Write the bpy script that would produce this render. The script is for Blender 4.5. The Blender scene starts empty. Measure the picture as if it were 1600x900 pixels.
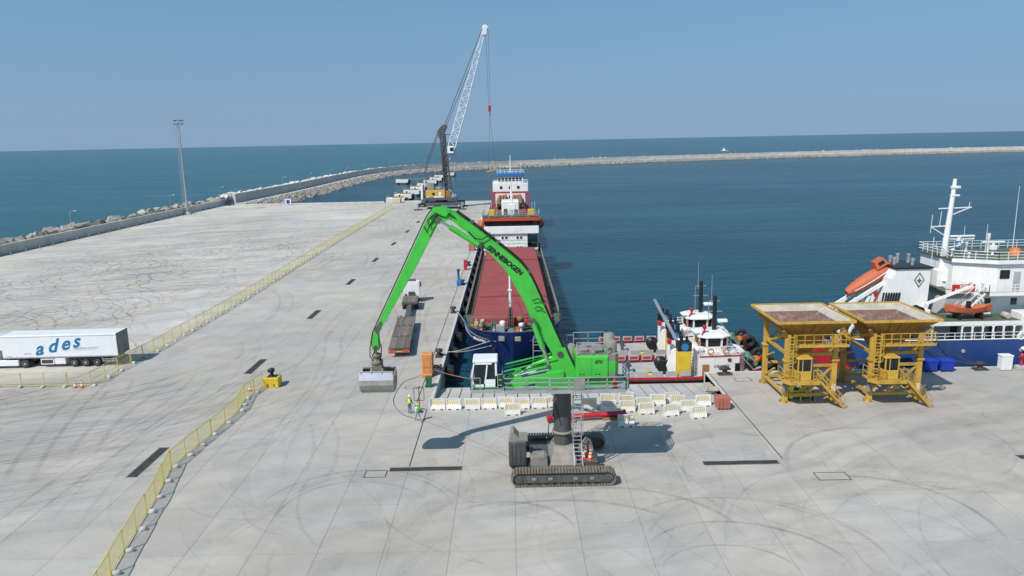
import bpy, bmesh, math, random
from mathutils import Vector, Matrix, noise
random.seed(7)
R = math.radians
sc = bpy.context.scene
COL = sc.collection

# ---------------------------------------------------------------- camera
PITCH, ROLL, LENS, CAM_H = math.atan(230/1150), math.atan(0.02), 25.875, 25.0
fwd = Vector((0, math.cos(PITCH), -math.sin(PITCH)))
r0 = Vector((1, 0, 0)); u0 = r0.cross(fwd)
rt = r0*math.cos(ROLL) - u0*math.sin(ROLL)
up = u0*math.cos(ROLL) + r0*math.sin(ROLL)
cam = bpy.data.objects.new('camera', bpy.data.cameras.new('camera'))
COL.objects.link(cam)
cam.matrix_world = Matrix(((rt.x, up.x, -fwd.x, 0), (rt.y, up.y, -fwd.y, 0), (rt.z, up.z, -fwd.z, CAM_H), (0, 0, 0, 1)))
cam.data.sensor_width = 36; cam.data.lens = LENS
cam.data.clip_start = 0.5; cam.data.clip_end = 120000
sc.camera = cam

# ---------------------------------------------------------------- sky, sun, exposure
SUNV = Vector((-0.59, -0.66, 1.0)).normalized()
w = bpy.data.worlds.new('World'); sc.world = w; w.use_nodes = True
wn = w.node_tree; wn.nodes.clear()
sky = wn.nodes.new('ShaderNodeTexSky'); sky.sky_type = 'NISHITA'; sky.sun_disc = False
sky.sun_elevation = math.asin(SUNV.z); sky.sun_rotation = math.atan2(SUNV.x, SUNV.y)
sky.altitude = 25; sky.air_density = 1.0; sky.dust_density = 0.2; sky.ozone_density = 1.0
bg = wn.nodes.new('ShaderNodeBackground'); bg.inputs[1].default_value = 0.148
wo = wn.nodes.new('ShaderNodeOutputWorld')
tcw = wn.nodes.new('ShaderNodeTexCoord'); sep_ = wn.nodes.new('ShaderNodeSeparateXYZ'); cmb_ = wn.nodes.new('ShaderNodeCombineXYZ')
lift = wn.nodes.new('ShaderNodeMapRange'); lift.clamp = True      # even, clear-weather sky: little change between horizon and zenith
for i_, v_ in ((1, 0.0), (2, 1.0), (3, 0.30), (4, 1.0)): lift.inputs[i_].default_value = v_
wn.links.new(tcw.outputs['Generated'], sep_.inputs[0]); wn.links.new(sep_.outputs[2], lift.inputs[0])
wn.links.new(sep_.outputs[0], cmb_.inputs[0]); wn.links.new(sep_.outputs[1], cmb_.inputs[1]); wn.links.new(lift.outputs[0], cmb_.inputs[2])
nrm = wn.nodes.new('ShaderNodeVectorMath'); nrm.operation = 'NORMALIZE'
wn.links.new(cmb_.outputs[0], nrm.inputs[0]); wn.links.new(nrm.outputs[0], sky.inputs[0])
hsv = wn.nodes.new('ShaderNodeHueSaturation'); hsv.inputs['Saturation'].default_value = 1.10; hsv.inputs['Hue'].default_value = 0.480; hsv.inputs['Value'].default_value = 1.0
wn.links.new(sky.outputs[0], hsv.inputs['Color']); 
hz = wn.nodes.new('ShaderNodeMapRange'); hz.clamp = True          # grey-blue sea haze low over the horizon, all the way round
for i_, v_ in ((1, 0.0), (2, 0.22), (3, 0.85), (4, 0.0)): hz.inputs[i_].default_value = v_
hzm = wn.nodes.new('ShaderNodeMix'); hzm.data_type = 'RGBA'; hzm.inputs[7].default_value = (1.72, 2.44, 3.40, 1)
wn.links.new(sep_.outputs[2], hz.inputs[0]); wn.links.new(hz.outputs[0], hzm.inputs[0]); wn.links.new(hsv.outputs[0], hzm.inputs[6])
wn.links.new(hzm.outputs[2], bg.inputs[0]); wn.links.new(bg.outputs[0], wo.inputs[0])
sun = bpy.data.objects.new('sun', bpy.data.lights.new('sun', 'SUN'))
COL.objects.link(sun); sun.data.energy = 4.25; sun.data.angle = R(0.53); sun.data.color = (1.0, 0.955, 0.89)
sun.rotation_euler = SUNV.to_track_quat('Z', 'Y').to_euler(); sun.location = (-60, -60, 120)
sc.cycles.transparent_max_bounces = 32
sc.view_settings.view_transform = 'Standard'; sc.view_settings.look = 'None'
sc.view_settings.exposure = 0.0; sc.view_settings.gamma = 1.0; sc.view_settings.use_curve_mapping = False

# ---------------------------------------------------------------- helpers
class MB:
    """collects geometry; build() links it as one mesh object (coordinates minus origin o)"""
    def __init__(s, o=(0, 0, 0)):
        s.v = []; s.f = []; s.sm = []; s.mi = []; s.o = o; s.cur = 0
    def add(s, vs, fs, smooth=False):
        b = len(s.v); s.v.extend([tuple(p) for p in vs])
        for f in fs:
            s.f.append(tuple(b+i for i in f)); s.sm.append(smooth); s.mi.append(s.cur)
        return s
    def box(s, x0, x1, y0, y1, z0, z1):
        return s.add([(x0,y0,z0),(x1,y0,z0),(x1,y1,z0),(x0,y1,z0),(x0,y0,z1),(x1,y0,z1),(x1,y1,z1),(x0,y1,z1)],
                     [(0,3,2,1),(4,5,6,7),(0,1,5,4),(1,2,6,5),(2,3,7,6),(3,0,4,7)])
    def cbox(s, x0, x1, y0, y1, z0, z1, c=.04):
        vs = []; fs = []
        X = (x0, x1); Y = (y0, y1); Z = (z0, z1); idx = {}
        for i in (0,1):
            for j in (0,1):
                for k in (0,1):
                    sx, sy, sz = 1-2*i, 1-2*j, 1-2*k
                    for a in range(3):
                        p = [X[i]+sx*c, Y[j]+sy*c, Z[k]+sz*c]
                        p[a] = (X[i], Y[j], Z[k])[a]
                        idx[i,j,k,a] = len(vs); vs.append(tuple(p))
        g = lambda i,j,k,a: idx[i,j,k,a]
        for i in (0,1):
            q = [g(i,0,0,0), g(i,1,0,0), g(i,1,1,0), g(i,0,1,0)]; fs.append(q if i else q[::-1])
            q = [g(0,i,0,1), g(0,i,1,1), g(1,i,1,1), g(1,i,0,1)]; fs.append(q if i else q[::-1])
            q = [g(0,0,i,2), g(1,0,i,2), g(1,1,i,2), g(0,1,i,2)]; fs.append(q if i else q[::-1])
            for j in (0,1):
                q = [g(i,j,0,0), g(i,j,1,0), g(i,j,1,1), g(i,j,0,1)]; fs.append(q if (i==j) else q[::-1])
                q = [g(0,i,j,1), g(1,i,j,1), g(1,i,j,2), g(0,i,j,2)]; fs.append(q[::-1] if (i==j) else q)
                q = [g(i,0,j,0), g(i,1,j,0), g(i,1,j,2), g(i,0,j,2)]; fs.append(q[::-1] if (i==j) else q)
                for k in (0,1):
                    q = [g(i,j,k,0), g(i,j,k,1), g(i,j,k,2)]; fs.append(q if (i+j+k)%2 else q[::-1])
        return s.add(vs, fs)
    def bar(s, p, q, w, h=None):
        p = Vector(p); q = Vector(q); h = h or w; d = (q-p)
        if d.length < 1e-6: return s
        d.normalize(); a = Vector((0,0,1)) if abs(d.z) < .95 else Vector((0,1,0))
        sd = d.cross(a).normalized(); u = sd.cross(d).normalized()
        vs = [e+sd*i*w/2+u*j*h/2 for e in (p, q) for i, j in ((-1,-1),(1,-1),(1,1),(-1,1))]
        return s.add(vs, [(0,3,2,1),(4,5,6,7),(0,1,5,4),(1,2,6,5),(2,3,7,6),(3,0,4,7)])
    def tube(s, p, q, r, r2=None, n=8, cap=True):
        p = Vector(p); q = Vector(q); r2 = r if r2 is None else r2; d = (q-p).normalized()
        a = Vector((0,0,1)) if abs(d.z) < .95 else Vector((0,1,0))
        sd = d.cross(a).normalized(); u = sd.cross(d).normalized()
        vs = []
        for e, rr in ((p, r), (q, r2)):
            for k in range(n):
                t = 2*math.pi*k/n; vs.append(e+sd*math.cos(t)*rr+u*math.sin(t)*rr)
        s.add(vs, [(k, (k+1)%n, n+(k+1)%n, n+k) for k in range(n)], n > 5)
        if cap: s.add(vs, [tuple(range(n))[::-1], tuple(range(n, 2*n))])
        return s
    def path(s, pts, r, n=6):
        pts = [Vector(p) for p in pts]; vs = []
        for i, p in enumerate(pts):
            d = (pts[min(i+1, len(pts)-1)]-pts[max(i-1, 0)]).normalized()
            a = Vector((0,0,1)) if abs(d.z) < .9 else Vector((0,1,0))
            sd = d.cross(a).normalized(); u = sd.cross(d).normalized()
            for k in range(n):
                t = 2*math.pi*k/n; vs.append(p+sd*math.cos(t)*r+u*math.sin(t)*r)
        m = len(pts)
        s.add(vs, [(i*n+k, i*n+(k+1)%n, (i+1)*n+(k+1)%n, (i+1)*n+k) for i in range(m-1) for k in range(n)]
              , n > 5)
        s.add(vs, [tuple(range(n))[::-1], tuple(range((m-1)*n, m*n))])
        return s
    def prism(s, poly, a, b, axis):
        """polygon in the two other axes, extruded along axis 'x','y','z' from a to b"""
        def P(u, v, t): return {'x': (t,u,v), 'y': (u,t,v), 'z': (u,v,t)}[axis]
        ar = sum(poly[i][0]*poly[(i+1)%len(poly)][1]-poly[(i+1)%len(poly)][0]*poly[i][1] for i in range(len(poly)))
        if (ar < 0) != (axis == 'y'): poly = poly[::-1]
        if a > b: a, b = b, a
        n = len(poly)
        vs = [P(u, v, a) for u, v in poly]+[P(u, v, b) for u, v in poly]
        return s.add(vs, [tuple(range(n))[::-1], tuple(range(n, 2*n))]+[(k, (k+1)%n, n+(k+1)%n, n+k) for k in range(n)])
    def lathe(s, c, prof, n=16, axis='z', smooth=True):
        vs = []
        for r, z in prof:
            for k in range(n):
                t = 2*math.pi*k/n; a, b = r*math.cos(t), r*math.sin(t)
                vs.append({'z': (c[0]+a, c[1]+b, c[2]+z), 'x': (c[0]+z, c[1]+a, c[2]+b), 'y': (c[0]+a, c[1]+z, c[2]+b)}[axis])
        m = len(prof)
        s.add(vs, [(i*n+k, i*n+(k+1)%n, (i+1)*n+(k+1)%n, (i+1)*n+k) for i in range(m-1) for k in range(n)], smooth)
        s.add(vs, [tuple(range(n))[::-1], tuple(range((m-1)*n, m*n))])
        return s
    def loft(s, rings, closed=True, cap=True, smooth=False):
        n = len(rings[0]); vs = [p for r in rings for p in r]; m = len(rings)
        kk = n if closed else n-1
        s.add(vs, [(i*n+k, i*n+(k+1)%n, (i+1)*n+(k+1)%n, (i+1)*n+k) for i in range(m-1) for k in range(kk)], smooth)
        if cap: s.add(vs, [tuple(range(n))[::-1], tuple(range((m-1)*n, m*n))])
        return s
    def sphere(s, c, rx, ry=None, rz=None, n=10, m=7):
        ry = ry or rx; rz = rz or rx
        prof = [[(c[0]+rx*math.sin(math.pi*i/m)*math.cos(2*math.pi*k/n), c[1]+ry*math.sin(math.pi*i/m)*math.sin(2*math.pi*k/n),
                  c[2]-rz*math.cos(math.pi*i/m)) for k in range(n)] for i in range(m+1)]
        return s.loft(prof, cap=False, smooth=True)
    def torus(s, c, R_, r, axis='y', n=18, m=6):
        rings = []
        for i in range(n+1):
            t = 2*math.pi*i/n; rg = []
            for k in range(m):
                q = 2*math.pi*k/m; a = (R_+r*math.cos(q)); u, v, w_ = a*math.cos(t), a*math.sin(t), r*math.sin(q)
                rg.append({'y': (c[0]+u, c[1]+w_, c[2]+v), 'z': (c[0]+u, c[1]+v, c[2]+w_), 'x': (c[0]+w_, c[1]+u, c[2]+v)}[axis])
            rings.append(rg)
        return s.loft(rings, cap=False, smooth=True)
    def rail(s, pts, h=1.0, n=3, step=1.2, r=.025, toe=0):
        """guard rail: posts and n rails along the polyline of foot points"""
        pts = [Vector(p) for p in pts]; U = Vector((0,0,1))
        for a, b in zip(pts[:-1], pts[1:]):
            for k in range(1, n+1):
                s.bar(a+U*h*k/n, b+U*h*k/n, r*2)
            m = max(1, round((b-a).length/step))
            for k in range(m+1):
                p = a.lerp(b, k/m); s.bar(p, p+U*h, r*2)
            if toe: s.bar(a+U*toe/2, b+U*toe/2, .02, toe)
        return s
    def ladder(s, p, q, side, w=.45, step=.33, r=.03):
        p = Vector(p); q = Vector(q); sd = Vector(side).normalized()*w/2
        s.bar(p-sd, q-sd, r*2); s.bar(p+sd, q+sd, r*2)
        m = max(1, int((q-p).length/step))
        for k in range(1, m): c = p.lerp(q, k/m); s.bar(c-sd, c+sd, r*1.5)
        return s
    def mesh(s, name, mats):
        me = bpy.data.meshes.new(name); o = s.o
        me.from_pydata([(p[0]-o[0], p[1]-o[1], p[2]-o[2]) for p in s.v], [], s.f)
        if any(s.sm): me.polygons.foreach_set('use_smooth', s.sm)
        for m in (mats if isinstance(mats, (list, tuple)) else [mats]): me.materials.append(m)
        if any(s.mi): me.polygons.foreach_set('material_index', s.mi)
        me.update(); return me
    def build(s, name, mats, parent=None, kind=None, label=None):
        ob = bpy.data.objects.new(name, s.mesh(name, mats)); COL.objects.link(ob)
        if parent: ob.parent = parent
        if kind: ob['kind'] = kind
        if label: ob['label'] = label
        return ob

def inst(name, me, parent=None, loc=(0,0,0), rz=0, scale=None):
    ob = bpy.data.objects.new(name, me); COL.objects.link(ob); ob.parent = parent
    ob.location = loc; ob.rotation_euler = (0, 0, rz)
    if scale: ob.scale = scale
    return ob
def tag(o, label, cat, group=None):
    o['label'] = label; o['category'] = cat
    if group: o['group'] = group
    return o
def thing(name, label, cat, loc=(0,0,0), rz=0, group=None):
    o = bpy.data.objects.new(name, None); COL.objects.link(o); o.empty_display_size = .3
    o.location = loc; o.rotation_euler = (0, 0, rz); return tag(o, label, cat, group)
def copy_tree(o, parent=None):
    c = o.copy(); COL.objects.link(c); c.parent = parent
    for ch in [x for x in KIDS(o)]: copy_tree(ch, c)
    return c
def KIDS(o): return [x for x in COL.objects if x.parent == o]
def dup(root, loc, rz, label, group=None):
    c = copy_tree(root); c.location = loc; c.rotation_euler = (0, 0, rz); c['label'] = label
    if group: c['group'] = group
    return c
ORD = ['first','second','third','fourth','fifth','sixth','seventh','eighth','ninth','tenth','eleventh','twelfth','thirteenth','fourteenth','fifteenth','sixteenth']

_tc = {}
def text_into(mb, s, org, U, V, size, shear=0, bold=0, align='LEFT'):
    """flat lettering from Blender's own font laid on the plane (U along, V up) at org"""
    cu = bpy.data.curves.new('t', 'FONT'); cu.body = s; cu.size = size; cu.shear = shear; cu.offset = bold
    cu.align_x = align; cu.resolution_u = 3
    ob = bpy.data.objects.new('t', cu); COL.objects.link(ob)
    dg = bpy.context.evaluated_depsgraph_get(); me = ob.evaluated_get(dg).to_mesh()
    U = Vector(U).normalized(); V = Vector(V).normalized(); org = Vector(org)
    mb.add([org+U*v.co.x+V*v.co.y for v in me.vertices], [tuple(p.vertices) for p in me.polygons])
    bpy.data.objects.remove(ob); bpy.data.curves.remove(cu)
    return mb

# ---------------------------------------------------------------- materials
def lin(c): return tuple((x/12.92 if x <= .04045 else ((x+.055)/1.055)**2.4) for x in c)
def newmat(name):
    m = bpy.data.materials.new(name); m.use_nodes = True; nt = m.node_tree
    return m, nt, nt.nodes['Principled BSDF']
def N(nt, t, **k):
    n = nt.nodes.new(t)
    for a, b in k.items(): setattr(n, a, b)
    return n
def mixc(nt, fac, a, b, mode='MIX'):
    n = N(nt, 'ShaderNodeMix', data_type='RGBA', blend_type=mode)
    for i, x in ((0, fac), (6, a), (7, b)):
        if hasattr(x, 'is_output'): nt.links.new(x, n.inputs[i])
        else: n.inputs[i].default_value = x if i == 0 else (*x, 1) if len(x) == 3 else x
    return n.outputs[2]
def math_(nt, op, a, b=None, c=None, clamp=False):
    n = N(nt, 'ShaderNodeMath', operation=op, use_clamp=clamp)
    for i, x in enumerate((a, b, c)):
        if x is None: continue
        if hasattr(x, 'is_output'): nt.links.new(x, n.inputs[i])
        else: n.inputs[i].default_value = x
    return n.outputs[0]
def noise_(nt, vec, scale, detail=3, rough=.55):
    n = N(nt, 'ShaderNodeTexNoise'); n.inputs['Scale'].default_value = scale
    n.inputs['Detail'].default_value = detail; n.inputs['Roughness'].default_value = rough
    if vec: nt.links.new(vec, n.inputs['Vector'])
    return n.outputs[0]
def ramp_(nt, fac, lo, hi, a=0., b=1.):
    n = N(nt, 'ShaderNodeMapRange'); nt.links.new(fac, n.inputs[0])
    n.inputs[1].default_value = lo; n.inputs[2].default_value = hi; n.inputs[3].default_value = a; n.inputs[4].default_value = b
    return n.outputs[0]
def scale_(nt, vec, s):
    n = N(nt, 'ShaderNodeVectorMath', operation='MULTIPLY'); nt.links.new(vec, n.inputs[0]); n.inputs[1].default_value = s
    return n.outputs[0]
def mat(name, col, rough=.55, metal=0., var=.14, scale=1.2, dirt=None, dirt_amt=.35, spec=.4, bump=0., streak=True, rnd=0., rvar=0.):
    """painted or bare surface: base colour with soft tonal variation, grime of its own colour and fine relief"""
    m, nt, b = newmat(name)
    geo = N(nt, 'ShaderNodeTexCoord').outputs['Object']
    n1 = noise_(nt, geo, scale, 4)
    c = mixc(nt, ramp_(nt, n1, .3, .7), tuple(x*(1-var) for x in col), tuple(min(1, x*(1+var)) for x in col))
    if dirt:
        n2 = noise_(nt, scale_(nt, geo, (1.6, 1.6, .35)) if streak else geo, scale*1.7, 5, .65)
        c = mixc(nt, ramp_(nt, n2, .5, .78, 0, dirt_amt), c, dirt)
    if rnd:
        oi = N(nt, 'ShaderNodeObjectInfo'); sc_ = N(nt, 'ShaderNodeVectorMath', operation='SCALE')
        nt.links.new(c, sc_.inputs[0]); nt.links.new(ramp_(nt, oi.outputs['Random'], 0, 1, 1-rnd, 1+rnd*.4), sc_.inputs['Scale']); c = sc_.outputs[0]
    nt.links.new(c, b.inputs['Base Color'])
    if rvar: nt.links.new(ramp_(nt, noise_(nt, geo, scale*2.3, 5, .65), .3, .7, max(.05, rough-rvar), rough+rvar), b.inputs['Roughness'])
    else: b.inputs['Roughness'].default_value = rough
    b.inputs['Metallic'].default_value = metal
    b.inputs['Specular IOR Level'].default_value = spec
    if bump:
        bn = N(nt, 'ShaderNodeBump'); bn.inputs['Strength'].default_value = bump; bn.inputs['Distance'].default_value = .02
        nt.links.new(noise_(nt, geo, 9, 4), bn.inputs['Height']); nt.links.new(bn.outputs[0], b.inputs['Normal'])
    return m
def glassmat(name, col=(.02, .03, .035), tr=.35):
    m, nt, b = newmat(name); b.inputs['Base Color'].default_value = (*col, 1); b.inputs['Roughness'].default_value = .06
    t = N(nt, 'ShaderNodeBsdfTransparent'); t.inputs[0].default_value = (.6, .66, .66, 1)
    mx = N(nt, 'ShaderNodeMixShader'); mx.inputs[0].default_value = tr
    nt.links.new(b.outputs[0], mx.inputs[1]); nt.links.new(t.outputs[0], mx.inputs[2])
    nt.links.new(mx.outputs[0], nt.nodes['Material Output'].inputs[0]); return m
SOOT = (.035, .033, .03); RUST = (.19, .075, .03); DUST = (.33, .29, .23)
M = {}
M['green'] = mat('machine green paint', (.06, .49, .055), .42, var=.09, dirt=(.10, .20, .06), dirt_amt=.42, scale=.9, spec=.45, rvar=.14, bump=.08)
M['dgreen'] = mat('shaded green paint', (.045, .36, .05), .5, var=.1, dirt=DUST, dirt_amt=.2)  # darker copy of the machine green, with shade put into the colour
M['galv'] = mat('galvanised steel', (.40, .42, .43), .42, .35, var=.16, dirt=DUST, dirt_amt=.2)
M['chrome'] = mat('cylinder rod steel', (.62, .62, .60), .2, .9, var=.05)
M['anth'] = mat('anthracite machine paint', (.078, .080, .080), .55, var=.2, dirt=DUST, dirt_amt=.32, scale=.9)
M['dust'] = mat('dusty grey steel', (.25, .235, .205), .75, var=.2, dirt=(.36, .32, .26), dirt_amt=.5, streak=False)
M['track'] = mat('worn track steel', (.23, .19, .145), .7, .2, var=.3, scale=3, dirt=SOOT, dirt_amt=.5, streak=False)
M['black'] = mat('black rubber', (.02, .02, .02), .75, var=.25, dirt=DUST, dirt_amt=.12)
M['bpaint'] = mat('black paint', (.018, .018, .02), .4, var=.2)
M['white'] = mat('white paint', (.76, .76, .74), .45, var=.05, dirt=(.45, .36, .26), dirt_amt=.16)
M['white2'] = mat('ship white paint', (.80, .80, .78), .42, var=.05, dirt=(.46, .33, .22), dirt_amt=.3, scale=.7)
M['cabwhite'] = mat('vehicle white paint', (.78, .79, .80), .3, var=.03, dirt=(.4, .38, .35), dirt_amt=.1)
M['glass'] = glassmat('tinted window glass')
M['dglass'] = glassmat('dark ship window', (.012, .018, .022), .08)
M['grab'] = mat('worn grab steel', (.36, .33, .295), .5, .3, var=.15, dirt=(.22, .185, .15), dirt_amt=.45, scale=1.1)
M['grabp'] = mat('sky tinted grab plate', (.27, .31, .37), .5, .25, var=.08, dirt=(.28, .26, .24), dirt_amt=.35)  # bluish sky reflection painted into the base colour
M['yellow'] = mat('yellow paint', (.66, .46, .03), .5, var=.1, dirt=RUST, dirt_amt=.3)
M['hcab'] = mat('cabin yellow paint', (.56, .35, .05), .5, var=.1, dirt=(.3, .19, .07), dirt_amt=.5)
M['fyellow'] = mat('fence yellow paint', (.60, .52, .16), .5, var=.1)
M['hopper'] = mat('hopper yellow paint', (.55, .335, .055), .6, var=.14, dirt=(.24, .15, .07), dirt_amt=.65, rnd=.15, scale=.9)
M['hopperd'] = mat('hopper weathered yellow plate', (.36, .205, .045), .6, var=.15, dirt=(.13, .075, .035), dirt_amt=.55, scale=.7)
M['liner'] = mat('hopper liner dust', (.46, .42, .35), .85, var=.15, dirt=(.28, .22, .17), dirt_amt=.5, streak=False)
M['linerr'] = mat('hopper liner ore stain', (.175, .10, .08), .85, var=.22, dirt=(.46, .42, .36), dirt_amt=.6, streak=False)
M['red'] = mat('red paint', (.50, .025, .03), .45, var=.12, dirt=SOOT, dirt_amt=.2)
M['orange'] = mat('orange paint', (.62, .17, .035), .5, var=.1, dirt=RUST, dirt_amt=.3)
M['eave'] = mat('orange red trim paint', (.50, .075, .03), .5, var=.08)
M['porange'] = mat('faded orange cabinet paint', (.62, .25, .085), .6, var=.1, dirt=RUST, dirt_amt=.35)
M['boat'] = mat('lifeboat orange', (.50, .125, .055), .6, var=.12, dirt=(.38, .13, .07), dirt_amt=.45)
M['hatch'] = mat('oxide red hatch paint', (.305, .066, .063), .75, var=.1, scale=.35, dirt=(.30, .09, .08), dirt_amt=.4, streak=False)
M['hull'] = mat('blue hull paint', (.013, .030, .135), .38, var=.12, scale=.4, dirt=(.03, .04, .09), dirt_amt=.5)
M['hull2'] = mat('bright blue hull paint', (.020, .060, .20), .42, var=.12, scale=.3, dirt=(.05, .085, .19), dirt_amt=.5)
M['deck'] = mat('deck green paint', (.085, .115, .08), .7, var=.2, scale=.8, dirt=(.14, .10, .06), dirt_amt=.4, streak=False)
M['gdeck'] = mat('grey deck paint', (.40, .41, .40), .65, var=.12, scale=.8, dirt=(.25, .22, .18), dirt_amt=.3, streak=False)
M['blue'] = mat('blue plastic', (.012, .045, .40), .45, var=.1)
M['lblue'] = mat('bright blue paint', (.03, .17, .42), .45, var=.08)
M['pipe'] = mat('rusty pipe steel', (.30, .155, .07), .75, var=.2, scale=.8, dirt=(.12, .06, .03), dirt_amt=.5)
M['wood'] = mat('weathered planks', (.21, .175, .14), .85, var=.2, scale=2, dirt=(.10, .08, .06), dirt_amt=.4, rnd=.35)
M['conc2'] = mat('pale concrete', (.56, .535, .49), .9, var=.1, scale=.4, dirt=(.32, .28, .23), dirt_amt=.35, bump=.3)
M['wall'] = mat('grey sea wall concrete', (.55, .53, .485), .9, var=.12, scale=.15, dirt=(.36, .335, .30), dirt_amt=.4, bump=.3)
M['rock'] = mat('pale armour stone', (.62, .59, .54), .95, var=.2, scale=.35, dirt=(.24, .20, .16), dirt_amt=.45, streak=False, bump=.6, rnd=.25)
M['rock3'] = mat('weathered armour block', (.40, .365, .31), .95, var=.25, scale=.4, dirt=(.19, .165, .135), dirt_amt=.55, streak=False, bump=.6, rnd=.4)
M['rock2'] = mat('grey revetment stone', (.33, .305, .27), .95, var=.35, scale=.5, dirt=(.13, .115, .10), dirt_amt=.5, streak=False, bump=.6)
M['plastic'] = mat('white barrier plastic', (.72, .70, .64), .5, var=.08, dirt=(.42, .36, .26), dirt_amt=.4, rnd=.16)
M['stripe'] = mat('faded yellow stripe', (.62, .45, .10), .55, var=.12)
M['cone'] = mat('cone orange plastic', (.72, .10, .02), .5, var=.06)
M['reflect'] = mat('white reflective band', (.8, .8, .8), .4, var=.03)
M['teal'] = mat('blue lettering', (.015, .17, .33), .5, var=.04)
M['grey'] = mat('grey lettering', (.33, .35, .36), .5, var=.05)
M['greenbin'] = mat('green bin plastic', (.02, .13, .06), .5, var=.12)
M['rope'] = mat('pale mooring rope', (.36, .40, .33), .9, var=.2)
M['bag'] = mat('white woven bag', (.68, .67, .64), .85, var=.1, dirt=(.4, .36, .3), dirt_amt=.3, rnd=.2)
M['skip'] = mat('faded red skip', (.42, .15, .105), .7, var=.15, dirt=(.30, .2, .16), dirt_amt=.5)
M['hblue'] = mat('wheelhouse blue', (.03, .15, .36), .45, var=.08)
M['gold'] = mat('crane ochre paint', (.58, .36, .06), .5, var=.08, dirt=RUST, dirt_amt=.2)
M['dgrey'] = mat('dark grey crane paint', (.085, .09, .095), .55, var=.2)
M['lattice'] = mat('pale crane lattice paint', (.72, .75, .78), .5, var=.05)
M['sack'] = mat('tarpaulin green net', (.10, .25, .16), .8, var=.2)
M['asph'] = mat('dark drain iron', (.055, .05, .052), .7, .2, var=.25, dirt=(.16, .14, .13), dirt_amt=.4, streak=False)
M['skin'] = mat('skin', (.42, .24, .16), .6, var=.05)
M['denim'] = mat('denim', (.09, .14, .24), .85, var=.15)
M['ldenim'] = mat('pale denim', (.26, .33, .42), .85, var=.15)
M['vest'] = mat('yellow hi-vis', (.62, .80, .05), .7, var=.06)
M['vestg'] = mat('green hi-vis', (.22, .78, .16), .7, var=.06)
M['shirt'] = mat('dark work shirt', (.03, .035, .06), .85, var=.1)
M['lshirt'] = mat('white shirt', (.7, .7, .68), .85, var=.05)
M['brownhat'] = mat('helmet white', (.7, .69, .64), .4, var=.04)
M['yhat'] = mat('helmet yellow', (.72, .5, .03), .4, var=.04)
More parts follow.
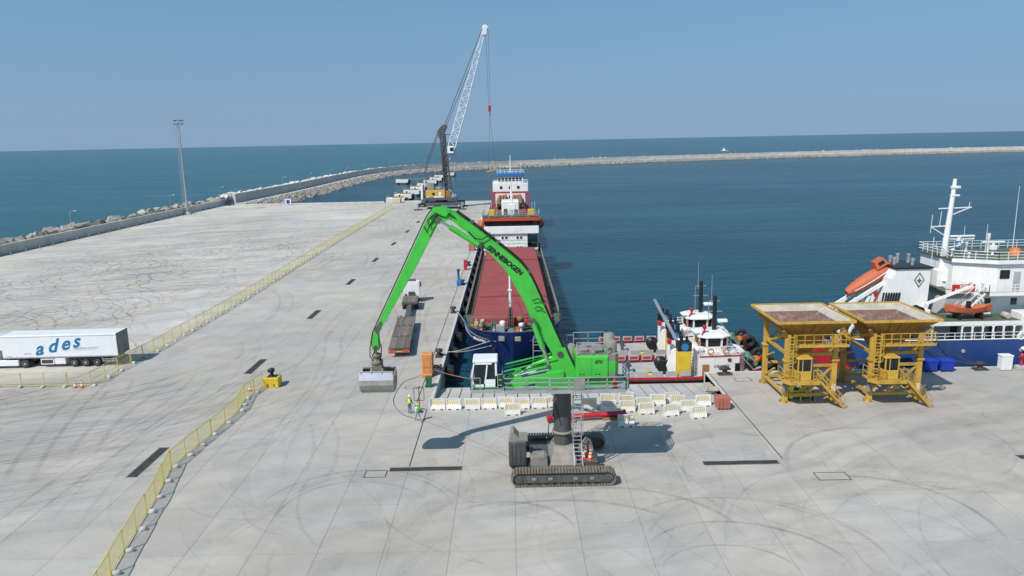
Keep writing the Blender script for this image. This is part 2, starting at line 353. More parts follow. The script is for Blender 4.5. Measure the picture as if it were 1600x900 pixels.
# ================================================================ SETTING
SX, SY, JX, JY = 4.143, 6.2, -8.36, 54.2          # slab size and one joint crossing
def concrete(name, base, joints=True, streaks=.5, yard=False):
    m, nt, b = newmat(name); L = nt.links
    pos = N(nt, 'ShaderNodeNewGeometry').outputs['Position']
    sep = N(nt, 'ShaderNodeSeparateXYZ'); L.new(pos, sep.inputs[0])
    fx = math_(nt, 'DIVIDE', math_(nt, 'SUBTRACT', sep.outputs[0], JX), SX)
    fy = math_(nt, 'DIVIDE', math_(nt, 'SUBTRACT', sep.outputs[1], JY), SY)
    cmb = N(nt, 'ShaderNodeCombineXYZ')
    L.new(math_(nt, 'FLOOR', fx), cmb.inputs[0]); L.new(math_(nt, 'FLOOR', fy), cmb.inputs[1])
    wn_ = N(nt, 'ShaderNodeTexWhiteNoise', noise_dimensions='3D'); L.new(cmb.outputs[0], wn_.inputs[0])
    v = ramp_(nt, wn_.outputs[0], 0, 1, .955, 1.045)
    v = math_(nt, 'MULTIPLY', v, ramp_(nt, noise_(nt, pos, .022, 4, .6), .3, .7, .86, 1.12))
    v = math_(nt, 'MULTIPLY', v, ramp_(nt, noise_(nt, pos, .35, 5, .62), .25, .75, .90, 1.09))
    v = math_(nt, 'MULTIPLY', v, ramp_(nt, noise_(nt, pos, 5, 4, .7), .25, .75, .94, 1.06))
    # broad rubbed-in tyre grime, long smears of its own shape
    rot = N(nt, 'ShaderNodeVectorRotate', rotation_type='Z_AXIS'); L.new(pos, rot.inputs['Vector']); rot.inputs['Angle'].default_value = R(-22)
    warp = N(nt, 'ShaderNodeVectorMath', operation='MULTIPLY_ADD')
    nz = N(nt, 'ShaderNodeTexNoise'); nz.inputs['Scale'].default_value = .03; L.new(pos, nz.inputs['Vector'])
    L.new(nz.outputs['Color'], warp.inputs[0]); warp.inputs[1].default_value = (14, 14, 0); L.new(rot.outputs[0], warp.inputs[2])
    sm = noise_(nt, scale_(nt, warp.outputs[0], (.045, .42, 0)), 1.0, 5, .62)
    big = noise_(nt, pos, .017, 3, .5)
    g = math_(nt, 'MULTIPLY', ramp_(nt, sm, .46, .70, 0, 1), ramp_(nt, big, .42, .62, .12, 1))
    v = math_(nt, 'MULTIPLY', v, math_(nt, 'SUBTRACT', 1.0, math_(nt, 'MULTIPLY', g, .30*streaks*2)))
    if yard:   # the fenced yard: paler concrete, paler again with distance, with rubbed-in grime
        ym = math_(nt, 'MULTIPLY', ramp_(nt, sep.outputs[0], -46.5, -44.5, 1, 0), ramp_(nt, sep.outputs[1], 75, 78, 0, 1))
        v = math_(nt, 'MULTIPLY', v, ramp_(nt, ym, 0, 1, 1.0, 1.19))
        pil = ramp_(nt, sep.outputs[1], 78, 150, 0, 1)
        v = math_(nt, 'MULTIPLY', v, ramp_(nt, pil, 0, 1, 1.0, 1.05))
        sm2 = noise_(nt, scale_(nt, warp.outputs[0], (.03, .16, 0)), 1.0, 6, .7)
        v = math_(nt, 'MULTIPLY', v, ramp_(nt, math_(nt, 'MULTIPLY', ramp_(nt, sm2, .42, .66, 0, 1), ramp_(nt, ym, 0, 1, .35, 1)), 0, 1, 1, .76))
    # small pale and dark spots
    sp = noise_(nt, pos, 1.7, 2, .5)
    v = math_(nt, 'MULTIPLY', v, ramp_(nt, sp, .70, .78, 1, .86))
    oil = noise_(nt, pos, .33, 6, .7)                 # old oil and cargo stains
    v = math_(nt, 'MULTIPLY', v, ramp_(nt, oil, .64, .74, 1, .80))
    pale = noise_(nt, scale_(nt, pos, (.5, .9, 0)), 1.3, 6, .75)
    v = math_(nt, 'MULTIPLY', v, ramp_(nt, pale, .66, .74, 1, 1.12))
    if joints:
        jx = math_(nt, 'ABSOLUTE', math_(nt, 'SUBTRACT', fx, math_(nt, 'ROUND', fx)))
        jy = math_(nt, 'ABSOLUTE', math_(nt, 'SUBTRACT', fy, math_(nt, 'ROUND', fy)))
        ln = math_(nt, 'MAXIMUM', math_(nt, 'LESS_THAN', jx, .028/SX), math_(nt, 'LESS_THAN', jy, .028/SY))
        v = math_(nt, 'MULTIPLY', v, math_(nt, 'SUBTRACT', 1.0, math_(nt, 'MULTIPLY', ln, .17)))
    hue = mixc(nt, ramp_(nt, noise_(nt, pos, .09, 3), .35, .65), (base[0]*.985, base[1], base[2]*1.03), (base[0]*1.02, base[1], base[2]*.95))
    cc = N(nt, 'ShaderNodeVectorMath', operation='SCALE'); L.new(hue, cc.inputs[0]); L.new(v, cc.inputs['Scale'])
    L.new(cc.outputs[0], b.inputs['Base Color']); b.inputs['Roughness'].default_value = .88; b.inputs['Specular IOR Level'].default_value = .25
    bn = N(nt, 'ShaderNodeBump'); bn.inputs['Strength'].default_value = .25; bn.inputs['Distance'].default_value = .01
    L.new(noise_(nt, pos, 14, 5, .7), bn.inputs['Height']); L.new(bn.outputs[0], b.inputs['Normal'])
    return m
M['quay'] = concrete('quay concrete', (.448, .418, .380), yard=True)
M['ramp'] = concrete('ramp concrete', (.50, .485, .45), False, .15)
M['cope'] = concrete('coping concrete', (.52, .505, .47), False, .1)

# -- water: one sheet to the horizon
m, nt, b = newmat('sea water'); L = nt.links
pos = N(nt, 'ShaderNodeNewGeometry').outputs['Position']
big = noise_(nt, scale_(nt, pos, (.004, .011, 0)), 1.0, 4, .6)
sepw = N(nt, 'ShaderNodeSeparateXYZ'); L.new(pos, sepw.inputs[0])
c = mixc(nt, ramp_(nt, big, .35, .68), (.006, .048, .078), (.011, .073, .104))
# sheltered basin is darker and bluer than the silty open sea on the left
sea = ramp_(nt, sepw.outputs[0], -150, -105, 1, 0)
c = mixc(nt, math_(nt, 'MULTIPLY', sea, .75), c, (.004, .088, .108))
L.new(c, b.inputs['Base Color']); b.inputs['Roughness'].default_value = .2; b.inputs['IOR'].default_value = 1.333; b.inputs['Specular IOR Level'].default_value = .12
h1 = noise_(nt, scale_(nt, pos, (.22, .42, 0)), 1.0, 3, .55)
h2 = noise_(nt, scale_(nt, pos, (1.1, 1.7, 0)), 1.0, 4, .6)
h = math_(nt, 'ADD', math_(nt, 'MULTIPLY', h1, .8), math_(nt, 'MULTIPLY', h2, .34))
slick = noise_(nt, scale_(nt, pos, (.006, .028, 0)), 1.0, 5, .65)   # calmer, paler slicks between wind-ruffled water
h = math_(nt, 'MULTIPLY', h, ramp_(nt, slick, .40, .62, 1.0, .35))
bn = N(nt, 'ShaderNodeBump'); bn.inputs['Strength'].default_value = 1.0; bn.inputs['Distance'].default_value = 1.0
L.new(h, bn.inputs['Height']); L.new(bn.outputs[0], b.inputs['Normal'])
M['water'] = m
WZ = -2.5
mb = MB(); n = 96
ring = [(60000*math.cos(2*math.pi*k/n), 60000*math.sin(2*math.pi*k/n), WZ) for k in range(n)]
mb.add(ring, [tuple(range(n))])
o = mb.build('sea_water', M['water'], kind='structure'); o['label'] = 'blue green sea and harbour basin'

# -- quay body
x0s, x1s = JX-5*SX, JX+13*SX            # extent of the individually built slabs
yA, yB, yC, yD = JY-4*SY, JY+2*SY, JY+7*SY, 76.4
XE, XR = -8.0, JX+7*SX                   # berth edge, right end of the ramp
mb = MB()
LOW = -.045
mb.box(x0s, x1s, yA, yB, -7, LOW); mb.box(x0s, JX, yB, yC, -7, LOW); mb.box(XR, x1s, yB, yD-.5, -7, LOW)
mb.box(-123.6, x0s, -40, 318, -7, 0); mb.box(x0s, JX, yC, 318, -7, 0)
mb.box(x1s, 230, -40, yD-.5, -7, 0); mb.box(x0s, x1s, -40, yA, -7, 0)
quay = mb.build('quay', M['quay'], kind='structure')
mb = MB(); mb.box(JX, XE, yB, 318, -7, .012); mb.box(XR, 230, yD-.5, yD, -7, .012)
mb.box(XR, XR+.35, yB+.4, yD-.5, -7, .012)
mb.build('coping', M['cope'], quay)
slab_me = {}
def slab(x, y, w_, d_):
    k = (round(w_, 3), round(d_, 3))
    if k not in slab_me:
        g = .0035; s = MB(); s.cbox(g, w_-g, g, d_-g, -.2, 0, .006); slab_me[k] = s.mesh('slab', M['quay'])
    inst('slab', slab_me[k], quay, (x, y, random.uniform(-.003, .003)))
for i in range(-5, 13):
    for j in range(-4, 2): slab(JX+i*SX, JY+j*SY, SX, SY)
for i in range(-5, 0):
    for j in range(2, 7): slab(JX+i*SX, JY+j*SY, SX, SY)
for i in range(7, 13):
    xx = JX+i*SX+(.35 if i == 7 else 0); ww = SX-(.35 if i == 7 else 0)
    slab(xx, yB, ww, SY); slab(xx, yB+SY, ww, yD-.5-yB-SY)
# dark expansion gaps (rail slots) along the berth and beside the ramp
mb = MB()
for x, ya, yb in ((-9.55, yB, 300), (XR+.42, JY, yD-.6), (JX, JY, yB)):
    mb.box(x-.045, x+.045, ya, yb, -.05, .006)
mb.build('joint_filler', M['asph'], quay)

# -- slipway ramp with its row of cast planks
def rz_(y): return -1.25*(y-66.9)/(76.5-66.9)
mb = MB()
mb.prism([(66.6, 0), (66.9, 0), (70.3, rz_(70.3)), (70.3, rz_(70.3)-.08), (76.3, rz_(76.3)-.08), (76.3, rz_(76.3)), (76.5, rz_(76.5)), (76.5, -7), (66.6, -7)], XE, XR, 'x')
ramp = mb.build('slipway_ramp', M['ramp'], kind='structure')
pw = (XR-XE)/24
mb = MB(); mb.add([(XE+.02, 70.35, rz_(70.35)-.06), (XR-.02, 70.35, rz_(70.35)-.06), (XR-.02, 76.25, rz_(76.25)-.06), (XE+.02, 76.25, rz_(76.25)-.06)], [(0,1,2,3)]); mb.build('joint_bed', M['asph'], ramp)
s = MB(); g = .05
a0, a1 = rz_(70.3), rz_(76.3)
s.add([(g,70.3+g,a0-.3),(pw-g,70.3+g,a0-.3),(pw-g,76.3-g,a1-.3),(g,76.3-g,a1-.3),(g,70.3+g,a0),(pw-g,70.3+g,a0),(pw-g,76.3-g,a1),(g,76.3-g,a1)],
      [(0,3,2,1),(4,5,6,7),(0,1,5,4),(1,2,6,5),(2,3,7,6),(3,0,4,7)])
me = s.mesh('slab', M['ramp'])
for k in range(24): inst('slab', me, ramp, (XE+k*pw, 0, random.uniform(-.01, .01)))

# -- tyre marks: curved rubber traces lying on the concrete
m, nt, b = newmat('tyre rubber trace'); L = nt.links
pos = N(nt, 'ShaderNodeNewGeometry').outputs['Position']
b.inputs['Base Color'].default_value = (.10, .10, .105, 1); b.inputs['Roughness'].default_value = .9
tr = N(nt, 'ShaderNodeBsdfTransparent'); mx = N(nt, 'ShaderNodeMixShader')
at = N(nt, 'ShaderNodeAttribute', attribute_name='fade')
a = math_(nt, 'MULTIPLY', at.outputs['Fac'], ramp_(nt, noise_(nt, pos, .5, 4, .65), .3, .7, .15, 1))
L.new(a, mx.inputs[0]); L.new(tr.outputs[0], mx.inputs[1]); L.new(b.outputs[0], mx.inputs[2])
L.new(mx.outputs[0], nt.nodes['Material Output'].inputs[0]); M['tyre'] = m
rng = random.Random(11)
V_, F_, A_ = [], [], []
def arc(cx, cy, r, a0, a1, wd, al, ell=1.0, seg=28, drift=0.0):
    z = .006+len(F_)*2e-7; b0 = len(V_)
    for i in range(seg+1):
        t = i/seg; a = a0+(a1-a0)*t; rr = r*(1+drift*t)
        wob = .12*math.sin(a*3+cx)
        for e in (-.5, .5):
            q = rr+e*wd+wob
            V_.append((cx+q*math.cos(a), cy+q*math.sin(a)*ell, z)); A_.append(al*min(1, 6*t, 6*(1-t)))
    for i in range(seg): F_.append((b0+2*i, b0+2*i+1, b0+2*i+3, b0+2*i+2))
def ok(x, y, m=0): return (y < yD-2 if x > XR else (y < yB if x > XE-1.5 else (y < 312 and x > -118)))
def put(cx, cy, r, a0, a1, wd, al, **k):
    for i in range(9):
        a = a0+(a1-a0)*i/8
        if not ok(cx+r*math.cos(a)*1.1, cy+r*math.sin(a)*1.1): return
    arc(cx, cy, r, a0, a1, wd, al, **k)
def pair(cx, cy, r, a0, a1, wd, al, gap=2.0, **k):
    put(cx, cy, r, a0, a1, wd, al, **k); put(cx, cy, r+gap, a0, a1, wd, al*.85, **k)
# turning circles on the foreground apron
for (cx, cy, r, a0, a1, wd, al) in ((-11.5, 46.5, 5.2, .3, 3.4, .25, .18), (-11.2, 46.2, 7.4, .5, 2.9, .22, .20), (-10.8, 46.6, 6.3, .2, 3.0, .18, .14),
        (13.5, 38.5, 6.3, .1, 2.6, .2, .22), (13.8, 39.5, 8.6, .1, 2.4, .22, .15), (12.5, 37.8, 4.2, .2, 2.8, .2, .16), (15.5, 41, 6.8, -.3, 1.6, .2, .15),
        (24, 44, 7, -.4, 1.9, .3, .24), (6, 41, 9, .3, 2.0, .3, .22), (-1, 43, 5, .2, 2.3, .25, .20), (29, 52, 8, 1.2, 3.2, .4, .20), (3, 36, 12, .9, 2.0, .35, .2)):
    put(cx, cy, r, a0, a1, wd, al)
for _ in range(200):   # apron, faint
    cx, cy = rng.uniform(-26, 48), rng.uniform(34, 66); r = rng.uniform(3, 15); a0 = rng.uniform(0, 6.28)
    put(cx, cy, r, a0, a0+rng.uniform(.5, 2.2), rng.uniform(.1, .3), rng.uniform(.03, .10), drift=rng.uniform(-.1, .25))
for _ in range(70):    # broad soft rubber smears
    cx, cy = rng.uniform(-26, 48), rng.uniform(30, 64); r = rng.uniform(6, 22); a0 = rng.uniform(0, 6.28)
    put(cx, cy, r, a0, a0+rng.uniform(.5, 1.6), rng.uniform(.8, 2.2), rng.uniform(.03, .07), drift=rng.uniform(-.1, .25))
for _ in range(90):    # long faint sweeps along the pier
    cx, cy = rng.uniform(-44, -11), rng.uniform(60, 300); r = rng.uniform(18, 110); a0 = rng.choice((0, math.pi))+rng.uniform(-.3, .3)
    pair(cx-r*math.cos(a0), cy-r*math.sin(a0), r, a0-rng.uniform(.1, .4), a0+rng.uniform(.1, .4), rng.uniform(.25, .5), rng.uniform(.06, .18))
for _ in range(640):   # yard behind the fence: dense loops
    cx = rng.gauss(-78, 20); cy = rng.gauss(150, 55); r = rng.uniform(3, 16); a0 = rng.uniform(0, 6.28)
    if cx > -47-r and cy > 70: cx = -47-r-rng.uniform(0, 20)
    if cy-r < 60: continue
    pair(cx, cy, r, a0, a0+rng.uniform(.8, 4.2), rng.uniform(.14, .32), rng.uniform(.08, .30), drift=rng.uniform(-.2, .3))
for _ in range(80):   # lorries swinging round the fence corner on to the pier
    cx, cy = -62+rng.gauss(0, 3), 93+rng.gauss(0, 4); r = rng.uniform(19.5, 44); a0 = -math.pi/2+rng.uniform(-.25, .5)
    pair(cx, cy, r, a0, a0+rng.uniform(.4, 1.3), rng.uniform(.1, .28), rng.uniform(.04, .15), gap=1.9, drift=rng.uniform(-.05, .3))
me = bpy.data.meshes.new('tyre_marks'); me.from_pydata(V_, [], F_)
at = me.attributes.new('fade', 'FLOAT', 'POINT'); at.data.foreach_set('value', A_)
me.materials.append(M['tyre']); me.update()
o = bpy.data.objects.new('tyre_marks', me); COL.objects.link(o); o['kind'] = 'stuff'; o['label'] = 'curved dark tyre marks rubbed into the concrete'

# -- sea wall on the left with its armour blocks
rng = random.Random(5)
def rock_mesh(name, mt, rough=.28, seed=0):
    rg = random.Random(seed); bm = bmesh.new(); bmesh.ops.create_cube(bm, size=1)
    bmesh.ops.bevel(bm, geom=bm.edges[:], offset=.13, segments=1, affect='EDGES')
    for v in bm.verts: v.co += Vector((rg.uniform(-1, 1), rg.uniform(-1, 1), rg.uniform(-1, 1)))*rough*.32
    me = bpy.data.meshes.new(name); bm.to_mesh(me); bm.free(); me.materials.append(mt); return me
ROCKS = [rock_mesh('boulder', M['rock3'], .35, s_) for s_ in range(8)]
sw = thing('sea_wall', 'long low grey concrete sea wall with pale armour blocks along the yard', 'wall', (-124.5, 230, 0))
mb = MB(sw.location); mb.prism([(-124.2, 0), (-124.2, 2.5), (-124.9, 2.5), (-125.4, 0), (-125.4, -4), (-124.2, -4)], 40, 322, 'y'); mb.build('parapet', M['wall'], sw)
mb = MB(sw.location)
for y in range(46, 322, 6): mb.box(-124.19, -124.17, y-.012, y+.012, 0, 2.5)
mb.build('wall_joint', M['dust'], sw, kind='stuff')
mb = MB(sw.location); mb.box(-140, -125.4, 30, 330, -7, -1.0); mb.build('rubble_core', M['rock2'], sw)
y = 60.0
while y < 334:
    for k in range(3):
        sz = rng.uniform(1.8, 3.1)
        ob = inst('boulder', rng.choice(ROCKS), sw, (-127.8-k*2.9+rng.uniform(-.5, .5)+124.5, y+rng.uniform(-1, 1)-230, (1.75, .9, -.7)[k]+rng.uniform(-.6, .7)), 0,
             (sz, sz*rng.uniform(.8, 1.2), sz*rng.uniform(.75, 1.05)))
        ob.rotation_euler = (rng.uniform(-.5, .5), rng.uniform(-.5, .5), rng.uniform(0, 3))
    y += rng.uniform(1.9, 2.9)
# white gap blocks where low wall meets the breakwater
for i, (x, y, h_) in enumerate(((-124, 324, 2.9), (-122.6, 327.2, 3.4))):
    mb = MB((x, y, 0)); mb.cbox(x-1.1, x+1.1, y-1.2, y+1.2, 0, h_, .12); mb.cbox(x-1.35, x+1.35, y-1.4, y+1.4, 0, .5, .08)
    ob = mb.build('concrete_block', M['conc2']); tag(ob, ['lower', 'taller'][i]+' of the two pale concrete blocks at the breakwater wall end', 'block')
# small posts along the foot of the sea wall
pm = MB(); pm.lathe((0,0,0), [(.09,0),(.09,.85),(.06,.95)], 8); pm.box(-.16,.16,-.16,.16,0,.06); pme = pm.mesh('guard_post', M['galv'])
for i in range(27):
    ob = inst('guard_post', pme, None, (-121.6, 172+i*5.6, 0)); tag(ob, 'thin grey guard post standing along the foot of the sea wall', 'post', 'posts along the sea wall')

# -- breakwater
BW = [(-122, 329), (-120.5, 372), (-119, 430), (-119.5, 505), (-118.5, 580), (-113, 640), (-100, 690), (-80, 722), (-52, 748), (3, 791), (150, 871), (326, 940), (512, 988), (694, 1010), (900, 1030), (1200, 1055)]
def offs(pl, d):
    out = []
    for i, p in enumerate(pl):
        a = Vector(pl[max(i-1, 0)]); c_ = Vector(pl[min(i+1, len(pl)-1)]); t = (c_-a).normalized()
        out.append((p[0]+t.y*d, p[1]-t.x*d))
    return out
def dens(pl, step):
    out = []
    for a, b_ in zip(pl[:-1], pl[1:]):
        a, b_ = Vector(a), Vector(b_); k = max(1, int((b_-a).length/step))
        for i in range(k): out.append(tuple(a.lerp(b_, i/k)))
    return out+[pl[-1]]
bwp = dens(BW, 12)
bw = thing('breakwater', 'long curved breakwater wall with rock slopes reaching across the horizon', 'breakwater', (-122, 329, 0))
prof = [(0, -3), (0, 4.3), (-1.0, 4.3), (-3.2, 1.0), (-3.2, -3)]        # offset to the harbour side, height
def sweep(mb, prof, pl=bwp, hf=lambda i: 1.0):
    lanes = [offs(pl, d) for d, z in prof]
    mb.loft([[(lanes[k][i][0], lanes[k][i][1], prof[k][1]*(hf(i) if prof[k][1] > 1.5 else 1)) for k in range(len(prof))] for i in range(len(pl))])
mb = MB(bw.location); sweep(mb, prof); mb.build('parapet', M['wall'], bw)
mb = MB(bw.location); sweep(mb, [(0.02, -3), (0.02, .35), (5.0, .35), (5.0, -3)]); mb.build('road', M['conc2'], bw)
mb = MB(bw.location); sweep(mb, [(4.8, -5), (4.8, -.3), (6.5, -.6), (13.5, -3.4), (13.5, -5)]); mb.build('inner_slope_core', M['rock2'], bw)
mb = MB(bw.location); sweep(mb, [(-3.2, -5), (-3.2, 2.2), (-9, 1.2), (-18, -3.6), (-18, -5)]); mb.build('outer_slope_core', M['rock2'], bw)
def scatter(name, mt, d0, d1, zf, s0, s1, count, label, seed, far=1.0):
    rg = random.Random(seed); V = []; F = []
    base = [rock_mesh('x', mt, .5, 50+k) for k in range(5)]
    tri = [([tuple(v.co) for v in b_.vertices], [tuple(p.vertices) for p in b_.polygons]) for b_ in base]
    # simple 8-corner jittered blocks keep it cheap
    pl = dens(BW, 2.0); w8 = []
    dirs = offs(pl, 1.0)
    for _ in range(count):
        i = int(len(pl)*(rg.random()**1.7)); i = min(i, len(pl)-1); dist = pl[i][1]
        d = rg.uniform(d0, d1); t = (d-d0)/(d1-d0); p = Vector(pl[i]); nn = Vector(dirs[i])-p; q = p+nn*d
        q += Vector((rg.uniform(-1, 1), rg.uniform(-1, 1)))
        if q.y < 327 and q.x > -123: continue
        sz = rg.uniform(s0, s1)*(1.0 if dist < 600 else far)
        rot = Matrix.Rotation(rg.uniform(0, 6.28), 3, 'Z') @ Matrix.Rotation(rg.uniform(-.7, .7), 3, 'X') @ Matrix.Rotation(rg.uniform(-.7, .7), 3, 'Y')
        b0 = len(V); c_ = Vector((q.x, q.y, zf(t)+rg.uniform(-.3, .4)))
        for cx in ((-1,-1,-1),(1,-1,-1),(1,1,-1),(-1,1,-1),(-1,-1,1),(1,-1,1),(1,1,1),(-1,1,1)):
            v = Vector([k*.5*rg.uniform(.55, 1.15) for k in cx])*sz; v.z *= .8; v = rot @ v + c_
            V.append((v.x-bw.location.x, v.y-bw.location.y, v.z))
        for f in ((0,3,2,1),(4,5,6,7),(0,1,5,4),(1,2,6,5),(2,3,7,6),(3,0,4,7)): F.append(tuple(b0+k for k in f))
    me = bpy.data.meshes.new(name); me.from_pydata(V, [], F); me.materials.append(mt); me.update()
    ob = bpy.data.objects.new(name, me); COL.objects.link(ob); ob.parent = bw; ob['kind'] = 'stuff'
    for b_ in base: bpy.data.meshes.remove(b_)
scatter('inner_rock_slope', M['rock2'], 5.8, 13.2, lambda t: -.4-2.5*t, 1.0, 2.0, 11000, '', 3, 1.15)
scatter('outer_armour_rock', M['rock'], -15, -3.6, lambda t: -2.0+5.0*t, 1.8, 3.2, 5200, '', 4, 1.0)
# rock spill where the breakwater meets the yard corner
# -- far edge of the yard: low kerb with posts, blue notice board, spill
mb = MB(); mb.cbox(-118, -54, 316.6, 317.8, .0, .55, .06); o = mb.build('yard_kerb', M['conc2']); tag(o, 'long pale concrete kerb closing the far end of the yard', 'kerb')
for i in range(16):
    ob = inst('guard_post', pme, None, (-112+i*3.6, 313.5, 0)); tag(ob, 'small guard post along the far kerb of the yard', 'post', 'posts along the far yard kerb')
t = thing('notice_board', 'small blue and white board at the far end of the yard', 'sign', (-94.5, 314.6, 0))
mb = MB(t.location); mb.box(-95.8,-93.2,314.5,314.7,.3,2.6); mb.build('panel', M['white'], t)
mb = MB(t.location); mb.box(-95.2,-93.8,314.44,314.49,.6,2.2); mb.build('blue_print', M['blue'], t)
mb = MB(t.location); mb.box(-95.9,-95.75,314.45,314.75,0,2.6); mb.build('post', M['galv'], t)
mb = MB(t.location); mb.box(-93.25,-93.1,314.45,314.75,0,2.6); mb.build('post', M['galv'], t)

# -- drains and manholes in the paving
def drain(x0, x1, y0, y1, label):
    t = thing('drain_grate', label, 'drain', ((x0+x1)/2, (y0+y1)/2, 0), 0, 'dark drain grates in the quay')
    o_ = t.location; a = MB(o_); a.box(x0, x1, y0, y1, -.03, .007); a.build('channel', M['asph'], t)
    f = MB(o_); e = .07
    f.box(x0-e, x1+e, y0-e, y0, -.03, .012); f.box(x0-e, x1+e, y1, y1+e, -.03, .012); f.box(x0-e, x0, y0, y1, -.03, .012); f.box(x1, x1+e, y0, y1, -.03, .012)
    f.build('frame', M['dust'], t)
    g = MB(o_); lx = (x1-x0) > (y1-y0); n_ = int(max(x1-x0, y1-y0)/.5)
    for k in range(n_):
        q = (k+.5)/n_
        if lx: g.box(x0+(x1-x0)*q-.17, x0+(x1-x0)*q+.17, y0+.08, y1-.08, 0, .018)
        else: g.box(x0+.08, x1-.08, y0+(y1-y0)*q-.17, y0+(y1-y0)*q+.17, 0, .018)
    g.build('grating', M['asph'], t)
for x0, x1, l in ((-9.8, -4.2, 'dark drain strip left of the crawler tracks'), (14.7, 20.5, 'dark drain strip right of the crawler tracks'), (39.3, 44.9, 'dark drain strip at the right edge of the apron')):
    drain(x0, x1, 53.3, 53.95, l)
for k, y in enumerate((53.2, 79.0, 105.0, 131.0, 156.8, 182.6, 208.4, 234)):
    drain(-30.2, -29.4, y, y+5.6, ORD[k]+' dark drain strip from the near fence along the pier')
def manhole(x, y, w_, d_, label, rz=0):
    t = thing('manhole_cover', label, 'manhole', (x, y, 0), rz)
    f = MB()
    for a in ((-w_/2,w_/2,-d_/2,-d_/2+.07),(-w_/2,w_/2,d_/2-.07,d_/2),(-w_/2,-w_/2+.07,-d_/2+.07,d_/2-.07),(w_/2-.07,w_/2,-d_/2+.07,d_/2-.07)): f.box(*a, -.02, .012)
    f.build('frame', M['asph'], t)
    f = MB(); f.box(-w_/2+.08, w_/2-.08, -d_/2+.08, d_/2-.08, -.02, .008); f.build('lid', M['quay'], t)
manhole(-10.8, 52.9, 1.7, 1.2, 'rectangular manhole cover left of the near drain strip')
manhole(23.6, 51.0, 2.4, 1.3, 'long manhole cover on the right foreground apron')
manhole(24.0, 73.6, 1.7, 1.1, 'manhole cover beside the hopper and bollard')
manhole(-10.6, 73.2, 1.5, .9, 'manhole cover beside the orange box and cable')
manhole(34.9, 69.0, 1.2, .9, 'small manhole cover between the two hoppers')
# ================================================================ GREEN HANDLING MACHINE ON CRAWLER PYLON
EX = thing('material_handler', 'tall green harbour material handler on black pylon and crawler tracks', 'crane', (3.65, 53.8, 0))
o_ = EX.location; Y0 = 53.8
def stadium(x0, x1, z0, z1, n=10):
    r = (z1-z0)/2; zc = (z0+z1)/2; P = []
    for k in range(n+1): a = -math.pi/2+math.pi*k/n; P.append((x1-r+r*math.cos(a), zc+r*math.sin(a)))
    for k in range(n+1): a = math.pi/2+math.pi*k/n; P.append((x0+r+r*math.cos(a), zc+r*math.sin(a)))
    return P
for ya, yb in ((50.1, 51.05), (56.55, 57.5)):
    ct = MB(o_); ct.prism(stadium(-.15, 7.2, .14, 1.08), ya+.2, yb-.2, 'y')
    tr_ = ct.build('track_belt', M['anth'], EX)
    sh = MB(o_); st = stadium(-.3, 7.35, .02, 1.2, 24); L_ = []
    for (a, b_) in zip(st, st[1:]+st[:1]): L_.append(math.dist(a, b_))
    tot = sum(L_); npl = 74
    for k in range(npl):
        d = tot*k/npl; i = 0
        while d > L_[i]: d -= L_[i]; i += 1
        a = Vector(st[i]); b_ = Vector(st[(i+1)%len(st)]); p = a.lerp(b_, d/L_[i]); t = (b_-a).normalized(); nn = Vector((t.y, -t.x))
        q0 = p-t*.082; q1 = p+t*.082; i0 = q0-nn*.1; i1 = q1-nn*.1; e0 = q0+nn*.05; e1 = q0+t*.05+nn*.05; g0 = q0+t*.05
        sh.prism([tuple(i0), tuple(i1), tuple(q1), tuple(g0), tuple(e1), tuple(e0)], ya, yb, 'y')
    s_ob = sh.build('track_shoes', M['track'], tr_, kind='stuff')
    fr = MB(o_); fs = ya-.0 if ya < 53 else yb
    face = ya+.12 if ya < 53 else yb-.12
    fr.prism([(.5, .32), (6.4, .32), (6.55, .62), (6.3, .86), (.9, .9), (.45, .7)], min(face, face+(.25 if ya < 53 else -.25)), max(face, face+(.25 if ya < 53 else -.25)), 'y')
    fr.build('side_frame', M['anth'], tr_)
    for xx in (1.35, 2.55, 4.4, 5.6):
        bkt = MB(o_); dy = -.05 if ya < 53 else .05
        bkt.cbox(xx-.16, xx+.16, min(face+dy, face), max(face+dy, face), .5, .72, .02); bkt.build('bracket', M['dust'], tr_)
    for xx, rr, nm in ((6.8, .36, 'drive_sprocket'), (.25, .36, 'idler_wheel')):
        sp = MB(o_); sp.lathe((xx, face-.02 if ya < 53 else face-.26, .6), [(rr, 0), (rr, .28)], 18, 'y'); sp.lathe((xx, (face-.08 if ya < 53 else face-.2), .6), [(.2, 0), (.2, .34)], 14, 'y')
        sp.build(nm, M['anth'], tr_)
    ro = MB(o_)
    for k in range(9): ro.lathe((1.0+k*.62, ya+.15, .22), [(.13, 0), (.13, .6)], 10, 'y')
    ro.build('track_rollers', M['black'], tr_, kind='stuff')
# centre frame
cf = MB(o_); cf.cbox(1.2, 6.1, 51.0, 56.6, .5, .95, .06); cf.cbox(2.0, 5.3, 50.7, 51.1, .45, .9, .04)
cf.build('cross_frame', M['anth'], EX)
pb = MB(o_)
pb.loft([[(2.45, 51.25, .55), (4.85, 51.25, .55), (4.85, 56.3, .55), (2.45, 56.3, .55)], [(3.0, 53.0, 1.95), (4.4, 53.0, 1.95), (4.4, 54.7, 1.95), (3.0, 54.7, 1.95)]])
pb.build('pylon_foot', M['dust'], EX)
py = MB(o_); py.lathe((3.7, Y0, 0), [(.68, 1.2), (.68, 6.3)], 32); pyo = py.build('pylon', M['anth'], EX)
fl = MB(o_); fl.lathe((3.7, Y0, 0), [(.68, 2.80), (.80, 2.82), (.80, 2.98), (.68, 3.0)], 32); flo = fl.build('flange', M['dust'], pyo)
bo = MB(o_)
for k in range(30): a = 2*math.pi*k/30; bo.lathe((3.7+.745*math.cos(a), Y0+.745*math.sin(a), 2.98), [(.03, 0), (.03, .06)], 6)
